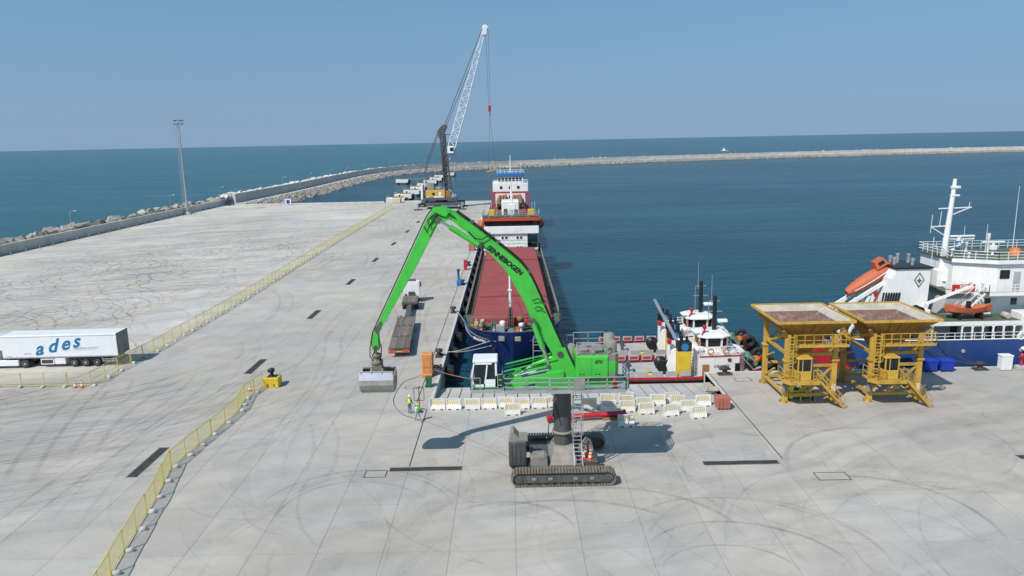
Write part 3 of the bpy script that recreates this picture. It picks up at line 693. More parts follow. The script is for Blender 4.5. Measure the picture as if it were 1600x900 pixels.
bo.build('flange_bolts', M['galv'], pyo, kind='stuff')
hg = MB(o_)
for a0, z0 in ((2.3, 5.6), (3.3, 5.2)): hg.path([(3.7+.72*math.cos(a0+t_*1.2), Y0+.72*math.sin(a0+t_*1.2), z0-1.6*t_*t_) for t_ in [i/10 for i in range(11)]], .03)
hg.path([(2.95, 53.4, 4.4), (2.6, 53.2, 3.6), (2.55, 53.1, 2.9), (2.9, 53.0, 2.4)], .035); hg.build('pylon_hose', M['black'], pyo)
# tool boxes on the crawler
b1 = MB(o_); b1.cbox(-.5, .85, 52.2, 53.7, .75, 2.72, .08)
for k in range(4): b1.box(-.35+k*.3, -.25+k*.3, 52.16, 52.2, .95, 2.5)
b1.prism([(-.5, .75), (.85, .75), (.6, .35), (-.2, .35)], 52.4, 53.5, 'y')
b1o = b1.build('power_cabinet', M['anth'], EX)
t1 = MB(o_); t1.prism([(-.5, 2.72), (.95, 2.72), (.95, 2.9), (.3, 2.95), (-.1, 3.45), (-.3, 3.42), (-.4, 2.9)], 52.25, 53.6, 'y'); t1.build('cabinet_lid', M['dust'], b1o)
t1 = MB(o_); t1.bar((-.2, 52.6, .75), (1.6, 52.6, .7), .25); t1.bar((-.2, 53.4, .75), (1.6, 53.4, .7), .25); t1.build('support_arm', M['anth'], b1o)
b2 = MB(o_); b2.prism([(1.15, .9), (2.4, .9), (2.4, 1.5), (2.2, 1.62), (1.35, 1.62), (1.15, 1.45)], 51.7, 53.0, 'y'); b2.build('hydraulic_box', M['dust'], EX)
b3 = MB(o_); b3.cbox(4.85, 6.2, 51.5, 53.1, .92, 1.35, .05); b3.build('tool_tray', M['anth'], EX)
b4 = MB(o_); b4.prism([(4.9, 1.35), (6.1, 1.35), (5.9, 2.1), (5.5, 2.3), (5.0, 1.7)], 53.15, 53.9, 'y'); b4.build('valve_cover', M['dust'], EX)
# access ladder on the pylon
la = MB(o_); la.ladder((4.72, 52.7, .95), (4.72, 52.25, 6.9), (1, 0, 0), .62, .32, .035); la.ladder((4.72, 51.2, .95), (4.72, 52.4, 2.4), (1, 0, 0), .62, .3, .04)
lo = la.build('ladder', M['galv'], EX)
hp = MB(o_)
for z in (3.2, 4.0, 4.8, 5.6, 6.3):
    y_ = 52.7-.45*(z-.95)/5.95
    hp.path([(4.4, y_, z), (4.3, y_-.35, z), (4.5, y_-.62, z), (4.94, y_-.62, z), (5.14, y_-.35, z), (5.04, y_, z)], .022, 4)
for xx, dy in ((4.3, -.35), (4.5, -.62), (4.94, -.62), (5.14, -.35)): hp.bar((xx, 52.53+dy, 3.2), (xx, 52.3+dy, 6.3), .03)
hp.build('ladder_cage', M['galv'], lo)
# slewing upper carriage
sr = MB(o_); sr.lathe((3.7, Y0, 0), [(1.0, 6.3), (1.25, 6.4), (1.25, 6.75), (1.1, 6.8)], 36); sr.build('slew_ring', M['anth'], EX)
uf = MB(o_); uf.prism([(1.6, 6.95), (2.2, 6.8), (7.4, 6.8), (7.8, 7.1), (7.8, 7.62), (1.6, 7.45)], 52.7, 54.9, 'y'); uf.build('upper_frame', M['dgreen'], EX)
eh = MB(o_); eh.prism([(52.28, 7.62), (55.5, 7.62), (55.5, 9.2), (55.4, 9.3), (52.4, 9.3), (52.28, 9.2)], 4.63, 7.0, 'x'); eho = eh.build('engine_house', M['green'], EX)
pn = MB(o_)
for xa, xb in ((4.68, 5.79), (5.83, 6.97)): pn.cbox(xa, xb, 52.245, 52.30, 7.68, 9.17, .015)
pn.build('door_panels', M['green'], eho, kind='stuff')
vt = MB(o_)
for xx in (4.95, 5.2, 6.1, 6.35): vt.box(xx-.07, xx+.07, 52.238, 52.244, 7.86, 7.93)
vt.build('vent_slots', M['bpaint'], eho, kind='stuff')
gr = MB(o_); gr.box(4.75, 6.9, 52.5, 55.3, 9.301, 9.33)
for k in range(16): gr.box(4.85+k*.125, 4.9+k*.125, 52.6, 55.2, 9.33, 9.37)
for (xa, xb, ya, yb, h_) in ((5.0, 5.6, 53.2, 54.2, .25), (6.1, 6.7, 53.0, 54.4, .3), (5.2, 6.4, 54.5, 55.1, .2)): gr.cbox(xa, xb, ya, yb, 9.37, 9.37+h_, .04)
gr.build('roof_grating', M['dust'], eho)
tx = MB(o_); text_into(tx, '870', (6.02, 52.238, 8.72), (1, 0, 0), (0, 0, 1), .36, .15, .012); tx.build('number_print', M['bpaint'], eho)
cwp = [(7.0, 52.35), (7.55, 52.4), (7.8, 52.7), (7.85, 53.8), (7.8, 54.9), (7.55, 55.2), (7.0, 55.3)]
cw = MB(o_); cw.prism(cwp, 7.6, 9.35, 'z'); cwo = cw.build('counterweight', M['dust'], EX)
cg = MB(o_); cg.prism([((x-7)*1.02+7.0, (y-53.8)*1.008+53.8) for x, y in cwp], 7.95, 8.85, 'z'); cg.build('green_band', M['green'], cwo)
ex = MB(o_); ex.lathe((7.35, 53.2, 9.35), [(.42, 0), (.42, .75), (.36, .85), (.2, .9)], 18); ex.lathe((7.35, 54.5, 9.35), [(.42, 0), (.42, 1.0), (.3, 1.1)], 18); ex.build('exhaust_silencer', M['dust'], EX)
tk = MB(o_); tk.lathe((4.35, 54.9, 8.0), [(.55, 0), (.6, .2), (.6, 1.3), (.4, 1.5)], 18); tk.build('oil_tank', M['dust'], EX)
# walkways and rails
wk = MB(o_)
def deck(xa, xb, ya, yb, z): wk.box(xa, xb, ya, yb, z-.06, z); wk.box(xa, xb, ya-.03, ya, z-.14, z+.1)
deck(2.65, 8.2, 51.35, 52.65, 6.9); deck(-.75, 2.6, 51.5, 52.5, 6.9); wk.prism([(8.2, 51.35), (8.6, 52.3), (8.6, 55.2), (8.2, 55.2)], 6.84, 6.9, 'z'); deck(2.65, 8.2, 55.0, 56.0, 6.9); deck(7.85, 8.2, 52.66, 55.0, 6.9)
wo_ = wk.build('walkway', M['galv'], EX)
rl = MB(o_); rl.rail([(2.65, 51.37, 6.9), (8.2, 51.37, 6.9), (8.55, 52.3, 6.9), (8.55, 55.2, 6.9)], 1.05, 3, 1.4, .03, .12); rl.build('guard_rail', M['galv'], wo_); rl = MB(o_); rl.rail([(-.73, 52.4, 6.9), (-.73, 51.52, 6.9), (2.6, 51.52, 6.9)], 1.05, 3, 1.65, .03, .12)
rl.build('guard_rail', M['galv'], wo_); rl = MB(o_); rl.rail([(2.65, 55.98, 6.9), (8.2, 55.98, 6.9)], 1.05, 3, 1.4, .03)
rl.build('guard_rail', M['galv'], wo_)
rl = MB(o_); rl.rail([(4.7, 52.4, 9.3), (6.95, 52.4, 9.3)], 1.0, 2, 1.15, .028); rl.build('roof_rail', M['galv'], eho); rl = MB(o_); rl.rail([(4.7, 55.4, 9.3), (6.95, 55.4, 9.3), (7.3, 54.6, 9.3)], 1.0, 2, 1.15, .028); rl.bar((4.2, 55.4, 10.1), (4.7, 55.4, 10.1), .05); rl.bar((4.2, 55.4, 9.6), (4.2, 55.4, 10.2), .05)
rl.build('roof_rail', M['galv'], eho)
pl_ = MB(o_); pl_.cbox(4.35, 5.2, 51.30, 51.34, 7.05, 7.9, .01); pl_.build('mesh_gate', M['dust'], wo_)
rd = MB(o_); rd.lathe((7.45, 51.9, 6.9), [(.14, 0), (.16, .1), (.16, .6), (.06, .75)], 12); rd.build('extinguisher', M['red'], wo_)
# rear ladder frame seen beside the boom
lf = MB(o_); lf.ladder((2.0, 55.2, 7.0), (2.0, 55.2, 9.9), (1, 0, 0), .9, .45, .03); lf.rail([(1.6, 55.3, 9.2), (3.2, 55.3, 9.2)], .9, 2, .8, .025); lf.build('service_ladder', M['galv'], EX)
# boom pedestal
pd = MB(o_)
for ya in (52.95, 54.4):
    pd.prism([(2.2, 7.2), (4.55, 7.35), (4.72, 7.9), (4.15, 9.1), (3.9, 9.75), (3.2, 9.75), (2.95, 9.3), (2.75, 8.5)], ya, ya+.22, 'y')
pd.box(2.9, 4.3, 53.17, 54.4, 7.4, 7.7); pdo = pd.build('boom_pedestal', M['green'], EX)
pin = MB(o_); pin.lathe((3.5, 52.85, 9.3), [(.22, 0), (.22, 1.9)], 16, 'y'); pin.lathe((2.65, 52.85, 8.35), [(.13, 0), (.13, 1.9)], 12, 'y'); pin.build('pivot_pin', M['anth'], pdo)
# boom
BU = [(-4.76, 20.3), (-3.97, 19.97), (-2.22, 18.62), (0.0, 16.77), (.62, 16.2), (1.03, 15.70), (1.42, 15.05), (1.73, 14.38), (2.10, 13.5), (2.52, 12.43), (3.15, 10.9), (3.78, 9.42), (3.55, 9.05)]
BL = [(-4.72, 19.72), (-4.18, 19.37), (-2.76, 18.16), (-1.51, 16.92), (-.54, 15.83), (-.15, 15.25), (.14, 14.69), (.62, 13.85), (.99, 13.05), (1.42, 11.9), (2.28, 10.45), (3.0, 9.15)]
bm_ = MB(o_); bm_.prism(BU+BL[::-1], 53.34, 54.26, 'y'); boom = bm_.build('boom', M['green'], EX)
sd_ = MB(o_)
def edge(P, w_=.05):
    for ya in (53.325, 54.225):
        for a, b_ in zip(P[:-1], P[1:]): sd_.bar((a[0], ya+.025, a[1]), (b_[0], ya+.025, b_[1]), .08, w_)
edge(BU[:-1]); edge(BL); sd_.build('edge_flange', M['green'], boom)
hs = MB(o_)
for off, rr in ((.07, .045), (.13, .04)):
    for ya in (53.5, 53.62, 54.05):
        hs.path([(x+off*.6, ya, z+off) for x, z in BU[1:-1]], rr, 5)
hs.build('hose_line', M['black'], boom, kind='stuff')
hb_ = MB(o_)
for t_ in ((-1.0, 17.63), (1.2, 15.4), (2.3, 12.95), (-2.9, 19.15)):
    hb_.cbox(t_[0]-.12, t_[0]+.22, 53.42, 54.15, t_[1]-.05, t_[1]+.2, .03)
hb_.build('hose_clamp', M['anth'], boom, kind='stuff')
hp2 = MB(o_)
hp2.path([(-3.1, 53.2, 18.6), (-2.6, 53.15, 18.1), (-2.15, 53.15, 18.0), (-1.7, 53.15, 18.25), (-1.5, 53.2, 18.5)], .045)
hp2.path([(1.65, 53.2, 12.75), (1.9, 53.1, 12.95), (2.3, 53.15, 12.7)], .045); hp2.path([(1.5, 53.2, 13.35), (1.9, 53.1, 13.55), (2.25, 53.15, 13.3)], .045)
hp2.build('hose_loop', M['black'], boom)
tx = MB(o_); d = Vector((1.98, 0, -1.66)).normalized(); v = Vector((d.z, 0, -d.x))*-1
text_into(tx, 'SENNEBOGEN', (-1.82, 53.325, 17.32), d, v, .5, .1, .026); tx.build('maker_print', M['bpaint'], boom)
# stick
SLt = [(-4.6, 20.05), (-4.95, 20.42), (-5.45, 20.42), (-6.0, 19.75), (-6.25, 19.3), (-10.46, 11.05), (-10.66, 10.2), (-10.62, 9.75)]
SRt = [(-4.72, 19.72), (-5.25, 19.3), (-7.05, 16.0), (-10.12, 10.95), (-10.12, 9.75)]
sk_ = MB(o_); sk_.prism(SLt+SRt[::-1], 53.44, 54.16, 'y'); stick = sk_.build('stick', M['green'], EX)
pk = MB(o_)
for ya in (53.24, 54.18): pk.prism([(-4.35, 19.5), (-4.4, 20.1), (-4.9, 20.45), (-5.6, 20.4), (-5.9, 19.7), (-5.2, 19.2)], ya, ya+.16, 'y')
pk.lathe((-4.75, 53.1, 19.98), [(.24, 0), (.24, 1.4)], 16, 'y'); pk.build('elbow_bracket', M['green'], stick)
pk = MB(o_); pk.prism([(-10.42, 11.3), (-9.9, 12.0), (-9.75, 11.9), (-10.1, 10.9)], 53.40, 53.44, 'y'); pk.build('tip_plate', M['anth'], stick); pk = MB(o_); pk.lathe((-10.36, 53.3, 9.95), [(.16, 0), (.16, 1.0)], 12, 'y'); pk.build('tip_pin', M['anth'], stick)
hs = MB(o_); hs.path([(x-.08, 53.62, z+.05) for x, z in SLt[1:7]], .045, 5); hs.path([(x-.1, 53.95, z+.05) for x, z in SLt[2:7]], .04, 5)
hs.path([(-5.9, 53.3, 19.0), (-6.0, 53.2, 19.5), (-5.4, 53.15, 20.0), (-4.9, 53.2, 19.7), (-4.4, 53.2, 19.9), (-4.0, 53.25, 19.6)], .045, 5)
hs.path([(-6.3, 53.4, 19.0), (-6.1, 53.2, 18.6), (-5.8, 53.2, 19.2), (-5.3, 53.15, 19.9)], .045, 5)
hs.build('hose_line', M['black'], stick)
# stick cylinder and boom cylinders
for ya in (53.62, 53.98):
    pass
cy = MB(o_); cy.tube((-4.42, 53.1, 18.98), (-2.35, 53.1, 17.62), .21, n=14); cyo = cy.build('stick_cylinder', M['green'], EX)
cy = MB(o_); cy.tube((-5.25, 53.1, 19.5), (-4.42, 53.1, 18.98), .1, n=10); cy.build('piston_rod', M['chrome'], cyo)
cy = MB(o_); cy.cbox(-2.55, -2.1, 52.95, 53.34, 17.4, 17.85, .05); cy.lathe((-5.25, 52.95, 19.5), [(.2, 0), (.2, .5)], 12, 'y'); cy.build('end_eye', M['anth'], cyo)
for ya in (53.05, 54.55):
    cy = MB(o_); cy.tube((1.52, ya, 11.75), (2.2, ya, 9.75), .2, n=14); cyo = cy.build('boom_cylinder', M['green'], EX)
    cy = MB(o_); cy.tube((2.2, ya, 9.75), (2.65, ya, 8.4), .11, n=10); cy.build('piston_rod', M['chrome'], cyo)
    cy = MB(o_); cy.lathe((1.52, ya-.17, 11.8), [(.24, 0), (.24, .34)], 14, 'y'); cy.build('end_eye', M['anth'], cyo)
# cab linkage
for ya in (52.75, 54.5):
    ar = MB(o_); ar.prism([(-.62, 6.95), (-.45, 6.78), (.2, 6.85), (3.75, 7.55), (3.75, 8.05), (.4, 7.45), (-.1, 7.3)], ya, ya+.3, 'y'); aro = ar.build('cab_arm', M['green'], EX)
    br = MB(o_); br.prism([(-.05, 7.3), (.25, 7.75), (.5, 7.75), (.75, 7.45)], ya+.04, ya+.26, 'y'); br.build('arm_lug', M['green'], aro)
    rd_ = MB(o_); rd_.bar((-.75, ya+.15, 8.05), (3.3, ya+.15, 8.95), .09); rd_.bar((-.75, ya+.35, 7.72), (3.0, ya+.35, 8.6), .09); rd_.build('parallel_rod', M['green'], aro)
cy = MB(o_); cy.tube((1.4, 53.35, 8.35), (3.1, 53.35, 9.0), .15, n=12); cyo = cy.build('cab_cylinder', M['green'], EX)
cy = MB(o_); cy.tube((.45, 53.35, 7.72), (1.45, 53.35, 8.37), .09, n=10); cy.build('piston_rod', M['chrome'], cyo)
cy = MB(o_); cy.tube((.2, 53.6, 7.35), (2.7, 53.6, 7.85), .12, n=10); cy.tube((.1, 53.9, 7.35), (2.7, 53.9, 7.9), .1, n=10); cy.build('hose_bundle', M['galv'], EX)
# operator cab
cab = MB(o_); CX0, CX1, CYa, CYb = -3.15, -1.25, 52.35, 53.95
for ya in (CYa, CYb-.08):
    cab.prism([(-3.0, 7.05), (-1.25, 7.05), (-1.25, 7.25), (-2.75, 7.25)], ya, ya+.08, 'y')
    cab.bar((-1.32, ya+.04, 7.1), (-1.32, ya+.04, 9.0), .14, .08); cab.bar((-2.98, ya+.04, 7.1), (-3.12, ya+.04, 7.9), .1, .08); cab.bar((-3.12, ya+.04, 7.9), (-2.92, ya+.04, 8.95), .1, .08)
    cab.bar((-2.2, ya+.04, 7.1), (-2.05, ya+.04, 8.0), .1, .08); cab.bar((-2.05, ya+.04, 8.0), (-1.95, ya+.04, 8.9), .1, .08)
    cab.box(-2.15, -1.3, ya+.005, ya+.075, 7.25, 7.62)
cab.box(-1.38, -1.25, CYa, CYb, 7.05, 7.9)
cabo = cab.build('cab', M['cabwhite'], EX)
rf = MB(o_); rf.cbox(-3.02, -1.18, CYa-.08, CYb+.08, 8.92, 9.16, .06); rf.cbox(-2.85, -1.6, CYa-.06, CYa+.1, 8.78, 8.95, .03); rf.build('cab_roof', M['cabwhite'], cabo)
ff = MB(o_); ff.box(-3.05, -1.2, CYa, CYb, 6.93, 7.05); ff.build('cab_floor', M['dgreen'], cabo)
for nm, vs in (('door_glass', [(-2.1, CYa+.03, 7.65), (-1.4, CYa+.03, 7.65), (-1.4, CYa+.03, 8.9), (-1.95, CYa+.03, 8.9)]), ('side_glass', [(-2.95, CYa+.03, 7.25), (-2.22, CYa+.03, 7.25), (-2.02, CYa+.03, 8.9), (-2.9, CYa+.03, 8.9)]),
               ('side_glass', [(-2.95, CYb-.03, 7.25), (-1.4, CYb-.03, 7.25), (-1.4, CYb-.03, 8.9), (-2.9, CYb-.03, 8.9)]), ('rear_glass', [(-1.3, CYa+.1, 7.9), (-1.3, CYb-.1, 7.9), (-1.3, CYb-.1, 8.9), (-1.3, CYa+.1, 8.9)])):
    g_ = MB(o_); g_.add(vs, [(0, 1, 2, 3)]); g_.build(nm, M['glass'], cabo)
g_ = MB(o_); g_.add([(-3.0, CYa+.1, 7.1), (-3.0, CYb-.1, 7.1), (-3.13, CYb-.1, 7.9), (-3.13, CYa+.1, 7.9), (-2.93, CYb-.1, 8.92), (-2.93, CYa+.1, 8.92)], [(0, 1, 2, 3), (3, 2, 4, 5)]); g_.build('windscreen', M['glass'], cabo)
st_ = MB(o_); st_.cbox(-2.45, -1.85, 52.85, 53.45, 7.4, 7.6, .05); st_.cbox(-1.95, -1.75, 52.85, 53.45, 7.6, 8.4, .06); st_.cbox(-2.4, -2.2, 52.95, 53.35, 7.05, 7.4, .03); st_.cbox(-2.75, -2.5, 52.7, 52.9, 7.05, 7.8, .03); st_.build('operator_seat', M['bpaint'], cabo)
pt = MB(o_); pt.box(-3.25, -.85, 52.0, 54.3, 6.78, 6.86); pt.box(-3.25, -.85, 51.96, 52.0, 6.7, 6.95); pto = pt.build('cab_platform', M['galv'], EX)
pr_ = MB(o_); pr_.rail([(-3.22, 54.2, 6.86), (-3.22, 52.02, 6.86)], 1.0, 3, 1.1, .025); pr_.rail([(-3.22, 52.02, 6.86), (-2.5, 52.02, 6.86)], 1.0, 2, .8, .025); pr_.build('guard_rail', M['galv'], pto); pr_ = MB(o_); pr_.rail([(-1.2, 52.02, 6.86), (-.85, 52.02, 6.86), (-.85, 54.2, 6.86)], 1.25, 3, .6, .025); pr_.build('guard_rail', M['galv'], pto)
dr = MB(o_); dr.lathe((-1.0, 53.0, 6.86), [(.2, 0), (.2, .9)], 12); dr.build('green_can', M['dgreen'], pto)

# ---------------------------------------------------------------- clamshell grab hanging from the stick
GB = thing('clamshell_grab', 'worn grey steel clamshell grab hanging from the green stick', 'grab', (-10.35, 53.75, 6.4)); o_ = GB.location
gx0, gx1 = -11.55, -9.1
def shell(sgn, nm):
    P = [(0, 6.42), (.45, 6.5), (.85, 6.82), (1.03, 7.2), (.98, 7.55), (.62, 8.1)]
    s = MB(o_)
    P2 = [(p[0]-.05 if i else .0, p[1]+.06) for i, p in enumerate(P)]
    prof = [(53.75+sgn*a, z) for a, z in P]+[(53.75+sgn*a, z) for a, z in P2[::-1]]
    s.prism(prof, gx0, gx1, 'x')
    for xa in (gx0-.05, gx1): s.prism([(53.75+sgn*a, z) for a, z in P]+[(53.75+sgn*.25, 8.0), (53.75+sgn*.02, 7.6)], xa, xa+.05, 'x')
    so = s.build('bucket_shell', M['grab'], GB, label='near bucket half of the grab' if sgn < 0 else 'far bucket half of the grab')
    w_ = MB(o_)
    w_.prism([(53.75+sgn*a, z) for a, z in ((.975, 7.56), (.66, 8.04), (.68, 8.06), (.995, 7.57))], gx0+.02, gx1-.02, 'x'); w_.build('sheen_plate', M['grabp'], so)  # upper band of the shell, its sky sheen painted in by colour
    r_ = MB(o_)
    for k in range(4): xx = gx0+.05+(gx1-gx0-.1)*k/3; r_.prism([(53.75+sgn*a, z) for a, z in ((.70, 8.0), (.75, 8.02), (.7, 8.14), (.6, 8.14))], xx-.04, xx+.04, 'x')
    r_.build('stiffener', M['grab'], so, kind='stuff'); r_ = MB(o_); r_.box(gx0, gx1, *sorted((53.75+sgn*.38, 53.75+sgn*.46)), 6.46, 6.52); r_.build('lower_edge_bar', M['grab'], so); r_ = MB(o_); r_.box(gx0-.03, gx1+.03, *sorted((53.75+sgn*.55, 53.75+sgn*.64)), 8.06, 8.14); r_.build('upper_edge_bar', M['grab'], so)
shell(-1, 'n'); shell(1, 'f')
hd = MB(o_); hd.cbox(-10.75, -9.95, 53.4, 54.1, 7.9, 8.55, .06); hd.prism([(-10.95, 8.0), (-9.75, 8.0), (-10.05, 8.5), (-10.65, 8.5)], 53.5, 54.0, 'y'); hd.build('hinge_frame', M['track'], GB)
for sgn in (-1, 1):
    for xx in (-11.0, -9.7):
        ar = MB(o_); ar.tube((-10.35+(xx+10.35)*.6, 53.75+sgn*.25, 8.3), (xx, 53.75+sgn*.7, 7.3), .08, n=8); ar.build('closing_ram', M['chrome'], GB)
rt_ = MB(o_); rt_.lathe((-10.36, 53.8, 8.5), [(.25, 0), (.44, .05), (.46, .35), (.3, .42), (.3, .6), (.38, .65), (.36, .85), (.2, .92)], 20); rt_.build('rotator', M['track'], GB)
lk = MB(o_); lk.bar((-10.5, 53.8, 9.35), (-10.36, 53.8, 9.98), .22, .3); lk.bar((-10.36, 53.62, 9.3), (-10.36, 53.62, 9.95), .08, .26); lk.build('suspension_link', M['track'], GB)
hs = MB(o_); hs.path([(-10.1, 53.5, 10.6), (-9.9, 53.4, 10.0), (-9.95, 53.4, 9.3), (-10.1, 53.5, 8.8)], .04); hs.path([(-10.55, 53.5, 10.6), (-10.75, 53.4, 10.0), (-10.8, 53.4, 9.3), (-10.6, 53.5, 8.9)], .04); hs.build('hydraulic_hose', M['black'], GB)

# ---------------------------------------------------------------- cones
cm = MB(); cm.box(-.19, .19, -.19, .19, 0, .04); cm.lathe((0,0,.04), [(.14, 0), (.03, .68)], 14); cone_me = cm.mesh('cone', M['cone'])
cb_ = MB(); cb_.lathe((0,0,0), [(.121, .19), (.088, .37)], 14); cb_.lathe((0,0,0), [(.072, .47), (.053, .58)], 14); band_me = cb_.mesh('band', M['reflect'])
def cone(loc, label, sc_=1.0):
    t = thing('traffic_cone', label, 'cone', loc, random.uniform(0, 3), 'orange traffic cones'); t.scale = (sc_,)*3
    inst('cone_body', cone_me, t); inst('reflective_bands', band_me, t)
cone((5.15, 51.9, 1.35), 'orange traffic cone nearest the pylon ladder on the crawler'); cone((5.62, 51.8, 1.35), 'orange traffic cone at the front of the crawler tray')
cone((5.72, 52.4, 1.35), 'orange traffic cone at the right rear of the crawler tray'); cone((5.4, 52.8, 1.35), 'orange traffic cone standing at the back of the crawler tray')
cone((-46.9, 75.3, 0), 'left traffic cone of the pair beside the long fence corner', 1.15); cone((-46.2, 75.35, 0), 'right traffic cone of the pair beside the long fence corner', 1.15)
cone((-27.4, 73.0, 0), 'orange traffic cone by the end of the near yellow fence', 1.3)
# ================================================================ YELLOW HOPPERS (local frame: centre of the four feet)
def make_hopper(label):
    H = thing('loading_hopper', label, 'hopper', (0, 0, 0), 0, 'yellow hoppers on the quay')
    RX, RY, ZR = 3.58, 3.85, 8.0; BX, BY, ZB = 1.95, 2.4, 6.55
    def ring(f, z, d=0): return [(-RX*f-BX*(1-f)+d, -RY*f-BY*(1-f)+d, z), (RX*f+BX*(1-f)-d, -RY*f-BY*(1-f)+d, z), (RX*f+BX*(1-f)-d, RY*f+BY*(1-f)-d, z), (-RX*f-BX*(1-f)+d, RY*f+BY*(1-f)-d, z)]
    fz = lambda z: (z-ZB)/(ZR-ZB)
    nm = ('front', 'right', 'rear', 'left')
    for k in range(4):
        s = MB(); a, b_ = ring(0, ZB), ring(1, ZR); ai, bi = ring(0, ZB, .06), ring(1, ZR, .06); k2 = (k+1)%4
        s.add([a[k], a[k2], b_[k2], b_[k], ai[k], ai[k2], bi[k2], bi[k]], [(0,1,2,3),(3,2,6,7),(0,3,7,4),(1,5,6,2),(0,4,5,1)])
        po = s.build('hopper_plate', M['hopperd'], H)
        for (za, zb_, mt, n_) in ((7.45, 8.0, 'liner', 'upper_liner'), (6.55, 7.45, 'linerr', 'lower_liner')):
            l_ = MB(); A, B = ring(fz(za), za, .075), ring(fz(zb_), zb_, .075); l_.add([A[k2], A[k], B[k], B[k2]], [(0,1,2,3)]); l_.build(n_, M[mt], po)
        for t_ in [i/6 for i in range(1, 6)]:
            r_ = MB(); p = Vector(a[k]).lerp(Vector(a[k2]), t_); q = Vector(b_[k]).lerp(Vector(b_[k2]), t_); nn = Vector(((0,-1,0),(1,0,0),(0,1,0),(-1,0,0))[k])
            r_.bar(p+nn*.06, q+nn*.04, .07, .14); r_.build('stiffener_rib', M['hopperd'], po)
    rm = MB(); c_ = ring(1, ZR)
    for k in range(4): rm.bar(Vector(c_[k])+Vector((0,0,.0)), Vector(c_[(k+1)%4]), .16, .22)
    rm.build('rim_beam', M['hopper'], H)
    ch = MB(); ch.loft([[(-.7,-.7,4.2),(.7,-.7,4.2),(.7,.7,4.2),(-.7,.7,4.2)], ring(0, 6.54), ring(0, 6.54, .08), [(-.62,-.62,4.3),(.62,-.62,4.3),(.62,.62,4.3),(-.62,.62,4.3)]], cap=False); ch.cbox(-.75,.75,-.75,.75,3.5,4.25,.05); ch.build('discharge_chute', M['hopperd'], H)
    for sx in (-1, 1):
        for sy in (-1, 1):
            x, y = sx*2.25, sy*2.9; l_ = MB(); l_.cbox(x-.23, x+.23, y-.23, y+.23, .15, 6.7, .03); lo_ = l_.build('leg', M['hopper'], H)
            k_ = MB(); k_.cbox(x-.34, x+.34, y-.34, y+.34, 4.0, 4.22, .03); k_.build('collar', M['hopper'], lo_); k_ = MB(); k_.prism([(x-.36, 0), (x+.36, 0), (x+.25, .18), (x-.25, .18)], y-.36, y+.36, 'y'); k_.build('foot_plate', M['hopper'], lo_)
            k_ = MB(); k_.box(x-.52, x-.36, y-.06, y+.06, 0, .3); k_.lathe((x, y-.42, .14), [(.1, 0), (.1, .84)], 10, 'y'); k_.build('foot_pin', M['hopperd'], lo_)
            k_ = MB(); k_.bar((x, y, 6.3), (x*1.3, y*1.18, 7.2), .26); k_.build('bracket', M['hopperd'], lo_)
    def beam(p, q, w_, nm='cross_beam', mt='hopper'):
        b_ = MB(); b_.bar(p, q, w_); b_.build(nm, M[mt], H)
    for sy in (-1, 1):
        y = sy*2.9
        beam((-2.02, y, 4.75), (2.02, y, 4.75), .28); beam((-2.02, y, .75), (2.02, y, .75), .26)
        if sy > 0: beam((-2.02, y, 2.2), (2.02, y, 2.2), .22); beam((-2.0, y, 4.6), (0, y, 6.6), .2, 'diagonal_brace'); beam((2.0, y, 4.6), (0, y, 6.6), .2, 'diagonal_brace')
        else: beam((.3, y, 3.6), (2.02, y, 3.6), .26); beam((2.0, y, 3.4), (.9, y, 2.2), .16, 'diagonal_brace'); beam((-2.0, y, 1.3), (-.5, y+.2, 3.0), .14, 'diagonal_brace'); beam((.6, y, 3.0), (0, y, .9), .13, 'diagonal_brace'); beam((1.9, y, 1.6), (.5, y, 3.1), .13, 'diagonal_brace')
    for sx in (-1, 1):
        x = sx*2.25
        beam((x, -2.67, .75), (x, 2.67, .75), .26); beam((x, -2.67, 4.75), (x, 2.67, 4.75), .26); beam((x, 2.7, 4.5), (x, -2.7, 6.6), .22, 'diagonal_brace'); beam((x, 2.6, 1.0), (x, .2, 2.4), .16, 'diagonal_brace')
        if sx < 0: beam((x, 2.6, 3.0), (x, .6, 3.9), .14, 'diagonal_brace')
    # upper catwalk along the front
    c_ = MB(); c_.box(-2.0, 3.0, -4.15, -3.35, 5.78, 5.86); c_.box(-2.0, 3.0, -4.18, -4.14, 5.7, 5.95); co = c_.build('catwalk', M['hopper'], H)
    c_ = MB(); c_.rail([(-2.0, -4.14, 5.86), (3.0, -4.14, 5.86), (3.0, -3.4, 5.86)], 1.05, 2, .85, .03); c_.build('guard_rail', M['hopper'], co)
    c_ = MB()
    for xx in (-1.6, 0, 1.4, 2.8): c_.bar((xx, -4.1, 5.78), (xx*.9, -2.9, 4.9), .08)
    c_.build('catwalk_brackets', M['hopper'], co, kind='stuff')
    # control platform, cabin, ladder, stair
    p_ = MB(); p_.prism([(-3.2, -4.3), (-2.6, -5.1), (.1, -5.1), (.1, -3.2), (-3.2, -3.2)], 2.62, 2.72, 'z'); p_.prism([(-3.2, -4.3), (-2.6, -5.1), (.1, -5.1), (.1, -5.05), (-2.57, -5.05), (-3.15, -4.28)], 2.4, 2.62, 'z'); po = p_.build('control_platform', M['hopper'], H)
    p_ = MB(); p_.rail([(-1.9, -5.07, 2.72), (-2.6, -5.07, 2.72), (-3.17, -4.3, 2.72), (-3.17, -3.25, 2.72)], 1.05, 2, .8, .028); p_.rail([(-.55, -5.07, 2.72), (.08, -5.07, 2.72)], 1.05, 2, .6, .028); p_.build('guard_rail', M['hopper'], po)
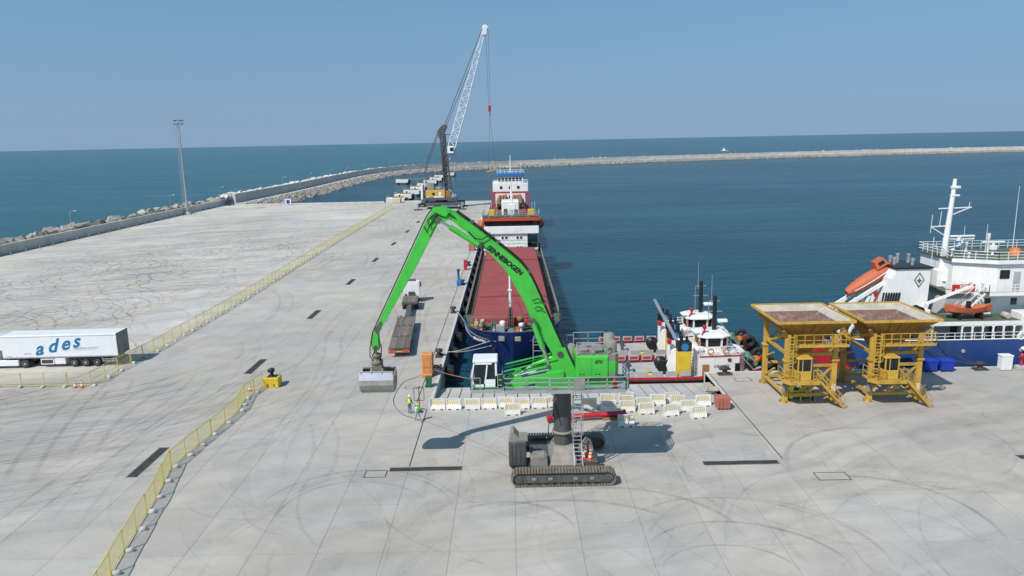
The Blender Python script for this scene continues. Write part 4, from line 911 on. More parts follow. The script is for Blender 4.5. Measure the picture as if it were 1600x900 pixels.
    p_ = MB(); p_.bar((-2.3, -4.9, 2.5), (-2.25, -3.1, 1.2), .12); p_.bar((-.1, -4.9, 2.5), (-.3, -3.0, .9), .12); p_.bar((-.6, -4.9, 2.5), (-1.1, -3.0, 1.0), .12); p_.build('platform_struts', M['hopper'], po, kind='stuff')
    cb = MB(); x0, x1, y0, y1 = -1.95, -.65, -4.85, -3.6
    cb.cbox(x0, x1, y0, y1, 2.73, 3.62, .03); cb.cbox(x0-.06, x1+.06, y0-.06, y1+.06, 4.75, 4.9, .04)
    for xx in (x0+.05, x1-.05):
        for yy in (y0+.05, y1-.05): cb.bar((xx, yy, 3.6), (xx, yy, 4.77), .1)
    cb.bar((x0+.45, y0+.04, 3.6), (x0+.45, y0+.04, 4.77), .07); cbo = cb.build('control_cabin', M['hcab'], H)
    g_ = MB(); g_.box(x0+.03, x1-.03, y0+.05, y0+.07, 3.6, 4.77); g_.box(x0+.05, x0+.07, y0+.08, y1-.03, 3.6, 4.77); g_.box(x1-.07, x1-.05, y0+.08, y1-.03, 3.6, 4.77); g_.build('cabin_glass', M['glass'], cbo)
    l_ = MB(); l_.ladder((-2.45, -4.2, 2.72), (-2.45, -4.2, 7.0), (1, 0, 0), .55, .3, .035); lo_ = l_.build('ladder', M['hopper'], H)
    l_ = MB()
    for z in (4.4, 5.0, 5.6, 6.2, 6.9): l_.path([(-2.73, -4.2, z), (-2.85, -4.55, z), (-2.45, -4.9, z), (-2.05, -4.55, z), (-2.17, -4.2, z)], .025, 4)
    for xx, yy in ((-2.85, -4.55), (-2.45, -4.9), (-2.05, -4.55)): l_.bar((xx, yy, 4.4), (xx, yy, 6.9), .04)
    l_.build('ladder_cage', M['hopper'], lo_)
    # stair going down to the right
    a, b_ = Vector((.15, -4.6, 2.7)), Vector((2.55, -4.6, .0))
    s_ = MB()
    for dy in (-.4, .4): s_.bar(a+Vector((0, dy, 0)), b_+Vector((0, dy, 0)), .06, .22)
    so = s_.build('stair', M['hopper'], H)
    s_ = MB()
    for k in range(1, 11): p = a.lerp(b_, k/11); s_.box(p.x-.12, p.x+.12, -4.98, -4.22, p.z-.02, p.z+.02)
    s_.build('stair_treads', M['hopper'], so, kind='stuff')
    s_ = MB(); U = Vector((0, 0, 1))
    for dy in (-.42, .42):
        D = Vector((0, dy, 0))
        for h_ in (.5, 1.0): s_.bar(a+D+U*h_, b_+D+U*h_, .05)
        for k in range(5): p = a.lerp(b_, k/4)+D; s_.bar(p, p+U, .05)
    s_.build('hand_rail', M['hopper'], so)
    n_ = MB(); n_.box(2.05, 2.4, -3.145, -3.135, 1.1, 1.75); n_.build('notice_plate', M['white'], H)
    m_ = MB(); m_.cbox(-2.7, -2.35, -3.5, -3.2, 1.1, 1.9, .04); m_.build('switch_box', M['dust'], H)
    return H
hop = make_hopper('left yellow steel hopper on four legs with stair and cabin')
hop.location = (28.1, 69.7, 0)
dup(hop, (36.05, 69.55, 0), 0, 'right yellow steel hopper on four legs beside the blue hulled ship')
# yellow-green pump frame under the left hopper
t = thing('pump_unit', 'lime yellow pump frame on the ground under the left hopper', 'pump', (26.6, 67.6, 0)); o_ = t.location
mb = MB(o_); mb.rail([(26.3, 67.0, 0), (28.6, 67.0, 0), (28.6, 68.2, 0), (26.3, 68.2, 0), (26.3, 67.0, 0)], 1.0, 2, 1.1, .05); mb.cbox(26.25, 26.7, 66.9, 67.3, .3, 1.7, .06); mb.build('frame', M['vest'], t)
mb = MB(o_); mb.cbox(26.8, 28.4, 67.2, 68.0, .15, .8, .08); mb.lathe((27.2, 67.6, .8), [(.25, 0), (.25, .35)], 12); mb.build('motor', M['anth'], t)
# ================================================================ THINGS ON THE QUAY
# -- plastic water barriers
def make_barrier():
    B = thing('water_barrier', '', 'barrier'); L_, H_ = .72, 1.0
    s = MB(); foot = [(-.30, 0), (.30, 0), (.30, .16), (.13, .5), (.10, H_), (-.10, H_), (-.13, .5), (-.30, .16)]
    s.prism([(y, z) for y, z in foot], -L_, L_, 'x'); s.build('body', M['plastic'], B)
    s = MB(); s.cbox(-L_-.01, -L_+.14, -.16, .16, 0, H_+.04, .03); s.cbox(L_-.14, L_+.01, -.16, .16, 0, H_+.04, .03); s.box(-L_+.14, L_-.14, -.12, .12, H_, H_+.05); s.build('end_rib', M['plastic'], B)
    for k in range(6):
        s = MB(); x = -.52+k*.2
        s.add([(x-.05, -.127, .55), (x+.05, -.127, .55), (x+.14, -.108, .9), (x+.04, -.108, .9)], [(0,1,2,3)]); s.build('stripe', M['stripe'], B)
    for x in (-.38, .38):
        s = MB(); s.box(x-.14, x+.14, -.306, -.2, .0, .1); s.build('fork_slot', M['asph'], B)
    s = MB()
    for k in range(5): s.add([(-.3+k*.13, -.222, .27), (-.2+k*.13, -.222, .27), (-.2+k*.13, -.19, .35), (-.3+k*.13, -.19, .35)], [(0,1,2,3)])
    s.build('dark_print', M['asph'], B, kind='stuff')
    return B
bar0 = make_barrier(); used = False
row = [(-7.3,66.75,.0),(-5.72,66.7,.0),(-3.95,66.55,.0),(-2.4,66.62,.0),(-.82,66.75,.0),(.75,66.55,.0),(2.35,66.6,.0),(3.9,66.7,.0)]
lab = [ORD[i]+' white and yellow plastic barrier from the left in the ramp row' for i in range(8)]
more = [(-.15,64.9,.05,'single striped plastic barrier standing in front of the ramp row'),
 (7.0,65.9,.02,'striped plastic barrier just right of the pylon'),(8.85,65.2,.04,'striped plastic barrier behind the red pipe end, in shade'),(10.5,65.2,-.03,'striped plastic barrier in the front of the right cluster, second from pylon'),
 (12.2,64.5,.06,'striped plastic barrier in the centre front of the right cluster'),(9.0,67.0,.0,'striped plastic barrier at the back left of the right cluster'),(10.6,66.6,.03,'striped plastic barrier behind another in the right cluster'),
 (12.2,66.0,-.05,'striped plastic barrier behind the centre front one'),(13.7,66.7,.02,'striped plastic barrier at the back middle of the right cluster'),(15.3,67.5,-.04,'rearmost striped plastic barrier of the right cluster'),
 (15.5,66.3,.03,'striped plastic barrier just in front of the rearmost one'),(14.3,63.9,.22,'turned striped plastic barrier near the right front of the cluster'),(16.2,65.0,.02,'striped plastic barrier behind the outermost right one'),
 (16.7,63.3,.18,'outermost right striped plastic barrier, turned a little'),(9.9,61.6,-.04,'lone plastic barrier in front of the red pipe'),(10.9,67.9,.0,'striped plastic barrier furthest back near the ramp planks'),(17.9,66.2,.05,'plain pale plastic barrier beside the red skip')]
for (x, y, rz), l in list(zip(row, lab))+[((a, b_, c_), d_) for a, b_, c_, d_ in more]:
    z = 0 if y < 66.9 else rz_(y)
    y += random.uniform(-.06, .06); x += random.uniform(-.05, .05)
    if not used: bar0.location = (x, y, z); bar0['label'] = l; bar0['group'] = 'plastic barriers at the ramp'; used = True
    else: dup(bar0, (x, y, z), rz+random.uniform(-.03, .03), l, 'plastic barriers at the ramp')
# red flag cloth on one barrier
mb = MB((-.1, 66.5, .9)); mb.cbox(-.35, .15, 66.42, 66.6, .75, 1.12, .05); mb.cbox(-.1, .3, 66.38, 66.5, .5, .85, .04); o = mb.build('red_cloth', M['red']); tag(o, 'crumpled red cloth hanging on a plastic barrier', 'cloth')

# -- yellow mesh fences
def panel_meshes(wd, hh, sp=.13, wt=.008):
    f = MB(); r = .028
    f.bar((0, 0, .1), (0, 0, hh), r*2); f.bar((wd, 0, .1), (wd, 0, hh), r*2); f.bar((0, 0, hh), (wd, 0, hh), r*2); f.bar((0, 0, .14), (wd, 0, .14), r*2)
    m_ = MB(); n_ = int(wd/sp)
    for k in range(1, n_): m_.bar((wd*k/n_, 0, .14), (wd*k/n_, 0, hh), wt)
    for k in range(1, 7): m_.bar((0, 0, .14+(hh-.14)*k/7), (wd, 0, .14+(hh-.14)*k/7), .008)
    return f.mesh('panel_frame', M['fyellow']), m_.mesh('wire_mesh', M['fyellow'])
ft = MB(); ft.box(-.05, .05, -.35, .35, 0, .06); ft.bar((0, 0, .03), (0, 0, .5), .07); foot_me = ft.mesh('foot', M['fyellow'])
bg_ = MB(); bg_.loft([[(x*.7, y*.7, 0) for x, y in ((-.32,-.16),(.32,-.16),(.36,.0),(.32,.16),(-.32,.16),(-.36,0))], [(x, y, .13) for x, y in ((-.32,-.18),(.3,-.16),(.38,.0),(.32,.17),(-.3,.18),(-.38,0))], [(x*.6, y*.5, .27) for x, y in ((-.32,-.16),(.32,-.16),(.36,.0),(.32,.16),(-.32,.16),(-.36,0))]], smooth=True); bag_me = bg_.mesh('weight_bag', M['bag'])
_pm = {}
def fence(label, pts, hh, step, side):
    t = thing('mesh_fence', label, 'fence', (*pts[0], 0), 0, 'yellow wire mesh fences'); O = Vector((*pts[0], 0)); rg = random.Random(3)
    for a, b_ in zip(pts[:-1], pts[1:]):
        a = Vector((*a, 0)); b_ = Vector((*b_, 0)); L_ = (b_-a).length; n_ = max(1, round(L_/step)); wd = L_/n_; d = (b_-a).normalized(); rz = math.atan2(d.y, d.x)
        k_ = (round(wd, 3), hh)
        if k_ not in _pm: _pm[k_] = panel_meshes(wd, hh, *((.09, .010) if hh < 1.52 else (.13, .008)))
        for i in range(n_):
            p = a+d*wd*i-O; pf = inst('fence_panel', _pm[k_][0], t, p, rz+rg.uniform(-.015, .015)); pf.rotation_euler.x = rg.uniform(-.03, .03)
            inst('wire_mesh', _pm[k_][1], pf)
            inst('fence_foot', foot_me, t, p, rz)
            nb = Vector((d.y, -d.x, 0))*side*.38
            b2 = inst('weight_bag', bag_me, t, p+nb+Vector((rg.uniform(-.08, .08), rg.uniform(-.08, .08), 0)), rz+1.57+rg.uniform(-.5, .5)); b2.scale = (.72, .8, rg.uniform(.7, 1.1))
    return t
fence('short zigzag yellow mesh fence in the left foreground', [(-23.6, 36.0), (-24.35, 39.9), (-25.35, 45.0), (-26.2, 49.6), (-27.4, 54.7), (-26.85, 61.4), (-26.55, 67.0), (-27.1, 70.6), (-26.55, 74.3)], 1.5, 2.25, 1)
fence('long straight yellow mesh fence between the yard and the pier', [(-75.6, 76.1), (-45.6, 75.9), (-44.9, 89.0), (-44.6, 114), (-45.6, 172), (-46.4, 291)], 1.55, 2.45, 1)

# -- yellow block with bollard
t = thing('yellow_block', 'bright yellow concrete block with a black fitting at the near fence end', 'block', (-25.55, 74.6, 0)); o_ = t.location
mb = MB(o_); mb.cbox(-26.35, -24.75, 74.0, 75.3, 0, 1.05, .05); mb.build('block', M['yellow'], t)
mb = MB(o_); mb.cbox(-26.05, -25.05, 74.25, 75.1, 1.05, 1.12, .03); mb.lathe((-25.6, 74.7, 1.1), [(.28, 0), (.2, .12), (.17, .4), (.32, .55), (.34, .72), (.2, .85)], 16); mb.cbox(-26.0, -25.3, 74.5, 74.9, 1.5, 1.85, .08); mb.build('black_fitting', M['bpaint'], t)
mb = MB(o_); mb.box(-25.95, -25.8, 73.99, 74.0, .15, .4); mb.box(-25.3, -25.15, 73.99, 74.0, .15, .4); mb.build('fork_pocket', M['asph'], t)

# -- bollards along the edges
def bollard_mesh():
    s = MB(); s.cbox(-.75, .75, -.42, .42, 0, .14, .05); s.lathe((0, 0, .12), [(.36, 0), (.28, .1), (.25, .36), (.42, .48), (.46, .62), (.38, .74), (.15, .78)], 18); s.cbox(-.62, .62, -.16, .16, .5, .72, .06)
    return s.mesh('mooring_bollard', M['asph'])
bme = bollard_mesh()
for i, (x, y, rz, l) in enumerate(((22.6, 75.45, 0, 'black mooring bollard on the quay edge in front of the tug'), (49.9, 75.35, 0, 'black mooring bollard on the quay beside the blue hull'), (-8.85, 107.3, 1.57, 'black bollard on the pier edge beside the ship bow'),
        (-8.85, 129.2, 1.57, 'black bollard beside the blue pump on the pier edge'), (-8.85, 149.5, 1.57, 'black bollard next to the red post on the pier edge'), (-8.85, 178, 1.57, 'bollard on the pier edge beside the ship bridge'), (-8.85, 84.5, 1.57, 'black bollard behind the orange box holding the ship line'), (-8.85, 205, 1.57, 'far bollard on the pier edge near the second ship'))):
    ob = inst('mooring_bollard', bme, None, (x, y, .012), rz); tag(ob, l, 'bollard', 'mooring bollards on the quay edges')
# -- orange cabinet, bin, sign frame, net
t = thing('orange_cabinet', 'tall orange steel cabinet beside the ramp corner', 'cabinet', (-9.25, 77.0, 0)); o_ = t.location
mb = MB(o_); mb.cbox(-9.95, -8.75, 76.5, 77.6, .25, 2.6, .1); mb.cbox(-10.0, -8.85, 76.3, 77.0, 0, .4, .04); mb.cbox(-9.8, -8.9, 77.6, 78.6, .1, 2.2, .08); mb.build('housing', M['porange'], t)
mb = MB(o_); mb.cbox(-9.8, -9.0, 76.45, 76.5, 1.1, 2.3, .02); mb.cbox(-9.8, -9.0, 76.44, 76.5, .4, .95, .02); mb.build('door', M['porange'], t)
mb = MB(o_); mb.lathe((-8.75, 76.95, 1.0), [(.16, 0), (.16, .7), (.3, .72), (.3, .95)], 14, 'x'); mb.lathe((-8.75, 77.8, .8), [(.2, 0), (.2, .5)], 12, 'x'); mb.build('motor', M['bpaint'], t)
t = thing('wheelie_bin', 'dark green wheelie bin at the ramp corner', 'bin', (-8.85, 73.3, 0)); o_ = t.location
mb = MB(o_); mb.loft([[(-9.1,73.05,.08),(-8.6,73.05,.08),(-8.6,73.55,.08),(-9.1,73.55,.08)], [(-9.17,72.98,1.0),(-8.53,72.98,1.0),(-8.53,73.65,1.0),(-9.17,73.65,1.0)]]); mb.build('bin_body', M['greenbin'], t)
mb = MB(o_); mb.cbox(-9.2, -8.5, 72.94, 73.72, 1.0, 1.1, .03); mb.build('lid', M['greenbin'], t)
for y in (73.15, 73.5):
    mb = MB(o_); mb.lathe((-9.14, y-.04, .13), [(.13, 0), (.13, .08)], 12, 'y'); mb.build('wheel', M['black'], t)
t = thing('sign_frame', 'thin empty metal sign frame on a post behind the two workers', 'sign', (-8.95, 66.0, 0)); o_ = t.location
mb = MB(o_); mb.bar((-8.95, 66, 0), (-8.95, 66, 2.5), .07); mb.build('post', M['asph'], t)
mb = MB(o_)
for a, b_ in (((-9.42, 1.2), (-8.48, 1.2)), ((-9.42, 2.45), (-8.48, 2.45)), ((-9.42, 1.2), (-9.42, 2.45)), ((-8.48, 1.2), (-8.48, 2.45))): mb.bar((a[0], 65.95, a[1]), (b_[0], 65.95, b_[1]), .05)
mb.build('frame', M['asph'], t)
mb = MB(o_); mb.cbox(-9.25, -8.65, 65.75, 66.25, 0, .07, .02); mb.build('base', M['asph'], t)
rg = random.Random(2); mb = MB((-6.9, 73.6, rz_(73.6)))
for k in range(16): mb.path([(-6.9+rg.uniform(-.6, .6)*1.0, 73.6+rg.uniform(-.5, .5), rz_(73.6)+.05+rg.uniform(0, .35)) for _ in range(7)], .05, 5)
mb.sphere((-6.9, 73.6, rz_(73.6)+.1), .55, .45, .28)
o = mb.build('fishing_net', M['sack']); tag(o, 'heap of green net lying on the ramp corner', 'net')
# -- hoses and cables
def cable(nm, pts, r, mt, label, cat='cable'):
    P = [Vector(p) for p in pts]; out = []
    for i in range(len(P)-1):
        p0, p1, p2, p3 = P[max(i-1, 0)], P[i], P[i+1], P[min(i+2, len(P)-1)]
        for k in range(8):
            t_ = k/8; out.append(.5*((2*p1)+(-p0+p2)*t_+(2*p0-5*p1+4*p2-p3)*t_**2+(-p0+3*p1-3*p2+p3)*t_**3))
    out.append(P[-1]); mb = MB(P[0]); mb.path(out, r, 6); ob = mb.build(nm, M[mt]); ob.location = P[0]; return tag(ob, label, cat)
cable('power_cable', [(-9.9, 76.6, .3), (-10.8, 76.2, .05), (-11.7, 75.0, .05), (-12.0, 72.5, .05), (-12.0, 69.5, .05), (-11.4, 67.2, .05), (-10.3, 65.2, .05), (-8.6, 63.9, .05)], .02, 'asph', 'dark cable curving on the quay left of the two workers')
cable('red_cable', [(-8.6, 63.9, .04), (-6.0, 61.6, .04), (-3.5, 58.8, .04), (-1.2, 56.2, .04), (-.3, 54.0, .5)], .014, 'skip', 'thin red cable running over the quay to the crawler cabinet')
cable('mooring_rope', [(-8.85, 84.4, .5), (-6.6, 83.4, .9), (-4.0, 82.0, 2.0), (-1.25, 80.3, 3.3)], .05, 'rope', 'pale mooring rope from the pier bollard to the bow of the cargo ship', 'rope')
cable('mooring_rope', [(-8.85, 84.7, .5), (-6.0, 83.6, .75), (-3, 82.2, 1.7), (.55, 79.8, 3.2)], .04, 'rope', 'second, lower mooring rope running to the bow of the cargo ship', 'rope')
cable('mooring_rope', [(-8.5, 76.8, .7), (-7.0, 77.0, .1), (-4.5, 77.2, -.6), (-2.0, 77.5, -1.4)], .05, 'skip', 'reddish line drooping from the orange cabinet over the water', 'rope')
cable('mooring_rope', [(-8.8, 107.2, .5), (-7.6, 103.5, .5), (-6.6, 98, .9), (-6.0, 91.5, 2.8)], .05, 'rope', 'mooring line from the pier edge bollard along the ship side', 'rope')
cable('mooring_rope', [(49.8, 75.6, .5), (47.8, 76.8, .7), (44.8, 78.3, 2.0), (42.5, 78.5, 2.55)], .05, 'asph', 'dark mooring line from the quay bollard to the blue hull', 'rope')
cable('mooring_rope', [(49.8, 75.6, .55), (48.5, 76.8, 1.0), (46.6, 78.2, 2.4)], .045, 'asph', 'shorter dark mooring line rising to the blue hull rail', 'rope')
# -- driftwood on the ramp
rg = random.Random(9); mb = MB((-2.6, 69.5, rz_(69.5)))
for k in range(6):
    a = rg.uniform(-.2, .35); x = -4.2+rg.uniform(0, 1); y = 68.6+rg.uniform(0, .4); l_ = rg.uniform(2.0, 3.4)
    mb.path([(x+l_*t_*math.cos(a), y+l_*t_*math.sin(a)+.1*math.sin(t_*5+k), rz_(y+l_*t_*math.sin(a))+.1+.25*t_*(k%3)*.5) for t_ in (0, .25, .5, .75, 1)], rg.uniform(.04, .09), 6)
o = mb.build('driftwood', M['wood']); tag(o, 'heap of brown driftwood branches on the ramp below the cab', 'branches')
# -- red tube on the ground
t = thing('red_pipe', 'red steel tube with flanged ends lying behind the crawler', 'pipe', (6.5, 62.9, 0)); o_ = t.location
a, b_ = Vector((3.0, 62.6, .5)), Vector((10.0, 63.4, .5)); d = (b_-a).normalized()
mb = MB(o_); mb.tube(a, b_, .24, n=18); mb.build('tube', M['red'], t)
for p in (a, b_, a+d*.9): 
    mb = MB(o_); mb.tube(p-d*.08, p+d*.08, .36, n=18); mb.build('flange', M['red'], t)
for p in (a+d*5.9, a+d*1.6):
    mb = MB(o_); mb.cbox(p.x-.9, p.x+.9, p.y-.3, p.y+.1, 0, .24, .03); mb.build('timber_bearer', M['pipe'], t)
# -- right hand side clutter
t = thing('rubbish_skip', 'small faded red skip beside the ramp', 'skip', (19.6, 65.5, 0)); o_ = t.location
mb = MB(o_); mb.loft([[(18.95,65.0,.12),(20.0,65.0,.12),(20.0,66.0,.12),(18.95,66.0,.12)], [(18.85,64.9,1.15),(20.12,64.9,1.15),(20.12,66.1,1.15),(18.85,66.1,1.15)], [(18.93,64.98,1.15),(20.04,64.98,1.15),(20.04,66.02,1.15),(18.93,66.02,1.15)], [(19.0,65.05,.9),(19.97,65.05,.9),(19.97,65.95,.9),(19.0,65.95,.9)]]); mb.build('tub', M['skip'], t)
for k in range(4):
    mb = MB(o_); x = 18.98+k*.35; mb.box(x-.04, x+.04, 64.86, 64.95, .2, 1.0); mb.build('rib', M['skip'], t)
for x in (19.1, 19.9):
    mb = MB(o_); mb.box(x-.1, x+.1, 65.05, 65.95, 0, .12); mb.build('runner', M['asph'], t)
for i, (x, y, rz) in enumerate(((19.75, 70.9, .3), (20.05, 70.35, -.15), (19.7, 71.6, .1))):
    s = MB(); s.cbox(-.45, .45, -.2, .2, 0, .3, .04); s.cbox(-.35, .35, -.14, .14, .3, .42, .03); ob = s.build('concrete_sinker', M['liner']); ob.location = (x, y, .012); ob.rotation_euler.z = rz
    tag(ob, ORD[i]+' sandy coloured block dumped on the ramp side wall', 'block', 'sandy blocks by the ramp')
mb = MB((21.6, 67.6, 0))
for k in range(5): mb.torus((21.7+.12*k, 67.6+.1*k, .06+.05*k), .62-.05*k, .04, 'z', 20, 6)
mb.torus((22.0, 67.9, .5), .42, .035, 'y', 18, 6); mb.path([(21.0, 67.3, .04), (20.5, 67.9, .04), (20.8, 68.6, .04), (21.4, 68.4, .04)], .035)
o = mb.build('wire_coil', M['asph']); tag(o, 'tangled coil of wire rope lying beside the red skip', 'wire coil')
def bigbin(x, y, rz, label):
    t = thing('blue_bin', label, 'bin', (x, y, 0), rz, 'blue wheeled bins on the quay'); s = MB()
    s.loft([[(-.6,-.42,.18),(.6,-.42,.18),(.6,.42,.18),(-.6,.42,.18)], [(-.72,-.52,1.1),(.72,-.52,1.1),(.72,.52,1.1),(-.72,.52,1.1)]]); s.build('tub', M['blue'], t)
    s = MB(); s.cbox(-.75, .75, -.55, .55, 1.1, 1.22, .04); s.prism([(-.55, 1.2), (.55, 1.2), (.5, 1.32), (-.5, 1.32)], -.7, .7, 'x'); s.build('lid', M['blue'], t)
    for sx in (-.5, .5):
        for sy in (-.35, .35): s = MB(); s.lathe((sx-.04, sy, .1), [(.1, 0), (.1, .08)], 12, 'x'); s.build('wheel', M['black'], t)
bigbin(44.3, 75.2, .03, 'left blue wheeled bin on the quay edge beside the right hopper'); bigbin(46.05, 75.15, -.03, 'right blue wheeled bin on the quay edge beside the ship')
t = thing('white_cabinet', 'white electric cabinet on the right quay edge', 'cabinet', (52.4, 75.2, 0)); o_ = t.location
mb = MB(o_); mb.cbox(51.85, 52.95, 74.75, 75.6, .05, 1.55, .04); mb.build('housing', M['white'], t)
mb = MB(o_); mb.cbox(51.8, 53.0, 74.7, 75.65, 1.55, 1.68, .03); mb.build('roof', M['white'], t)
mb = MB(o_); mb.cbox(51.95, 52.85, 74.72, 74.75, .2, 1.45, .01); mb.build('door', M['white'], t)
t = thing('fire_hydrant', 'red fire hydrant post on a pale plinth at the right edge', 'hydrant', (54.3, 75.4, 0)); o_ = t.location
mb = MB(o_); mb.cbox(53.7, 54.9, 75.0, 75.8, 0, .35, .04); mb.build('plinth', M['cope'], t)
mb = MB(o_); mb.lathe((54.3, 75.4, .35), [(.2, 0), (.13, .08), (.13, .9), (.2, .95), (.2, 1.2), (.08, 1.35)], 14); mb.lathe((54.0, 75.4, 1.35), [(.09, 0), (.09, .6)], 10, 'x'); mb.build('hydrant_body', M['red'], t)
mb = MB((51.3, 74.4, 0)); mb.torus((51.3, 74.5, .14), .38, .15, 'z', 22, 10); mb.torus((51.35, 74.45, .4), .36, .14, 'z', 22, 10); o = mb.build('tyre_fender', M['black']); tag(o, 'stacked black tyres lying on the quay near the white cabinet', 'tyres')
# pier edge services: blue pump, red posts, red box
t = thing('blue_pump', 'blue pump with upright pipe on the pier edge', 'pump', (-9.3, 128.6, 0)); o_ = t.location
mb = MB(o_); mb.cbox(-9.8, -8.9, 127.9, 129.3, 0, .9, .1); mb.lathe((-9.5, 129.0, .9), [(.2, 0), (.2, 1.6), (.32, 1.65), (.32, 1.95)], 14); mb.build('housing', M['lblue'], t)
mb = MB(o_); mb.lathe((-8.95, 128.3, .45), [(.25, 0), (.25, .35)], 14, 'x'); mb.build('outlet', M['bpaint'], t)
t = thing('hydrant_post', 'red hydrant box on the pier edge beyond the blue pump', 'hydrant', (-9.2, 144.5, 0)); o_ = t.location
mb = MB(o_); mb.cbox(-9.5, -8.9, 144.1, 144.9, 0, 2.0, .05); mb.build('red_box', M['red'], t)
mb = MB(o_); mb.cbox(-9.45, -8.95, 144.06, 144.1, .3, 1.7, .01); mb.build('door', M['red'], t)
t = thing('hose_cabinet', 'faded red hose cabinet on the pier edge near the ship bridge', 'cabinet', (-9.2, 171, 0)); o_ = t.location
mb = MB(o_); mb.cbox(-9.9, -8.5, 170, 172, 0, 1.8, .06); mb.build('housing', M['skip'], t)
mb = MB(o_); mb.cbox(-9.8, -8.6, 169.95, 170, .2, 1.6, .01); mb.build('door', M['skip'], t)
# fenders on the pier wall
fm = MB(); fm.lathe((0, -.9, 0), [(.5, 0), (.62, .12), (.62, 1.68), (.5, 1.8)], 16, 'y'); fme = fm.mesh('rubber_fender', M['black'])
cm_ = MB(); cm_.bar((-.55, -.6, 1.5), (0, -.6, .5), .06); cm_.bar((-.55, .6, 1.5), (0, .6, .5), .06); cme = cm_.mesh('fender_chain', M['asph'])
for i in range(22):
    t = thing('quay_fender', (ORD[i] if i < 16 else 'far')+' black rubber fender from the ramp corner along the pier wall' if i < 16 else 'distant black rubber fender on the pier wall', 'fender', (XE+.62, 82+i*7.5, -1.15), 0, 'fenders along the pier wall')
    inst('rubber_roll', fme, t); inst('chain', cme, t)
# ================================================================ VEHICLES
def wheel(parent, x, y, z, r, wd, axis='y', rim='galv'):
    """tyre with rim as a sub-part, centred at x,y,z"""
    s = MB(); f = {'y': (x, y-wd/2, z), 'x': (x-wd/2, y, z)}[axis]
    s.lathe(f, [(r*.62, .02), (r*.9, 0), (r, .05), (r, wd-.05), (r*.9, wd), (r*.62, wd-.02)], 20, axis); t_ = s.build('wheel', M['black'], parent)
    s = MB(); s.lathe(f, [(r*.25, -.02), (r*.3, .06), (r*.55, .04), (r*.62, -.012), (r*.62, wd+.012), (r*.55, wd-.04), (r*.25, wd+.02)], 16, axis); s.build('rim', M[rim], t_); return t_
# -- refrigerated articulated lorry (local x: rear at 0, cab towards -x)
LR = thing('articulated_lorry', 'white articulated lorry with blue ades lettering behind the long fence', 'lorry', (-46.15, 84.3, 0), R(1.0))
mb = MB(); mb.cbox(-13.4, -.03, -1.28, 1.28, 1.22, 3.95, .05); box_ = mb.build('trailer_box', M['cabwhite'], LR)
mb = MB()
for y in (-1.287, 1.27): mb.box(-13.38, -.05, y, y+.017, 3.72, 3.78); mb.box(-13.38, -.05, y, y+.017, 1.22, 1.36)
mb.build('side_rail', M['galv'], box_, kind='stuff')
for y0, y1 in ((-1.22, -.02), (.02, 1.22)):
    mb = MB(); mb.cbox(-.03, .02, y0, y1, 1.32, 3.84, .015); d_ = mb.build('rear_door', M['dust'], box_)
    mb = MB()
    for q in (.3, .7): mb.bar((.05, y0+(y1-y0)*q, 1.35), (.05, y0+(y1-y0)*q, 3.8), .04)
    mb.build('lock_rod', M['galv'], d_, kind='stuff')
mb = MB(); mb.box(-.04, .03, -1.28, -1.22, 1.22, 3.95); mb.box(-.04, .03, 1.22, 1.28, 1.22, 3.95); mb.box(-.04, .03, -1.28, 1.28, 3.85, 3.96); mb.build('rear_frame', M['anth'], box_)
mb = MB(); 
for ch, x, z in (('a', -9.6, 1.55), ('d', -8.15, 1.82), ('e', -6.6, 2.1), ('s', -5.2, 2.38)): text_into(mb, ch, (x, -1.292, z), (1, 0, .12), (0, 0, 1), 2.2, .34, .06)
mb.build('blue_lettering', M['teal'], box_)
mb = MB(); text_into(mb, 'www.', (-10.95, -1.292, 1.62), (1, 0, .07), (0, 0, 1), .42, .25); mb.build('web_lettering', M['grey'], box_); mb = MB(); text_into(mb, 'Nakliyat.com.tr', (-5.15, -1.292, 2.12), (1, 0, .03), (0, 0, 1), .46, .2); mb.box(-6.6, -2.6, -1.29, -1.288, 2.03, 2.05); mb.build('web_lettering', M['grey'], box_)
mb = MB(); mb.box(-12.9, -12.3, -1.29, -1.288, 1.42, 1.47); mb.build('maker_plate', M['teal'], box_)
mb = MB()
for y in (-.45, .45): mb.box(-13.2, -.2, y-.09, y+.09, .95, 1.2)
mb.box(-.35, -.15, -1.15, 1.15, .5, .75); mb.bar((-.4, -.7, .6), (-.4, -.7, 1.0), .1); mb.bar((-.4, .7, .6), (-.4, .7, 1.0), .1); mb.build('chassis', M['anth'], LR)
for x in (-5.3, -3.97, -2.64):
    for y in (-1.02, 1.02): wheel(LR, x, y, .52, .52, .38)
    mb = MB(); mb.prism([(x-.6, 1.12), (x-.5, .95), (x+.5, .95), (x+.6, 1.12)], -1.25, -.8, 'y'); mb.build('mudguard', M['bpaint'], LR)
mb = MB(); mb.cbox(-9.15, -7.6, -1.2, -.3, .38, 1.1, .03); pb_ = mb.build('pallet_box', M['white'], LR)
mb = MB(); mb.box(-9.02, -7.73, -1.215, -1.2, .52, .96); mb.build('opening', M['asph'], pb_)
mb = MB(); mb.cbox(-7.5, -6.25, -1.24, -.4, .4, 1.16, .04); mb.build('side_locker', M['white'], LR)
mb = MB(); mb.box(-2.0, -.35, -1.25, -1.2, .85, .95); mb.box(-2.0, -.35, -1.25, -1.2, .6, .7); mb.bar((-1.95, -1.22, .6), (-1.95, -1.22, 1.15), .06); mb.bar((-.4, -1.22, .6), (-.4, -1.22, 1.15), .06); mb.build('underrun_bar', M['galv'], LR)
for y in (-.95, .95):
    wheel(LR, -11.0, y, .52, .52, .55); wheel(LR, -14.9, y, .52, .52, .34)
mb = MB(); mb.cbox(-16.2, -10.2, -.5, .5, .65, .95, .03); mb.build('tractor_frame', M['anth'], LR)
